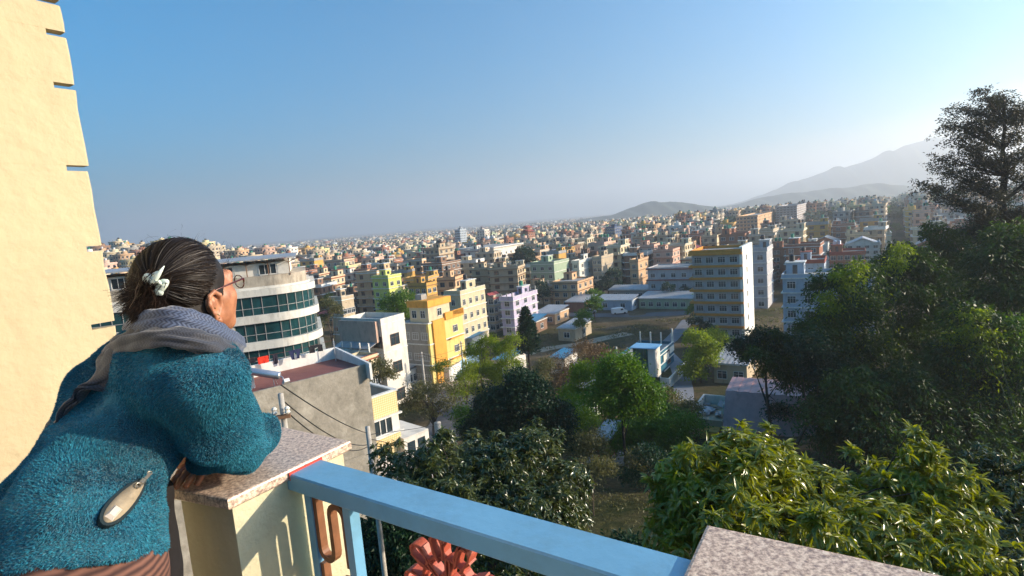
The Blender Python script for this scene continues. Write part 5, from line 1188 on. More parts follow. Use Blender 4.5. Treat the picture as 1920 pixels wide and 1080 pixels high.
ptree('tree', 'loose olive tree left of the bare brownish tree', [(1008, 712, 26), (1022, 690, 20), (998, 735, 24)], 74, LM_O, 18, .32, .13, r0=.14, nl=16)
ptree('tree', 'yellow-brown thin tree behind the bright yellow-green tree', [(1062, 712, 28), (1050, 740, 24), (1078, 695, 20)], 70, LM_R, 16, .32, .14, r0=.14, nl=18)
ptree('tree', 'green tree filling the gap right of the tall bare-trunked tree', [(1240, 778, 30), (1262, 795, 26), (1225, 800, 24)], 57, LM_G, 40, .28, .13, r0=.12)
ptree('tree', 'olive bushy tree between the pale path and the mauve-roofed house', [(1292, 770, 22), (1282, 790, 24), (1300, 800, 20)], 60, LM_O, 34, .28, .13, r0=.12)
ptree('tree', 'bushy olive tree low in the centre beside the stone terrace', [(1110, 830, 28), (1090, 850, 26), (1125, 850, 22)], 43, LM_O, 40, .24, .10, r0=.1)
ptree('tree', 'yellow-lit low tree between the dark broad tree and the bare trunk', [(1098, 790, 26), (1080, 815, 24)], 52, LM_Y, 44, .26, .12, r0=.1)
ptree('tree', 'green tree at the left foot of the dark broad tree by the street', [(880, 800, 28), (868, 780, 22), (895, 825, 26)], 62, LM_G, 34, .3, .13, r0=.14)
ptree('shrub', 'dark shrub patch at the top right of the dirt slope', [(1215, 860, 30), (1245, 880, 30), (1185, 900, 24)], 36, LM_D, 70, .2, .08, crad=.2, cat='shrub', r0=.06)
# conifer with level tiers
def conifer():
    Y = 104; t = aty(984, 574, Y); g = float(gz(t[0], t[1])); root = empty('conifer', (t[0], t[1], g)); tag(root, 'tall dark conifer with level tiers of branches beside the lilac house', 'conifer')
    H = t[2]-g; MB().tube([(0, 0, -1), (0, 0, H*.5), (0, 0, H)], [.28, .18, .04], 8).build('trunk', barkd, root); P = []; D = []
    for i in range(17):
        z = H*(1-.03-.6*(i/17)); r = .35+2.6*(i/17)**.8*(1 if i < 14 else .8); 
        for k in range(7):
            a = k*2*math.pi/7+i*.7; m_ = 26; s_ = np.linspace(.15, 1, m_); x = r*s_*math.cos(a); y = r*s_*math.sin(a)
            P.append(np.stack([x, y, z+.25*s_**2*r*.5+RNG.normal(0, .05, m_)], 1)); D.append(np.stack([math.cos(a)+RNG.normal(0, .9, m_), math.sin(a)+RNG.normal(0, .9, m_), RNG.normal(.2, .3, m_)], 1))
    P = np.concatenate(P); D = np.concatenate(D); P = np.repeat(P, 3, 0)+RNG.normal(0, .06, (len(P)*3, 3)); D = np.repeat(D, 3, 0)+RNG.normal(0, .4, (len(D)*3, 3)); V, F = leaf_arrays(P, D, .5, .14); link('foliage', npmesh('foliage', V, F, LM_D), root)
conifer()
# bamboo thicket at the right: arching culms with feathery leaves
def bamboo(label, tips, Y, dens, seed, base_px, m=LM_B, spread=3.2, leafL=.34, cull=None):
    rs = np.random.RandomState(seed); bx = aty(base_px[0], base_px[1], Y); g = float(gz(bx[0], bx[1])); root = empty('bamboo_clump', (bx[0], bx[1], g)); tag(root, label, 'bamboo')
    P = []; D = []; mb = MB(); B0 = np.array([bx[0], bx[1], g])
    for (px, py, rp, dy) in tips:
        tip = aty(px, py, Y+dy)-B0; R = rp*(Y+dy)/1050
        for k in range(5):
            s0 = np.array([rs.normal(0, spread*.5), rs.normal(0, spread*.5), -.3]); e = tip+rs.normal(0, 1, 3)*R*np.array([.55, .55, .3]); e[2] -= abs(rs.normal(0, .3))*R
            mid = s0*.45+e*.55; mid[2] = s0[2]+(e[2]-s0[2])*(.8+.1*rs.rand()); ts = np.linspace(0, 1, 12)[:, None]; c = (1-ts)**2*s0+2*ts*(1-ts)*mid+ts**2*e
            if k < 2: mb.tube([tuple(q) for q in c], list(np.linspace(.05, .012, 12)), 5)
            n = int(dens*R*R*7); s_ = 1-.75*rs.rand(n)**1.3; i0 = np.clip((s_*11).astype(int), 0, 10); f = (s_*11-i0)[:, None]; q = c[i0]*(1-f)+c[i0+1]*f
            w_ = R*(.22+.30*np.sin(np.clip(s_, 0, 1)*math.pi*.9))[:, None]
            off = rs.normal(0, 1, (n, 3))*w_*np.array([1, 1, .8]); off[:, 2] -= abs(off[:, 2])*.4
            P.append(q+off); D.append(np.stack([rs.normal(0, .8, n), rs.normal(0, .8, n), -.35-rs.rand(n)*.6], 1)+off*.3)
    bl = []
    for (px, py, rp, dy) in tips: c_ = aty(px, py, Y+dy)-B0; R = rp*(Y+dy)/1050; bl += [(c_, (R*.85, R*.85, R*.75)), (c_*np.array([.85, .85, 1])-np.array([0, 0, R*1.1]), (R*.75, R*.75, R*.8))]
    c_, d_ = in_blobs(bl, int(sum(b[1][0]**2 for b in bl)*dens*7), .55); k_ = np.repeat(np.arange(len(c_)), 9); P.append(c_[k_]+RNG.normal(0, .22, (len(k_), 3))*np.array([1, 1, .8])); D.append(unit(d_[k_]*.7+RNG.normal(0, .6, (len(k_), 3))+np.array([0, 0, -.9])))
    P = np.concatenate(P); D = np.concatenate(D); V, F = leaf_arrays(P, D, leafL*1.35*rs.uniform(.6, 1.2, len(P)), leafL*.40); link('foliage', npmesh('foliage', V, F, m), root)
    tag(mb.build('culm', mat('culm_green', (.10, .13, .05), .6), root, smooth=True), kind='stuff'); return root
bamboo('front bamboo clump with yellow-lit drooping tops, left of the others', [(1560, 545, 55, 0), (1520, 612, 30, 0), (1610, 520, 50, 3), (1540, 640, 60, -2), (1600, 600, 60, 0), (1470, 680, 40, 0), (1560, 700, 70, -3), (1640, 660, 60, 0), (1455, 640, 34, 1), (1420, 668, 30, -1), (1490, 655, 40, 2)], 52, 5.2, 1, (1590, 830))
bamboo('tall bamboo clump with thin upright spires in the middle of the thicket', [(1690, 480, 40, 4), (1720, 500, 50, 2), (1760, 440, 28, 5), (1745, 425, 16, 5), (1785, 460, 40, 4), (1700, 570, 65, 0), (1780, 560, 70, 0), (1655, 505, 34, 3), (1820, 500, 50, 2), (1720, 640, 70, -2)], 56, 5.0, 2, (1740, 820))
bamboo('dark bamboo clump at the right edge with one sunlit tuft', [(1860, 500, 60, 3), (1910, 560, 60, 0), (1820, 600, 55, -4), (1880, 640, 70, -3), (1910, 700, 70, -4), (1800, 680, 60, -4), (1940, 480, 60, 2), (1890, 450, 50, 4)], 46, 6.0, 3, (1870, 860))
bamboo('low dark bamboo mass filling the foot of the thicket', [(1600, 740, 70, 0), (1690, 740, 80, 0), (1780, 760, 80, 0), (1860, 780, 80, 0), (1640, 810, 70, -2), (1740, 830, 70, -2), (1830, 840, 70, -3), (1540, 780, 50, 0), (1900, 830, 70, -3)], 42, 6.5, 4, (1730, 900))
bamboo('bamboo tuft in sunlit yellow-green leaf colour inside the dark thicket', [(1822, 596, 30, 0), (1845, 628, 28, 0), (1800, 640, 26, 1), (1862, 665, 24, 0)], 41, 6.0, 11, (1830, 860), m=LM_Y, leafL=.26)  # paler leaf material carries the sunlight on this tuft
bamboo('bamboo tuft in sunlit green leaf colour at the right edge below the tall tree', [(1905, 610, 28, 0), (1890, 650, 24, 0), (1925, 670, 30, 0)], 41, 6.0, 12, (1900, 860), m=LM_G, leafL=.26)  # sunlit look comes from the brighter green leaf colour
bamboo('small sunlit-coloured bamboo tops over the grey-blue house roof', [(1578, 520, 22, 0), (1690, 474, 22, 1), (1608, 505, 18, 0), (1548, 560, 20, 0)], 50, 6.0, 13, (1620, 800), m=LM_Y, leafL=.28)  # sun on the tops put into yellow leaf colour
ptree('tree', 'dark spreading tree behind the thicket under the tall tree', [(1830, 450, 40), (1880, 430, 45), (1800, 500, 36), (1900, 480, 50), (1760, 520, 40)], 62, LM_D, 50, .3, .12, r0=.3)
# tall tree, upper right
def tall_tree():
    Y = 60; K_ = Y/38; f = aty(1888, 470, Y); g = float(gz(f[0], f[1])); B0 = np.array([f[0], f[1], g]); root = empty('tall_tree', tuple(B0)); tag(root, 'tall dark tree with tiered feathery branches against the sky', 'tree')
    rs = random.Random(9); mb = MB(); q = lambda px, py, dy=0: aty(px, py, Y+dy)-B0
    trunk = [Vector((0, 0, -1)), Vector((.1, 0, 8)), Vector(q(1886, 430)), Vector(q(1878, 380)), Vector(q(1884, 330)), Vector(q(1880, 280)), Vector(q(1884, 230)), Vector(q(1878, 190))]
    mb.tube(trunk, [v*K_ for v in (.42, .38, .30, .24, .17, .12, .08, .03)], 9)
    tips = [(1843, 176), (1882, 178), (1858, 200), (1790, 208), (1818, 212), (1772, 232), (1800, 240), (1835, 232), (1784, 262), (1812, 275), (1765, 294), (1790, 318), (1752, 316), (1723, 341), (1748, 345), (1772, 368), (1800, 345), (1810, 378), (1830, 300), (1850, 262), (1905, 205), (1915, 235), (1900, 262), (1925, 285), (1870, 300), (1905, 320), (1940, 335), (1850, 345), (1838, 385), (1870, 400), (1910, 385), (1960, 250), (1975, 300), (1990, 350), (1950, 390), (1905, 420), (1860, 225), (1825, 330), (1870, 365), (1930, 215), (1896, 290), (1845, 410)]
    P = []; D = []
    for i, (px, py) in enumerate(tips):
        for rep in range(2):
            dy = rs.uniform(-3.0, 3.0) if rep else rs.uniform(-1, 1); tp = Vector(q(px+rs.uniform(-6, 6)*rep, py+rs.uniform(-12, 14)*rep, dy)); 
            z0 = tp.z-abs(tp.x-q(1884, 300)[0])*.45-.5*K_; j = min(range(2, 7), key=lambda k: abs(trunk[k].z-z0)); st = trunk[j]; mid = st.lerp(tp, .55)+Vector((0, 0, .25*(rs.random()-.3)))
            c = [st, st.lerp(mid, .5), mid, mid.lerp(tp, .5)+Vector((0, 0, .08)), tp]; mb.tube(c, [v*K_ for v in (.075, .06, .042, .025, .01)], 5)
            pts = np.array([tuple(v) for v in c])
            for k in range(30):
                s_ = 1-.6*rs.random()**1.25; i0 = min(int(s_*4), 3); fr = s_*4-i0; b_ = pts[i0]*(1-fr)+pts[i0+1]*fr
                cc = b_+np.array([rs.gauss(0, .40), rs.gauss(0, .40), rs.gauss(0, .16)])*K_; n = 13
                P.append(cc+RNG.normal(0, 1, (n, 3))*np.array([.15, .15, .09])*K_); D.append(RNG.normal(0, 1, (n, 3))*np.array([1, 1, .8])+np.array([0, 0, -.15]))
    P = np.concatenate(P); D = np.concatenate(D); V, F = leaf_arrays(P, D, .19*K_*RNG.uniform(.7, 1.3, len(P)), .07*K_); link('crown', npmesh('crown', V, F, LM_T), root); mb.build('trunk', barkd, root, smooth=True)
tall_tree()
# two glossy-leaved trees right below the balcony; the nearest leaves are pieces of their own
def near_tree(label, lumps, Y, m, ncl, per, L, Wd, seed, foot, nleaf=290, droop=.35):
    bl = [pb(l[0], l[1], Y+l[3], l[2]) for l in lumps]; f = aty(foot[0], foot[1], Y); base = np.array([f[0], f[1], float(gz(f[0], f[1]))]); root = empty('broadleaf_tree', tuple(base)); tag(root, label, 'tree')
    bl = [(b[0]-base, b[1]) for b in bl]; rg = np.random.RandomState(seed)
    for b_, r_ in list(bl):
        for _k in range(5):
            d_ = unit(rg.normal(0, 1, 3)*np.array([1, 1, .5])+np.array([0, 0, .9])); q_ = r_[0]*rg.uniform(.12, .28); bl.append((b_+d_*r_[0]*rg.uniform(1.0, 1.35), (q_, q_, q_*1.5)))
    (V, F), c = crown_leaves(bl, ncl, per, .05, L, Wd, droop=droop, detail=True, whorl=True, shell=.72)
    n = len(V)//7; tri = F[:, 2] == F[:, 3]; rank = np.linalg.norm(V.reshape(n, 7, 3)[:, 0]+base, axis=1); 
    w_ = V.reshape(n, 7, 3)[:, 0]+base; dd = w_@CF; X = 960+FPX*(w_@CR)/dd; Yp = 540-FPX*(w_@CU)/dd; vis = (X > 0) & (X < 1920) & (Yp < 1075) & (Yp > 0); rank = np.where(vis, rank, 999)
    sel = np.argsort(rank)[:nleaf*3:3]; keep = np.ones(n, bool); keep[sel] = False; own = np.concatenate([np.repeat(np.arange(n), 2), np.repeat(np.arange(n), 2)])
    tag(link('foliage', tri_quads_mesh('foliage', V, F[keep[own]], m), root), kind='stuff')
    ref = None; Vr = V.reshape(n, 7, 3)
    for i in sel:
        v = Vr[i]; o_ = v[0].copy(); d = v[2]-v[0]; ln = np.linalg.norm(d)
        if ref is None:
            me = MB().add([(0, 0, 0), (0, .38, .03), (0, 1, -.16), (.21, .33, .09), (.15, .72, 0), (-.21, .33, .09), (-.15, .72, 0)], [(0, 3, 4, 1), (0, 1, 6, 5), (1, 4, 2), (1, 2, 6)]).mesh('leaf', m); ref = me
        o = link('leaf', ref, root); o.location = tuple(o_); s_ = v[3]-v[5]; ws = np.linalg.norm(s_)/.42; yx = d/ln; xx = s_/np.linalg.norm(s_); xx = xx-yx*(xx@yx); xx /= np.linalg.norm(xx); zx = np.cross(xx, yx)
        o.matrix_local = Matrix(((xx[0]*ws, yx[0]*ln, zx[0]*ln, o_[0]), (xx[1]*ws, yx[1]*ln, zx[1]*ln, o_[1]), (xx[2]*ws, yx[2]*ln, zx[2]*ln, o_[2]), (0, 0, 0, 1)))
    mb = MB(); C = np.mean([b[0] for b in bl], 0); limbs(mb, (0, 0, -.5), C, c[:60], .16, seed); mb.build('trunk', barkd, root, smooth=True)
near_tree('sunlit glossy-leaved tree below the right granite pillar, olive yellow', [(1290, 925, 75, 0), (1300, 880, 45, 1), (1385, 905, 95, 0), (1400, 850, 45, .5), (1470, 930, 80, .5), (1350, 990, 95, -.8), (1270, 1000, 70, -.5), (1540, 940, 75, .6), (1620, 960, 80, .5), (1700, 925, 70, .5), (1725, 850, 26, .6), (1712, 818, 18, .6), (1760, 950, 75, .3), (1640, 1040, 110, -1), (1500, 1040, 110, -1), (1780, 1050, 90, -1), (1400, 1060, 80, -1)], 9.5, LM_F, 3000, 11, .22, .066, 3, (1500, 1080))
near_tree('darker glossy-leaved tree in the bottom right corner', [(1860, 920, 60, 1.2), (1835, 880, 34, 1.4), (1900, 960, 70, .8), (1900, 1040, 90, 0), (1850, 1010, 60, .5), (1960, 1000, 90, .5), (1915, 1070, 70, -.6)], 10.5, LM_F2, 1300, 11, .17, .052, 5, (1900, 1080), nleaf=120)
near_tree('broad mango-like tree behind the blue handrail', [(760, 900, 60, 0), (715, 860, 26, .5), (830, 890, 70, 0), (900, 880, 60, .6), (960, 900, 80, 0), (1010, 850, 46, 1), (1045, 920, 70, 0), (990, 980, 90, -1), (900, 960, 80, -1), (820, 950, 70, -1), (1060, 980, 55, -.5), (1020, 1040, 70, -1.2), (940, 1040, 90, -1.5), (1005, 822, 22, 1.2), (860, 1020, 80, -1.5)], 15, LM_F2, 4200, 11, .19, .058, 7, (930, 1080), nleaf=200)
ptree('tree', 'dark leafy tree directly under the railing, seen through its gap', [(760, 1010, 90), (860, 1060, 100), (960, 1080, 90), (700, 1060, 80), (1080, 1075, 60), (1180, 1060, 60)], 18, LM_D, 230, .2, .07, crad=.14, r0=.2)
ptree('shrub', 'dry brown-green bush on the slope by the stone terrace', [(1110, 885, 30), (1085, 905, 26), (1135, 880, 22)], 34, LM_O, 80, .2, .07, crad=.2, cat='shrub', r0=.05)
ptree('shrub', 'dusty shrub growing beside the bare trunk foot', [(1200, 880, 24), (1225, 900, 28), (1190, 860, 20)], 40, LM_O, 60, .22, .08, crad=.2, cat='shrub', r0=.05)
ptree('tree', 'dark round tree between the slope and the mauve-roofed house', [(1260, 820, 34), (1290, 800, 30), (1240, 850, 30)], 48, LM_G, 60, .24, .1, r0=.12)
# terrace slab by the bare trunk
tc_ = g2(1160, 868); te = empty('stone_terrace', (tc_[0], tc_[1], float(gz(*tc_))), R_(-20)); tag(te, 'low stone terrace with pale top at the foot of the bare trunk', 'terrace')
MB().bb(-2.6, 2.6, -1.4, 1.4, -1.5, .5).build('base', trims['grey'], te); MB().bb(-2.75, 2.75, -1.55, 1.55, .5, .58).build('top_slab', tin, te)
# copies of small trees through the town
def town_trees():
    kinds = []
    for i, (m, sz) in enumerate(((LM_G, 3.2), (LM_D, 3.6), (LM_O, 2.8), (LM_G, 4.2))):
        bl = [((RNG.normal(0, sz*.3), RNG.normal(0, sz*.3), sz*1.4+RNG.normal(0, sz*.25)), sz*RNG.uniform(.45, .65)) for _ in range(6)]
        kinds.append(make_tree('town_tree', None, bl, (0, 0, 0), m, 240, 10, .35, .62, .32, r0=.2, nl=6))
    rs = random.Random(31); used_ = set(); n = 0; spots = []
    hs = [(c[1], c[2]) for c in CELLS[:420]]; seqt = {}
    tries = 0
    while n < 150 and tries < 9000:
        tries += 1; y = rs.uniform(112, 560); x = rs.uniform(-.62, .75)*y; 
        if any(abs(x-a)+abs(y-b_) < 8.0 for a, b_ in hs): continue
        if any(math.hypot(x-l[0], y-l[1]) < l[2]+1.5 for l in LM): continue
        px, py = proj((x, y, float(gz(x, y))+2))
        if not (200 < px < 1900) or (900 < px < 1310 and py > 572 and not (rs.random() < .25 and py < 610)) or (px < 700 and y < 125) or (px > 1400 and py > 530) or (600 < px < 900 and py > 620): continue
        if any(y < l[4] and l[3][0]-12 < px < l[3][2]+12 and l[3][1]-12 < py < l[3][3] for l in LM): continue
        if any(math.hypot(x-a, y-b_) < 7 for a, b_ in spots): continue
        spots.append((x, y)); k = rs.randrange(4); o = kinds[k] if k not in used_ else copy_tree(kinds[k]); used_.add(k); o.location = (x, y, float(gz(x, y))); o.rotation_euler = (0, 0, rs.uniform(0, 6)); s_ = rs.uniform(.75, 1.25); o.scale = (s_, s_, s_)
        rel, ph, _ = phrase_for(px, py, y); ds = ['mid green round tree', 'dark green dense tree', 'olive small tree', 'taller mid green tree'][k]; key = (ds, rel, ph); q_ = seqt.get(key, 0); seqt[key] = q_+1
        tag(o, f'{ds} among houses, '+(f'{ORD[min(q_, 14)]}such ' if q_ else 'nearest such ')+f'{rel} {ph}', 'tree', 'trees among the houses'); n += 1
    R = np.random.RandomState(5); m_ = 9000; dd = 520+2600*R.rand(m_)**1.2; an = R.uniform(-.62, .8, m_); X = np.sin(an)*dd; Yv = np.cos(an)*dd; Z = gz(X, Yv)
    nl = 9; k = np.repeat(np.arange(m_), nl); s_ = (3+2.5*R.rand(m_))[k]; P = np.stack([X[k]+R.normal(0, .5, m_*nl)*s_, Yv[k]+R.normal(0, .5, m_*nl)*s_, Z[k]+s_*R.uniform(.2, 1.6, m_*nl)], 1)
    V, F = leaf_arrays(P, R.normal(0, 1, (m_*nl, 3))*np.array([1, 1, .6]), s_*.9, s_*.8, Nrm=np.array([[0, 0, 1.]])+R.normal(0, .5, (m_*nl, 3))); tag(link('distant_trees', npmesh('distant_trees', V, F, LM_D)), kind='stuff')
town_trees()
# undergrowth on the slope and the field
def undergrowth():
    R = np.random.RandomState(8); n = 110000; Y = 10+150*R.rand(n)**1.25; X = R.uniform(-.5, .75, n)*Y; d = np.sin(X*.21+1)*np.sin(Y*.17+2)+.5*np.sin(X*.6)*np.sin(Y*.5)
    keep = (d > .12); P = np.stack([X, Y, gz(X, Y)], 1)[keep]; bad = np.zeros(len(P), bool)
    px = 960+FPX*(P@CR)/(P@CF); py = 540-FPX*(P@CU)/(P@CF); bad |= (px > 700) & (px < 900) & (py > 640); bad |= (px > 1225) & (px < 1300) & (py > 620)
    for l in LM: bad |= np.hypot(P[:, 0]-l[0], P[:, 1]-l[1]) < l[2]
    P = P[~bad]; n = len(P); V, F = leaf_arrays(P+np.array([0, 0, -.05]), np.stack([R.normal(0, .8, n), R.normal(0, .8, n), R.uniform(.2, 1, n)], 1), R.uniform(.5, 1.4, n)*(.10+.0035*P[:, 1]), R.uniform(.5, 1.2, n)*(.035+.0014*P[:, 1])); tag(link('undergrowth', npmesh('undergrowth', V, F, LM_O)), kind='stuff')
undergrowth()
# ================================================================== THE WOMAN
def surface_nets(f, origin, h):
    s = f < 0; nx, ny, nz = f.shape; cs = np.zeros((nx-1, ny-1, nz-1, 3), np.float32); cn = np.zeros((nx-1, ny-1, nz-1), np.float32); edges = []
    for a in range(3):
        sl0 = [slice(None)]*3; sl1 = [slice(None)]*3; sl0[a] = slice(0, -1); sl1[a] = slice(1, None); A = f[tuple(sl0)]; B = f[tuple(sl1)]
        I = np.argwhere((A < 0) != (B < 0)); va = A[tuple(I.T)]; vb = B[tuple(I.T)]; t = va/(va-vb); P = I.astype(np.float32); P[:, a] += t
        b, c = [k for k in range(3) if k != a]
        for db in (0, -1):
            for dc in (0, -1):
                J = I.copy(); J[:, b] += db; J[:, c] += dc; ok = (J >= 0).all(1) & (J[:, 0] < nx-1) & (J[:, 1] < ny-1) & (J[:, 2] < nz-1)
                np.add.at(cs, tuple(J[ok].T), P[ok]); np.add.at(cn, tuple(J[ok].T), 1)
        edges.append((a, b, c, I, va < 0))
    idx = -np.ones(cn.shape, np.int64); occ = cn > 0; idx[occ] = np.arange(occ.sum()); V = cs[occ]/cn[occ][:, None]*h+np.asarray(origin); F = []
    for a, b, c, I, neg in edges:
        ok = (I[:, b] > 0) & (I[:, c] > 0) & (I[:, b] < f.shape[b]-1) & (I[:, c] < f.shape[c]-1); I = I[ok]; ng = neg[ok]
        def g(db, dc): J = I.copy(); J[:, b] += db; J[:, c] += dc; return idx[tuple(J.T)]
        q = np.stack([g(-1, -1), g(0, -1), g(0, 0), g(-1, 0)], 1); flip = ng if a != 1 else ~ng; q[~flip] = q[~flip][:, ::-1]; F.append(q)
    return V, np.concatenate(F)
def smin(a, b, k): hh = np.clip(.5+.5*(b-a)/k, 0, 1); return b*(1-hh)+a*hh-k*hh*(1-hh)
class Sdf:
    """smooth union of tapered capsules and ellipsoids"""
    def __init__(s, k=.03): s.p = []; s.k = k
    def cap(s, a, b, ra, rb=None, k=None): s.p.append(('c', np.array(a, float), np.array(b, float), ra, ra if rb is None else rb, k)); return s
    def ell(s, c, r, ax=None, k=None, sub=False): s.p.append(('s' if sub else 'e', np.array(c, float), np.array(r, float), np.eye(3) if ax is None else np.array(ax, float), None, k)); return s
    def __call__(s, P):
        d = np.full(P.shape[:-1], 1e3, np.float32)
        for t, a, b, c, e, k in s.p:
            k = k or s.k
            if t == 'c':
                ab = b-a; l2 = max(float(ab@ab), 1e-9); h = np.clip(((P-a)@ab)/l2, 0, 1); q = np.linalg.norm(P-a-h[..., None]*ab, axis=-1)-(c*(1-h)+e*h)
            else:
                L = (P-a)@c.T; n0 = np.linalg.norm(L/b, axis=-1); n1 = np.linalg.norm(L/(b*b), axis=-1); q = n0*(n0-1)/np.maximum(n1, 1e-6)
            if t == 's': d = -smin(-d, q, k)
            else: d = q if d.min() > 999 else smin(d, q, k)
        return d
def sdf_mesh(fn, lo, hi, h):
    lo, hi = np.array(lo, float), np.array(hi, float); n = np.ceil((hi-lo)/h).astype(int)+1; g = [lo[i]+h*np.arange(n[i]) for i in range(3)]
    out = np.empty(tuple(n), np.float32)
    for i0 in range(0, n[0], 24):
        X = np.stack(np.meshgrid(g[0][i0:i0+24], g[1], g[2], indexing='ij'), -1); out[i0:i0+24] = fn(X)
    return surface_nets(out, lo, h)
def sdf_hit(fn, px, py, t0=.5, t1=3):
    d = ray(px, py); d = d/np.linalg.norm(d); t = t0
    for _ in range(160):
        v = float(fn((d*t)[None])[0])
        if v < .0006: break
        t += max(v*.7, .0005)
        if t > t1: return None
    return d*t
UP = np.array([0, 0, 1.]); _ha = R_(22); FW = np.array([math.sin(_ha), math.cos(_ha), +.06]); FW = FW/np.linalg.norm(FW); RT = np.array([math.cos(_ha), -math.sin(_ha), 0]); UU = np.cross(RT, FW)
HC = aty(350, 542, 1.29)
def H(r, f, u): return HC+RT*r+FW*f+UU*u
person = empty('person', (-.95, 1.0, FLOOR_Z)); tag(person, 'person in a teal fleece jacket and grey scarf leaning on the granite-topped pillar', 'person')
skin = bpy.data.materials.new('skin'); skin.use_nodes = True; _n = skin.node_tree; _b = _n.nodes['Principled BSDF']; _b.inputs['Roughness'].default_value = .5
_b.inputs['Subsurface Weight'].default_value = .15; _b.inputs['Subsurface Radius'].default_value = (.01, .004, .002); _b.inputs['Subsurface Scale'].default_value = 1
_tc = _n.nodes.new('ShaderNodeTexCoord'); _nz = _n.nodes.new('ShaderNodeTexNoise'); _nz.inputs['Scale'].default_value = 45; _nz.inputs['Detail'].default_value = 6; _r = _n.nodes.new('ShaderNodeValToRGB')
_r.color_ramp.elements[0].color = (.30, .115, .055, 1); _r.color_ramp.elements[1].color = (.48, .21, .11, 1); _r.color_ramp.elements[0].position = .3; _r.color_ramp.elements[1].position = .7
_n.links.new(_tc.outputs['Object'], _nz.inputs['Vector']); _n.links.new(_nz.outputs[0], _r.inputs[0]); _n.links.new(_r.outputs[0], _b.inputs['Base Color'])
_bp = _n.nodes.new('ShaderNodeBump'); _bp.inputs['Strength'].default_value = .25; _bp.inputs['Distance'].default_value = .003; _n.links.new(_nz.outputs[0], _bp.inputs['Height']); _n.links.new(_bp.outputs[0], _b.inputs['Normal'])
HAX = [RT, FW, UU]
NB = aty(322, 650, 1.25)         # base of the neck
SR = aty(388, 705, 1.16); SL = aty(262, 672, 1.34); ELB = aty(458, 834, 1.41); HAND = atz(368, 884, ZC+.026)
def build_body():
    s = Sdf(.018)
    s.ell(H(0, -.012, .012), (.074, .094, .092), HAX).ell(H(0, .048, -.045), (.066, .054, .072), HAX)      # cranium, face
    s.cap(H(0, .062, -.088), H(0, .078, -.098), .030, .022)                                                 # jaw and chin
    s.cap(H(.048, .0, -.062), H(.022, .068, -.095), .020, .020).cap(H(-.048, .0, -.062), H(-.022, .068, -.095), .020, .020)
    for q in (-1, 1): s.cap(H(.040*q, .066, -.028), H(.050*q, .045, -.030), .021, .018, k=.02); s.ell(H(.030*q, .083, -.002), (.016, .010, .010), HAX, k=.01)
    s.cap(H(0, .096, .0), H(0, .116, -.040), .008, .013, k=.012); s.cap(H(0, .104, -.046), H(0, .100, -.040), .016, .014, k=.01)   # nose
    s.cap(H(-.018, .092, -.066), H(.018, .092, -.066), .007, k=.008).cap(H(-.016, .090, -.074), H(.016, .090, -.074), .008, k=.008)  # lips
    s.cap(H(-.030, .090, .017), H(.030, .090, .017), .012, k=.02)                                           # brow
    s.cap(H(0, -.02, -.06), NB, .056, .062, k=.03)
    # right ear
    e = [(.004, -.0305), (.012, -.014), (.006, .012), (-.008, .022), (-.022, .014), (-.025, -.006), (-.018, -.026), (-.010, -.040), (-.002, -.046)]
    E0 = (.0725, .004, -.030)
    pts = [H(E0[0]+.006+(.010 if 1 < i < 7 else .002)-.25*(f_ if f_ > 0 else 0), E0[1]+f_, E0[2]+u_) for i, (f_, u_) in enumerate(e)]
    for a, b_ in zip(pts, pts[1:]): s.cap(a, b_, .0048, .0048, k=.004)
    s.ell(H(E0[0]+.004, -.006, -.034), (.006, .017, .028), HAX, k=.004); s.cap(pts[-1], H(E0[0]+.004, -.002, -.062), .0075, .006, k=.005)
    s.cap(H(.079, -.001, -.043), H(.080, -.003, -.030), .0045, k=.003)
    V1, F1 = sdf_mesh(s, HC-np.array([.16, .16, .19]), HC+np.array([.16, .16, .13]), .0032)
    # torso, arms, legs under the clothes, one coarse surface
    c = Sdf(.05); PV = np.array([-.98, .90, -.68]); ch = (NB+PV)/2
    j1 = aty(265, 775, 1.34); j2 = aty(190, 885, 1.24); PV = aty(130, 1000, 1.10)+np.array([0, 0, -.08]); c.cap(NB+np.array([0, 0, -.03]), j1, .05, .06).cap(j1, j2, .06, .065).cap(j2, PV, .065, .08); c.cap(NB+np.array([0, 0, -.05]), SR+np.array([0, 0, -.02]), .05, .05).cap(NB+np.array([0, 0, -.05]), SL+np.array([0, 0, -.02]), .05, .05)
    c.cap(SR+np.array([0, .03, -.02]), ELB, .044, .038).cap(ELB, HAND+np.array([-.08, .10, .03]), .036, .026); EL2 = HAND-EU*.20+EN*.02+UP*.03
    c.cap(SL+np.array([0, 0, -.03]), EL2, .035, .03).cap(EL2, HAND-EU*.06+EN*.02, .034, .024)
    for q in (-1, 1): kn = PV+EU*.1*q+EN*.03+np.array([0, 0, -.42]); ft = np.array([kn[0], kn[1], FLOOR_Z+.07]); c.cap(PV+EU*.09*q, kn, .095, .06).cap(kn, ft, .058, .04).cap(ft, ft+EN*.15+np.array([0, 0, -.03]), .04, .03)
    V2, F2 = sdf_mesh(c, (-1.35, .55, FLOOR_Z-.0), (-.5, 1.75, -.12), .016)
    # left hand: back of the hand hidden by the sleeve, five fingers reaching out over the edge of the stone
    hd = Sdf(.006); D = (-EN*.80+EU*.35); D = D/np.linalg.norm(D); S = np.array([D[1], -D[0], 0]); S = S if S@EU > 0 else -S
    W = HAND-D*.045; hd.cap(W-D*.05-S*.0, W, .024, .026, k=.02).ell(W+D*.012, (.040, .036, .014), [S, D, UP], k=.012)
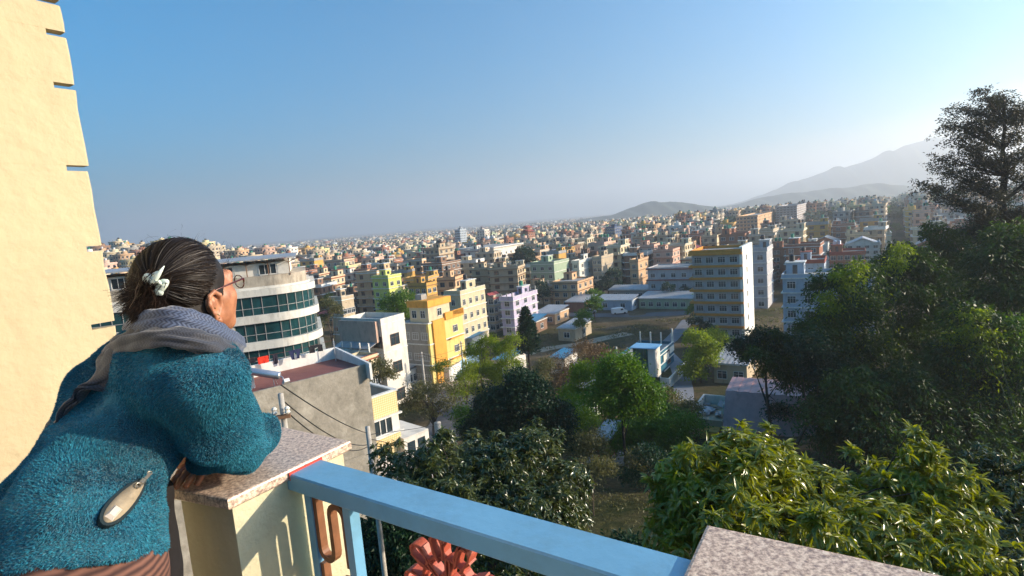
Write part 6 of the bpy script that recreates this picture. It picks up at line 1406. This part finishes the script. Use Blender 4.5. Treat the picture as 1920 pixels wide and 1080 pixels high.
    for i, (o, ln) in enumerate(((-.030, .058), (-.010, .066), (.011, .062), (.030, .048))):
        b0 = W+D*.036+S*o; b1 = b0+D*ln*.45+S*o*.1+UP*.006; b2 = b1+D*ln*.35-UP*.009; b3 = b2+D*ln*.25-UP*.010
        hd.cap(b0, b1, .0098, .0088).cap(b1, b2, .0086, .0080).cap(b2, b3, .0079, .0068)
    t0 = W-S*.03-D*.0; t1 = t0-S*.022+D*.026; t2 = t1+D*.026+S*.004-UP*.006; hd.cap(t0, t1, .012, .0105).cap(t1, t2, .010, .0085)
    V3, F3 = sdf_mesh(hd, HAND-np.array([.15, .16, .05]), HAND+np.array([.12, .13, .06]), .0026)
    V = np.concatenate([V1, V2, V3]); F = np.concatenate([F1, F2+len(V1), F3+len(V1)+len(V2)])
    o = link('body', npmesh('body', V, F, skin, smooth=True), person); o.location = -person.location
    nm = mat('fingernail', (.42, .16, .10), .3, spec=.5)
    for i, (o_, ln) in enumerate(((-.030, .058), (-.010, .066), (.011, .062), (.030, .048))):
        b0 = W+D*.036+S*o_; b1 = b0+D*ln*.45+S*o_*.1+UP*.006; b2 = b1+D*ln*.35-UP*.009; b3 = b2+D*ln*.25-UP*.010; dd = unit(b3-b2); nn = unit(np.cross(S, dd)); nn = nn if nn[2] > 0 else -nn
        c_ = b3+dd*.001+nn*.0064; wbuild(MB().box(tuple(c_), (.0095, .012, .0014), ax=(tuple(S), tuple(dd), tuple(nn)), taper=.8), 'fingernail', nm, person)
    return s
head_sdf = build_body()
# ---------------------------------------------------------------- jacket
def wrinkle(P):
    x, y, z = P[..., 0], P[..., 1], P[..., 2]
    a = np.sin(24*z+9*x+3*np.sin(7*x+2))*.008+np.abs(np.sin(15*z-22*x+10*y+2*np.sin(9*z)))*.007+np.sin(41*z-14*y+2.5*np.sin(11*z))*.0035+np.sin(60*x+40*z+3*np.sin(23*y))*.0014
    return a
def jsdf_build():
    s = Sdf(.045); A = lambda px, py, Y: aty(px, py, Y)
    s.cap(A(250, 690, 1.32), A(335, 690, 1.20), .090, .105)          # shoulders yoke
    s.cap(A(298, 655, 1.27), A(330, 665, 1.25), .070, .065)            # collar base
    s.cap(A(385, 705, 1.20), A(330, 700, 1.24), .078, .10)
    s.cap(A(225, 722, 1.33), A(315, 735, 1.28), .098, .098); s.cap(A(208, 772, 1.32), A(285, 790, 1.25), .105, .110)
    s.cap(A(165, 845, 1.24), A(232, 855, 1.18), .108, .116)
    s.cap(A(118, 925, 1.15), A(176, 925, 1.10), .112, .126)
    s.cap(A(80, 1005, 1.06), A(152, 990, 1.02), .120, .132)
    s.cap(A(55, 1060, 1.0), A(140, 1065, .98), .125, .134)
    s.cap(A(345, 790, 1.40), A(225, 890, 1.28), .07, .09)
    # right sleeve: upper arm, puffed elbow, forearm going away
    s.cap(A(385, 716, 1.16), A(404, 788, 1.24), .084, .098, k=.016); s.cap(A(404, 788, 1.24), ELB+np.array([-.012, -.015, .008]), .098, .070, k=.008)
    s.cap(ELB+np.array([-.005, -.01, .005]), atz(482, 812, -.53), .064, .055, k=.02); s.cap(atz(482, 812, -.53), atz(400, 800, -.55), .052, .045, k=.02)
    s.cap(A(430, 800, 1.30), A(385, 850, 1.34), .07, .05, k=.012)
    # left sleeve reaching the hand
    s.cap(SL, HAND-EU*.22+EN*.03+UP*.05, .07, .055, k=.03); s.cap(HAND-EU*.22+EN*.03+UP*.05, HAND-EU*.075+EN*.055+UP*.028, .05, .036, k=.02)
    hemz = lambda P: (-.527-.45*(P[..., 1]-.90)) - P[..., 2]
    def fn(P):
        d = s(P)+wrinkle(P)
        hd = P-np.array([ELB[0], ELB[1], ELB[2]])
        d = np.maximum(d, hemz(P)+.004*np.sin(P[..., 0]*30))
        # keep the cloth from sinking into the stone
        e_ = (P-P0)@EU; n_ = (P-P0)@EN; inside = (e_ > -.46) & (e_ < .02) & (n_ > -.06) & (n_ < .40)
        d = np.where(inside, np.maximum(d, (ZC+.004)-P[..., 2]), d)
        return d
    return fn
jfn = jsdf_build()
def fleece():
    m = bpy.data.materials.new('fleece_teal'); m.use_nodes = True; n = m.node_tree; N = n.nodes.new; L = n.links.new; b = n.nodes['Principled BSDF']; b.inputs['Roughness'].default_value = .9; b.inputs['Sheen Weight'].default_value = .5
    b.inputs['Sheen Tint'].default_value = (.3, .8, 1, 1); tc = N('ShaderNodeTexCoord'); z = N('ShaderNodeTexNoise'); z.inputs['Scale'].default_value = 28; z.inputs['Detail'].default_value = 8; r = N('ShaderNodeValToRGB')
    r.color_ramp.elements[0].position = .35; r.color_ramp.elements[0].color = (.002, .040, .062, 1); r.color_ramp.elements[1].position = .68; r.color_ramp.elements[1].color = (.006, .12, .18, 1)
    L(tc.outputs['Object'], z.inputs['Vector']); L(z.outputs[0], r.inputs[0]); L(r.outputs[0], b.inputs['Base Color'])
    V, F = sdf_mesh(jfn, (-1.36, .68, -.74), (-.46, 1.72, -.10), .0085)
    jk = link('jacket', npmesh('jacket', V, F, m, smooth=True), person); jk.location = -person.location
    # pile: short leaning tufts
    tri = np.concatenate([F[:, [0, 1, 2]], F[:, [0, 2, 3]]]); a, b_, c = V[tri[:, 0]], V[tri[:, 1]], V[tri[:, 2]]; cr = np.cross(b_-a, c-a); ar = np.linalg.norm(cr, axis=1); nn = cr/np.maximum(ar, 1e-12)[:, None]
    face_cam = ((a*nn).sum(1) < .25*np.linalg.norm(a, axis=1)); w_ = ar*np.where(face_cam, 1, .15); R = np.random.RandomState(2); K = 340000; k = R.choice(len(tri), K, p=w_/w_.sum()); u = R.rand(K, 1); v = R.rand(K, 1); fl = (u+v) > 1; u = np.where(fl, 1-u, u); v = np.where(fl, 1-v, v)
    P = a[k]+(b_-a)[k]*u+(c-a)[k]*v; n_ = nn[k]
    fld = np.stack([np.sin(P[:, 2]*21+P[:, 0]*13), np.sin(P[:, 0]*17-P[:, 2]*9+1), np.sin(P[:, 1]*19+P[:, 2]*15)-.7], 1)+.6*np.stack([np.sin(P[:, 2]*63+P[:, 1]*40), np.sin(P[:, 0]*57), np.sin(P[:, 1]*49)], 1)
    D = n_*.75+fld*.45+R.normal(0, .28, (K, 3)); D = unit(D); S = unit(np.cross(D, R.normal(0, 1, (K, 3)))); Ln = (.0046*R.uniform(.5, 1.5, K))[:, None]; wd = .0008
    Vs = np.stack([P-S*wd, P+S*wd, P+D*Ln*.55+S*wd*.8+n_*.0005, P+D*Ln], 1).reshape(-1, 3); Fs = np.arange(K)[:, None]*4+np.array([[0, 1, 2, 3]])
    col = np.array([(.010, .155, .220)])*np.ones((K, 3)); tq = R.rand(K); col[tq < .25] = (.009, .19, .28); col[tq > .75] = (.004, .11, .17); col[tq > .96] = (.03, .30, .40)
    at_ = attr_mat('fleece_pile', .75, .3); at_.node_tree.nodes['Principled BSDF'].inputs['Sheen Weight'].default_value = .3
    fo = link('fleece_pile', npmesh('fleece_pile', Vs, Fs, at_, col=col), jk); tag(fo, kind='stuff')
    return jk
jacket = fleece()
# pocket opening with zip on the right side of the jacket
def pocket():
    cen = sdf_hit(jfn, 230, 942); top = sdf_hit(jfn, 260, 910); bot = sdf_hit(jfn, 196, 980); 
    if cen is None or top is None or bot is None: return
    ax = unit(top-bot); view = unit(-cen); side = unit(np.cross(ax, view)); nn = unit(np.cross(side, ax)); nn = nn if nn@view > 0 else -nn
    L_ = np.linalg.norm(top-bot)*.62; c0 = (top+bot)/2+nn*.010
    def lens(a, b_, off, dome, n=28):
        vs = [tuple(c0+nn*(off+dome))]+[tuple(c0+ax*a*math.cos(t)+side*b_*math.sin(t)*(1-.25*math.cos(t))+nn*off) for t in np.linspace(0, 2*math.pi, n, endpoint=False)]
        vs2 = [tuple(np.array(v)-nn*.012) for v in vs[1:]]; return MB().add(vs+vs2, [(0, 1+i, 1+(i+1) % n) for i in range(n)]+[(1+i, 1+n+i, 1+n+(i+1) % n, 1+(i+1) % n) for i in range(n)])
    dk = mat('zip_tape_dark', (.008, .02, .025), .8); wbuild(lens(L_, .021, .0, .001), 'pocket_edge', dk, person)
    wbuild(lens(L_*.9, .0155, .0015, .002), 'pocket_lining', mat('pocket_lining', (.30, .24, .16), .8, var=.25, scale=40), person, smooth=True)
    c1 = c0-ax*L_*.55+nn*.004; hv = MB(); hv.box(tuple(c1), (.030, .017, .006), ax=(tuple(ax), tuple(side), tuple(nn)), taper=.6); wbuild(hv, 'pocket_fold', mat('pocket_fold', (.55, .48, .40), .7), person)
    zp = c0+ax*L_*.78+nn*.006; b = MB(); b.box(tuple(zp), (.014, .011, .005), ax=(tuple(ax), tuple(side), tuple(nn)), taper=.7); b.box(tuple(zp+ax*.013+nn*.003+side*.001), (.016, .006, .002), ax=(tuple(ax), tuple(side), tuple(nn))); b.tube([tuple(zp+ax*.021+nn*.003+side*.004*math.cos(t)+ax*.004*math.sin(t)) for t in np.linspace(0, 6.28, 9)], .0012, 5)
    b.tube([tuple(zp-ax*.012+nn*.001+side*.005*math.cos(t)+ax*.005*math.sin(t)) for t in np.linspace(0, 6.28, 9)], .0014, 5)
    wbuild(b, 'zip_pull', mat('zip_metal', (.55, .48, .38), .3, metal=.9), person)
pocket()
# lower clothes
def lower():
    m = bpy.data.materials.new('striped_skirt'); m.use_nodes = True; n = m.node_tree; N = n.nodes.new; L = n.links.new; b = n.nodes['Principled BSDF']; b.inputs['Roughness'].default_value = .9
    tc = N('ShaderNodeTexCoord'); wv = N('ShaderNodeTexWave'); wv.inputs['Scale'].default_value = 22; wv.bands_direction = 'Z'; wv.inputs['Distortion'].default_value = 2.5; r = N('ShaderNodeValToRGB'); r.color_ramp.elements[0].color = (.045, .018, .014, 1); r.color_ramp.elements[1].color = (.17, .075, .05, 1)
    L(tc.outputs['Object'], wv.inputs['Vector']); L(wv.outputs[0], r.inputs[0]); L(r.outputs[0], b.inputs['Base Color'])
    s = Sdf(.05); PV = np.array([-.98, .93, -.66]); q = aty(150, 1070, .98)
    s.cap(q+np.array([-.16, .02, 0]), q+np.array([-.0, .0, -.03]), .12, .135); s.cap(PV, PV+np.array([.0, 0, -.75]), .15, .17); s.cap(q+np.array([-.05, .03, 0]), q+np.array([-.05, .05, -.8]), .14, .17)
    V, F = sdf_mesh(lambda P: s(P)+np.sin(P[..., 0]*38+P[..., 1]*20)*.004, (-1.35, .65, FLOOR_Z+.06), (-.55, 1.25, -.50), .013); o = link('skirt', npmesh('skirt', V, F, m, smooth=True), person); o.location = -person.location
    t_ = Sdf(.03); t_.cap(aty(285, 930, 1.22), aty(292, 1080, 1.20), .045, .05).cap(aty(292, 1080, 1.20), aty(292, 1080, 1.20)+np.array([0, 0, -.35]), .05, .06)
    V, F = sdf_mesh(lambda P: t_(P)+np.sin(P[..., 2]*40+P[..., 0]*30)*.003, (-1.15, 1.05, -1.15), (-.75, 1.40, -.35), .012); o = link('dark_tunic', npmesh('dark_tunic', V, F, mat('black_cloth', (.012, .010, .010), .9, var=.3, scale=20), smooth=True), person); o.location = -person.location
    a = aty(313, 1035, 1.24); b = MB(); b.tube([tuple(a+np.array([0, 0, .05])), tuple(a+np.array([.004, -.0, -.05])), tuple(a+np.array([.0, .0, -.30]))], [.008, .010, .012], 10); wbuild(b, 'red_sash', mat('red_cloth', (.42, .012, .012), .8, var=.2, scale=30), person, smooth=True)
lower()
# ---------------------------------------------------------------- scarf
def sweep(pts, ra, rb, n=16, m=60, twist=None, wob=0.0, seed=0, flat=None):
    P = np.array(pts, float); k = len(P); t = np.linspace(0, k-1, m)
    def cr(i): return P[np.clip(i, 0, k-1)]
    i = np.floor(t).astype(int); i = np.minimum(i, k-2); f = (t-i)[:, None]; p0, p1, p2, p3 = cr(i-1), cr(i), cr(i+1), cr(i+2)
    C = .5*((2*p1)+(-p0+p2)*f+(2*p0-5*p1+4*p2-p3)*f**2+(-p0+3*p1-3*p2+p3)*f**3); T = unit(np.gradient(C, axis=0)); rs = np.random.RandomState(seed)
    RA = np.interp(t, range(len(ra)), ra) if len(ra) == k else np.interp(t/(k-1), np.linspace(0, 1, len(ra)), ra); RB = np.interp(t/(k-1), np.linspace(0, 1, len(rb)), rb)
    ref = C-(NB+np.array([0, 0, .02])); O = unit(ref-(ref*T).sum(1)[:, None]*T); B = np.cross(T, O); V = []; UV = []
    for a in range(n+1):
        an = 2*math.pi*a/n; fold = 1+wob*np.sin(an*3+t*1.1)+wob*.7*np.sin(an*5-t*1.7)+wob*.8*np.sin(an*8+t*2.3+np.sin(t*3))*(.5+.5*np.sin(t*1.9+seed))+wob*.35*np.sin(t*9+an*2)
        V.append(C+O*(RA*math.cos(an)*fold)[:, None]+B*(RB*math.sin(an)*fold)[:, None]); UV.append(np.stack([t/(k-1)*9, np.full(m, a/n*3.)], 1))
    V = np.array(V).transpose(1, 0, 2).reshape(-1, 3); UV = np.array(UV).transpose(1, 0, 2).reshape(-1, 2); i = np.arange(m-1)[:, None]*(n+1)+np.arange(n)[None]; F = np.stack([i, i+1, i+n+2, i+n+1], -1).reshape(-1, 4)
    return V, F, UV
def scarf_mat(name, c1, c2, sc=1.0, amt=1.0):
    m = bpy.data.materials.new(name); m.use_nodes = True; n = m.node_tree; N = n.nodes.new; L = n.links.new; b = n.nodes['Principled BSDF']; b.inputs['Roughness'].default_value = .7; b.inputs['Sheen Weight'].default_value = .3
    uv = N('ShaderNodeUVMap'); sp = N('ShaderNodeSeparateXYZ'); L(uv.outputs[0], sp.inputs[0])
    def M(op, a, bb=None):
        x = N('ShaderNodeMath'); x.operation = op
        for i, v in enumerate((a, bb)):
            if v is None: continue
            if isinstance(v, (int, float)): x.inputs[i].default_value = v
            else: L(v, x.inputs[i])
        return x.outputs[0]
    zig = M('PINGPONG', M('MULTIPLY', sp.outputs[1], 3.0*sc), .5); v = M('FRACT', M('ADD', M('MULTIPLY', sp.outputs[0], 4.5*sc), M('MULTIPLY', zig, 1.6))); st = M('GREATER_THAN', v, .5)
    mx = N('ShaderNodeMix'); mx.data_type = 'RGBA'; L(M('MULTIPLY', st, amt), mx.inputs[0]); mx.inputs[6].default_value = (*c1, 1); mx.inputs[7].default_value = (*c2, 1); L(mx.outputs[2], b.inputs['Base Color'])
    tc = N('ShaderNodeTexCoord'); nz = N('ShaderNodeTexNoise'); nz.inputs['Scale'].default_value = 260; L(tc.outputs['Object'], nz.inputs['Vector']); bp = N('ShaderNodeBump'); bp.inputs['Strength'].default_value = .4; bp.inputs['Distance'].default_value = .002; L(nz.outputs[0], bp.inputs['Height']); L(bp.outputs[0], b.inputs['Normal'])
    return m
def scarf():
    root = None; sm = scarf_mat('scarf_blue', (.018, .028, .06), (.095, .125, .20), 1.5, .75); sd = scarf_mat('scarf_dark', (.014, .016, .024), (.042, .046, .062), 1.6, .8)
    A = lambda px, py, Y: aty(px, py, Y)
    ring = [A(450, 652, 1.36), A(440, 642, 1.30), A(412, 628, 1.21), (A(368, 612, 1.15)), A(318, 600, 1.13), A(268, 606, 1.18), A(248, 618, 1.30), A(285, 610, 1.42), A(350, 605, 1.46)]
    V, F, UV = sweep(ring, [.012, .016, .018, .019, .018, .017, .018, .016, .016], [.018, .026, .026, .024, .022, .02], 36, 120, wob=.13)
    o = link('scarf', npmesh('scarf', V, F, sm, smooth=True, uv=UV), person); o.location = -person.location; sc0 = o
    ring2 = [A(446, 676, 1.28), A(432, 666, 1.22), A(400, 650, 1.15), A(350, 638, 1.11), A(295, 634, 1.11), A(245, 646, 1.18), A(212, 668, 1.26)]
    V, F, UV = sweep(ring2, [.014, .018, .020, .022, .022, .024, .026], [.018, .024, .022, .018, .020, .020], 36, 100, wob=.16, seed=2)
    o = link('scarf_lower_fold', npmesh('scarf_lower_fold', V, F, sd, smooth=True, uv=UV), person); o.location = -person.location
    dr = [A(278, 634, 1.15), A(232, 664, 1.19), A(190, 704, 1.21), A(152, 742, 1.20), A(120, 778, 1.19), A(100, 812, 1.19), A(88, 850, 1.22)]
    dr = [p for p in dr]; V, F, UV = sweep(dr, [.010, .010, .009, .009, .008, .007, .006], [.032, .040, .040, .036, .030, .020], 30, 90, wob=.20, seed=3)
    o = link('scarf_tail', npmesh('scarf_tail', V, F, sd, smooth=True, uv=UV), person); o.location = -person.location
    hg = [A(440, 660, 1.28), A(446, 690, 1.29), A(450, 730, 1.31), A(455, 790, 1.33)]
    V, F, UV = sweep(hg, [.007, .008, .008, .007], [.020, .024, .022, .02], 12, 40, wob=.12, seed=4); o = link('scarf_end', npmesh('scarf_end', V, F, sm, smooth=True, uv=UV), person); o.location = -person.location
scarf()
# ---------------------------------------------------------------- hair
def hair():
    hm_ = mat('hair_base', (.012, .008, .006), .55, var=.3, scale=60, spec=.4); R = np.random.RandomState(6)
    clipP = aty(293, 530, 1.19); rad = np.array([.083, .103, .101]); cc = H(0, -.012, .014)
    s = Sdf(.014); s.ell(cc, (.080, .100, .098), HAX); s.cap(H(.045, .01, -.035), H(.03, -.06, -.06), .034, .036, k=.02).cap(H(-.045, .01, -.035), H(-.03, -.06, -.06), .034, .036, k=.02)
    s.cap(H(0, -.075, -.01), H(.0, -.088, -.035), .044, .032, k=.03)
    s.ell(H(0, .115, -.055), (.11, .085, .098), HAX, k=.012, sub=True); s.ell(H(.085, .022, -.052), (.03, .028, .034), HAX, k=.006, sub=True); s.ell(H(-.085, .022, -.052), (.03, .028, .034), HAX, k=.006, sub=True)
    V, F = sdf_mesh(s, HC-np.array([.17, .17, .17]), HC+np.array([.17, .17, .15]), .0045); o = link('hair', npmesh('hair', V, F, hm_, smooth=True), person); o.location = -person.location
    # strands combed back to the clip
    n = 9500; th = R.uniform(-1, 1, n); dirs = []
    def loc(p): return np.stack([(p-cc)@RT, (p-cc)@FW, (p-cc)@UU], -1)
    cl = loc(clipP); cld = cl/rad; cld = cld/np.linalg.norm(cld)
    u = R.rand(n); sgn = np.where(R.rand(n) < .8, 1, -1)
    a = R.uniform(0, math.pi*.97, n)              # 0: forehead top middle .. pi: nape, going down the side
    sx = np.sin(a)*sgn; sf = .80*np.cos(a*.75)-.12*np.sin(a); su = np.cos(a)*.75+.22
    st = unit(np.stack([sx*.95+R.normal(0, .05, n), sf+R.normal(0, .06, n), su+R.normal(0, .06, n)], 1))
    low = st[:, 2] < -.45; st[low, 1] -= .35; st = unit(st)
    m_ = 12; t = np.linspace(0, 1, m_); om = np.arccos(np.clip(st@cld, -1, 1)); so_ = np.sin(om)
    Q = (np.sin((1-t)[None]*om[:, None])/so_[:, None])[..., None]*st[:, None]+(np.sin(t[None]*om[:, None])/so_[:, None])[..., None]*cld[None, None]
    Q = unit(Q+R.normal(0, .045, (n, 1, 3))*np.sin(t*math.pi)[None, :, None]); lift = 1.0+.025*R.rand(n)[:, None]+.035*np.sin(t*math.pi)[None]*R.rand(n)[:, None]+(R.rand(n) < .03)[:, None]*.06*np.sin(t*math.pi*1.0)[None]
    P = (Q*lift[..., None])*rad; W = cc+P[..., 0:1]*RT+P[..., 1:2]*FW+P[..., 2:3]*UU
    # tail fanning out from the clip
    n2 = 3200; base = clipP+R.normal(0, .014, (n2, 3)); ends = []
    for (px, py, Y, w_) in ((230, 562, 1.18, .20), (238, 585, 1.18, .25), (252, 602, 1.18, .25), (270, 610, 1.18, .2), (228, 550, 1.19, .06), (300, 602, 1.17, .1)): ends += [aty(px, py, Y)]*int(n2*w_)
    ends = np.array((ends*3)[:n2] if len(ends) < n2 else ends[:n2]); R.shuffle(ends); ends = base+(ends-base)*R.uniform(.55, 1.05, (n2, 1))+R.normal(0, .010, (n2, 3)); mid = base*.5+ends*.5+R.normal(0, .008, (n2, 3))+np.array([0, 0, -.004]); tt = t[None, :, None]
    T2 = (1-tt)**2*base[:, None]+2*tt*(1-tt)*mid[:, None]+tt**2*ends[:, None]+np.sin(tt*9+R.rand(n2, 1, 1)*6)*.0015
    # flyaway hairs
    n3 = 60; st3 = unit(R.normal(0, 1, (n3, 3))*np.array([1, .8, .6])+np.array([.2, .2, .9])); b3 = cc+(st3*rad)@np.array([RT, FW, UU]); e3 = b3+(st3@np.array([RT, FW, UU]))*.018+R.normal(0, .014, (n3, 3)); ff = H(.055, .075, .045)
    b3[:9] = ff+R.normal(0, .004, (9, 3)); e3[:9] = aty(427, 455, 1.31)+R.normal(0, .004, (9, 3)); T3 = b3[:, None]+(e3-b3)[:, None]*tt+np.sin(tt*math.pi)*R.normal(0, .01, (n3, 1, 3))
    def rib(C, w0, cols, name, par):
        k_, mm = C.shape[:2]; T = unit(np.gradient(C, axis=1)); O = unit(C-cc); S = unit(np.cross(T, O)); S = unit(S+O*R.normal(0, .5, (k_, 1, 1))); w_ = (w0*(1-.5*np.linspace(0, 1, mm)))[None, :, None]*R.uniform(.6, 1.2, (k_, 1, 1))
        V = np.stack([C-S*w_, C+S*w_], 2).reshape(-1, 3); i = (np.arange(k_)[:, None]*mm*2+np.arange(mm-1)[None]*2)[..., None]; F = np.concatenate([i, i+1, i+3, i+2], -1).reshape(-1, 4)
        hmv = attr_mat('hair_strand', .5, .25); o = link(name, npmesh(name, V, F, hmv, col=np.repeat(cols, mm-1, 0)), par); tag(o, kind='stuff'); return o
    def hc(k_, gray): c = np.array([(.011, .007, .005)])*R.uniform(.5, 1.8, (k_, 1)); g = R.rand(k_); c[g < gray] = (.05, .04, .033); c[g < gray*.25] = (.11, .095, .08); return c
    rib(W, .00085, hc(n, .08), 'combed_hair', o); rib(T2, .0007, hc(n2, .08)*np.array([1.6, 1.2, 1.0]), 'hair_tail', o); rib(T3, .0003, hc(n3, .2), 'loose_hair', o)
    return clipP
clipP = hair()
def clip():
    cm = mat('clip_plastic', (.74, .82, .70), .28, var=.12, scale=60, spec=.6); tow = unit(-clipP); A = lambda px, py, k=.0: aty(px, py, 1.19)+tow*(.024+k)
    b = MB()
    def pad(pts, r0, th=.006):
        ctr = sum(pts)/len(pts); n = len(pts); f = [tuple(p+tow*th*.5) for p in pts]; g = [tuple(p-tow*th) for p in pts]; b.add(f+g+[tuple(ctr+tow*th*1.4)], [(i, (i+1) % n, 2*n) for i in range(n)]+[(i, n+i, n+(i+1) % n, (i+1) % n) for i in range(n)])
    # butterfly-like claw: two rounded wings, a hinge, a spike
    def blob(px, py, rx, ry, rot, n=16):
        out = []
        for t in np.linspace(0, 2*math.pi, n, endpoint=False):
            x, y = rx*math.cos(t), ry*math.sin(t)*(1+.2*math.cos(2*t)); out.append(A(px+x*math.cos(rot)-y*math.sin(rot), py+x*math.sin(rot)+y*math.cos(rot)))
        return out
    pad(blob(282, 524, 15, 12, .3), 1); pad(blob(291, 517, 11, 8, -.5), 1); pad(blob(303, 537, 15, 11, -.9), 1); pad(blob(297, 547, 10, 8, .2), 1); pad(blob(308, 529, 9, 7, 0), 1)
    b.tube([tuple(A(281, 538, .002)), tuple(A(286, 530, .006)), tuple(A(294, 520, .008)), tuple(A(301, 509, .006)), tuple(A(308, 499, .002))], [.001, .0035, .005, .0035, .0008], 8)
    b.tube([tuple(A(288, 530, .008)), tuple(A(298, 528, .010)), tuple(A(303, 534, .006))], [.003, .004, .003], 8)
    wbuild(b, 'hair_clip', cm, person, smooth=True)
    for k in range(3): q = A(289+k*5, 534+k*4, .0); c_ = MB().tube([tuple(q), tuple(q-tow*.012+np.array([.002, 0, -.006])), tuple(q-tow*.022+np.array([0, 0, -.002]))], [.002, .0016, .0006], 6); wbuild(c_, 'clip_tooth', cm, person)
clip()
def glasses():
    fr = mat('glasses_frame', (.10, .02, .015), .25, spec=.7); b = MB(); 
    for q in (1, -1):
        b.tube([tuple(H(.080*q, -.002, -.014)), tuple(H(.081*q, .010, -.006)), tuple(H(.079*q, .05, -.001)), tuple(H(.072*q, .098, .004))], [.0014, .0016, .0018, .0022], 8)
        ct = H(.036*q, .116, -.006); b.tube([tuple(ct+RT*.026*q*math.cos(t)+UU*.016*math.sin(t)-FW*.010*math.cos(t)) for t in np.linspace(0, 2*math.pi, 25)], .0014, 6)
        b.tube([tuple(H(.072*q, .098, .004)), tuple(ct+RT*.026*q-FW*.010)], .002, 6)
    b.tube([tuple(H(-.008, .122, -.002)), tuple(H(0, .125, .001)), tuple(H(.008, .122, -.002))], .0014, 6); wbuild(b, 'glasses_frame', fr, person, smooth=True)
    lm = bpy.data.materials.new('lens_glass'); lm.use_nodes = True; p_ = lm.node_tree.nodes['Principled BSDF']; p_.inputs['Roughness'].default_value = .02; p_.inputs['Transmission Weight'].default_value = .95; p_.inputs['IOR'].default_value = 1.2; p_.inputs['Base Color'].default_value = (.9, .95, .97, 1)
    for q in (1, -1):
        ct = H(.036*q, .116, -.006); vs = [tuple(ct+RT*.025*q*math.cos(t)+UU*.0155*math.sin(t)-FW*.010*math.cos(t)) for t in np.linspace(0, 2*math.pi, 24, endpoint=False)]; vs += [tuple(np.array(v)+FW*.0015) for v in vs]
        wbuild(MB().add(vs, [tuple(range(24)), tuple(range(24, 48))[::-1]]+[(i, 24+i, 24+(i+1) % 24, (i+1) % 24) for i in range(24)]), 'lens', lm, person)
    gold = mat('gold', (.75, .50, .16), .25, metal=1.0); b = MB()
    e = H(.083, -.003, -.066); b.tube([tuple(e+FW*.0045*math.cos(t)+UU*.005*math.sin(t)) for t in np.linspace(0, 6.283, 14)], .0017, 6); b.lathe(tuple(H(.084, -.002, -.070)), [(.001, -.003), (.0042, 0), (.001, .003)], 10); wbuild(b, 'earring', gold, person)
    b = MB(); e = H(.088, -.010, -.045); b.lathe(tuple(e), [(.001, -.002), (.003, 0), (.001, .002)], 10); wbuild(b, 'ear_stud', gold, person)
glasses()
# unseen house facade behind the balcony, added to block sky light on near faces
hb = empty('unseen_facade', bal(0, -4.7, FLOOR_Z)); tag(hb, kind='structure')
b = MB(); bbox(b, -4, .4, -4.95, -4.7, FLOOR_Z, 3.2); bbox(b, 1.4, 3.5, -4.95, -4.7, FLOOR_Z, 3.2); bbox(b, .4, 1.4, -4.95, -4.7, .5, 3.2); wbuild(b, 'unseen_facade_wall', trims['white'], hb)
b = MB(); bbox(b, .401, 1.399, -4.9, -4.85, FLOOR_Z, .499); wbuild(b, 'door', mat('door_wood', (.16, .08, .04), .5), hb)
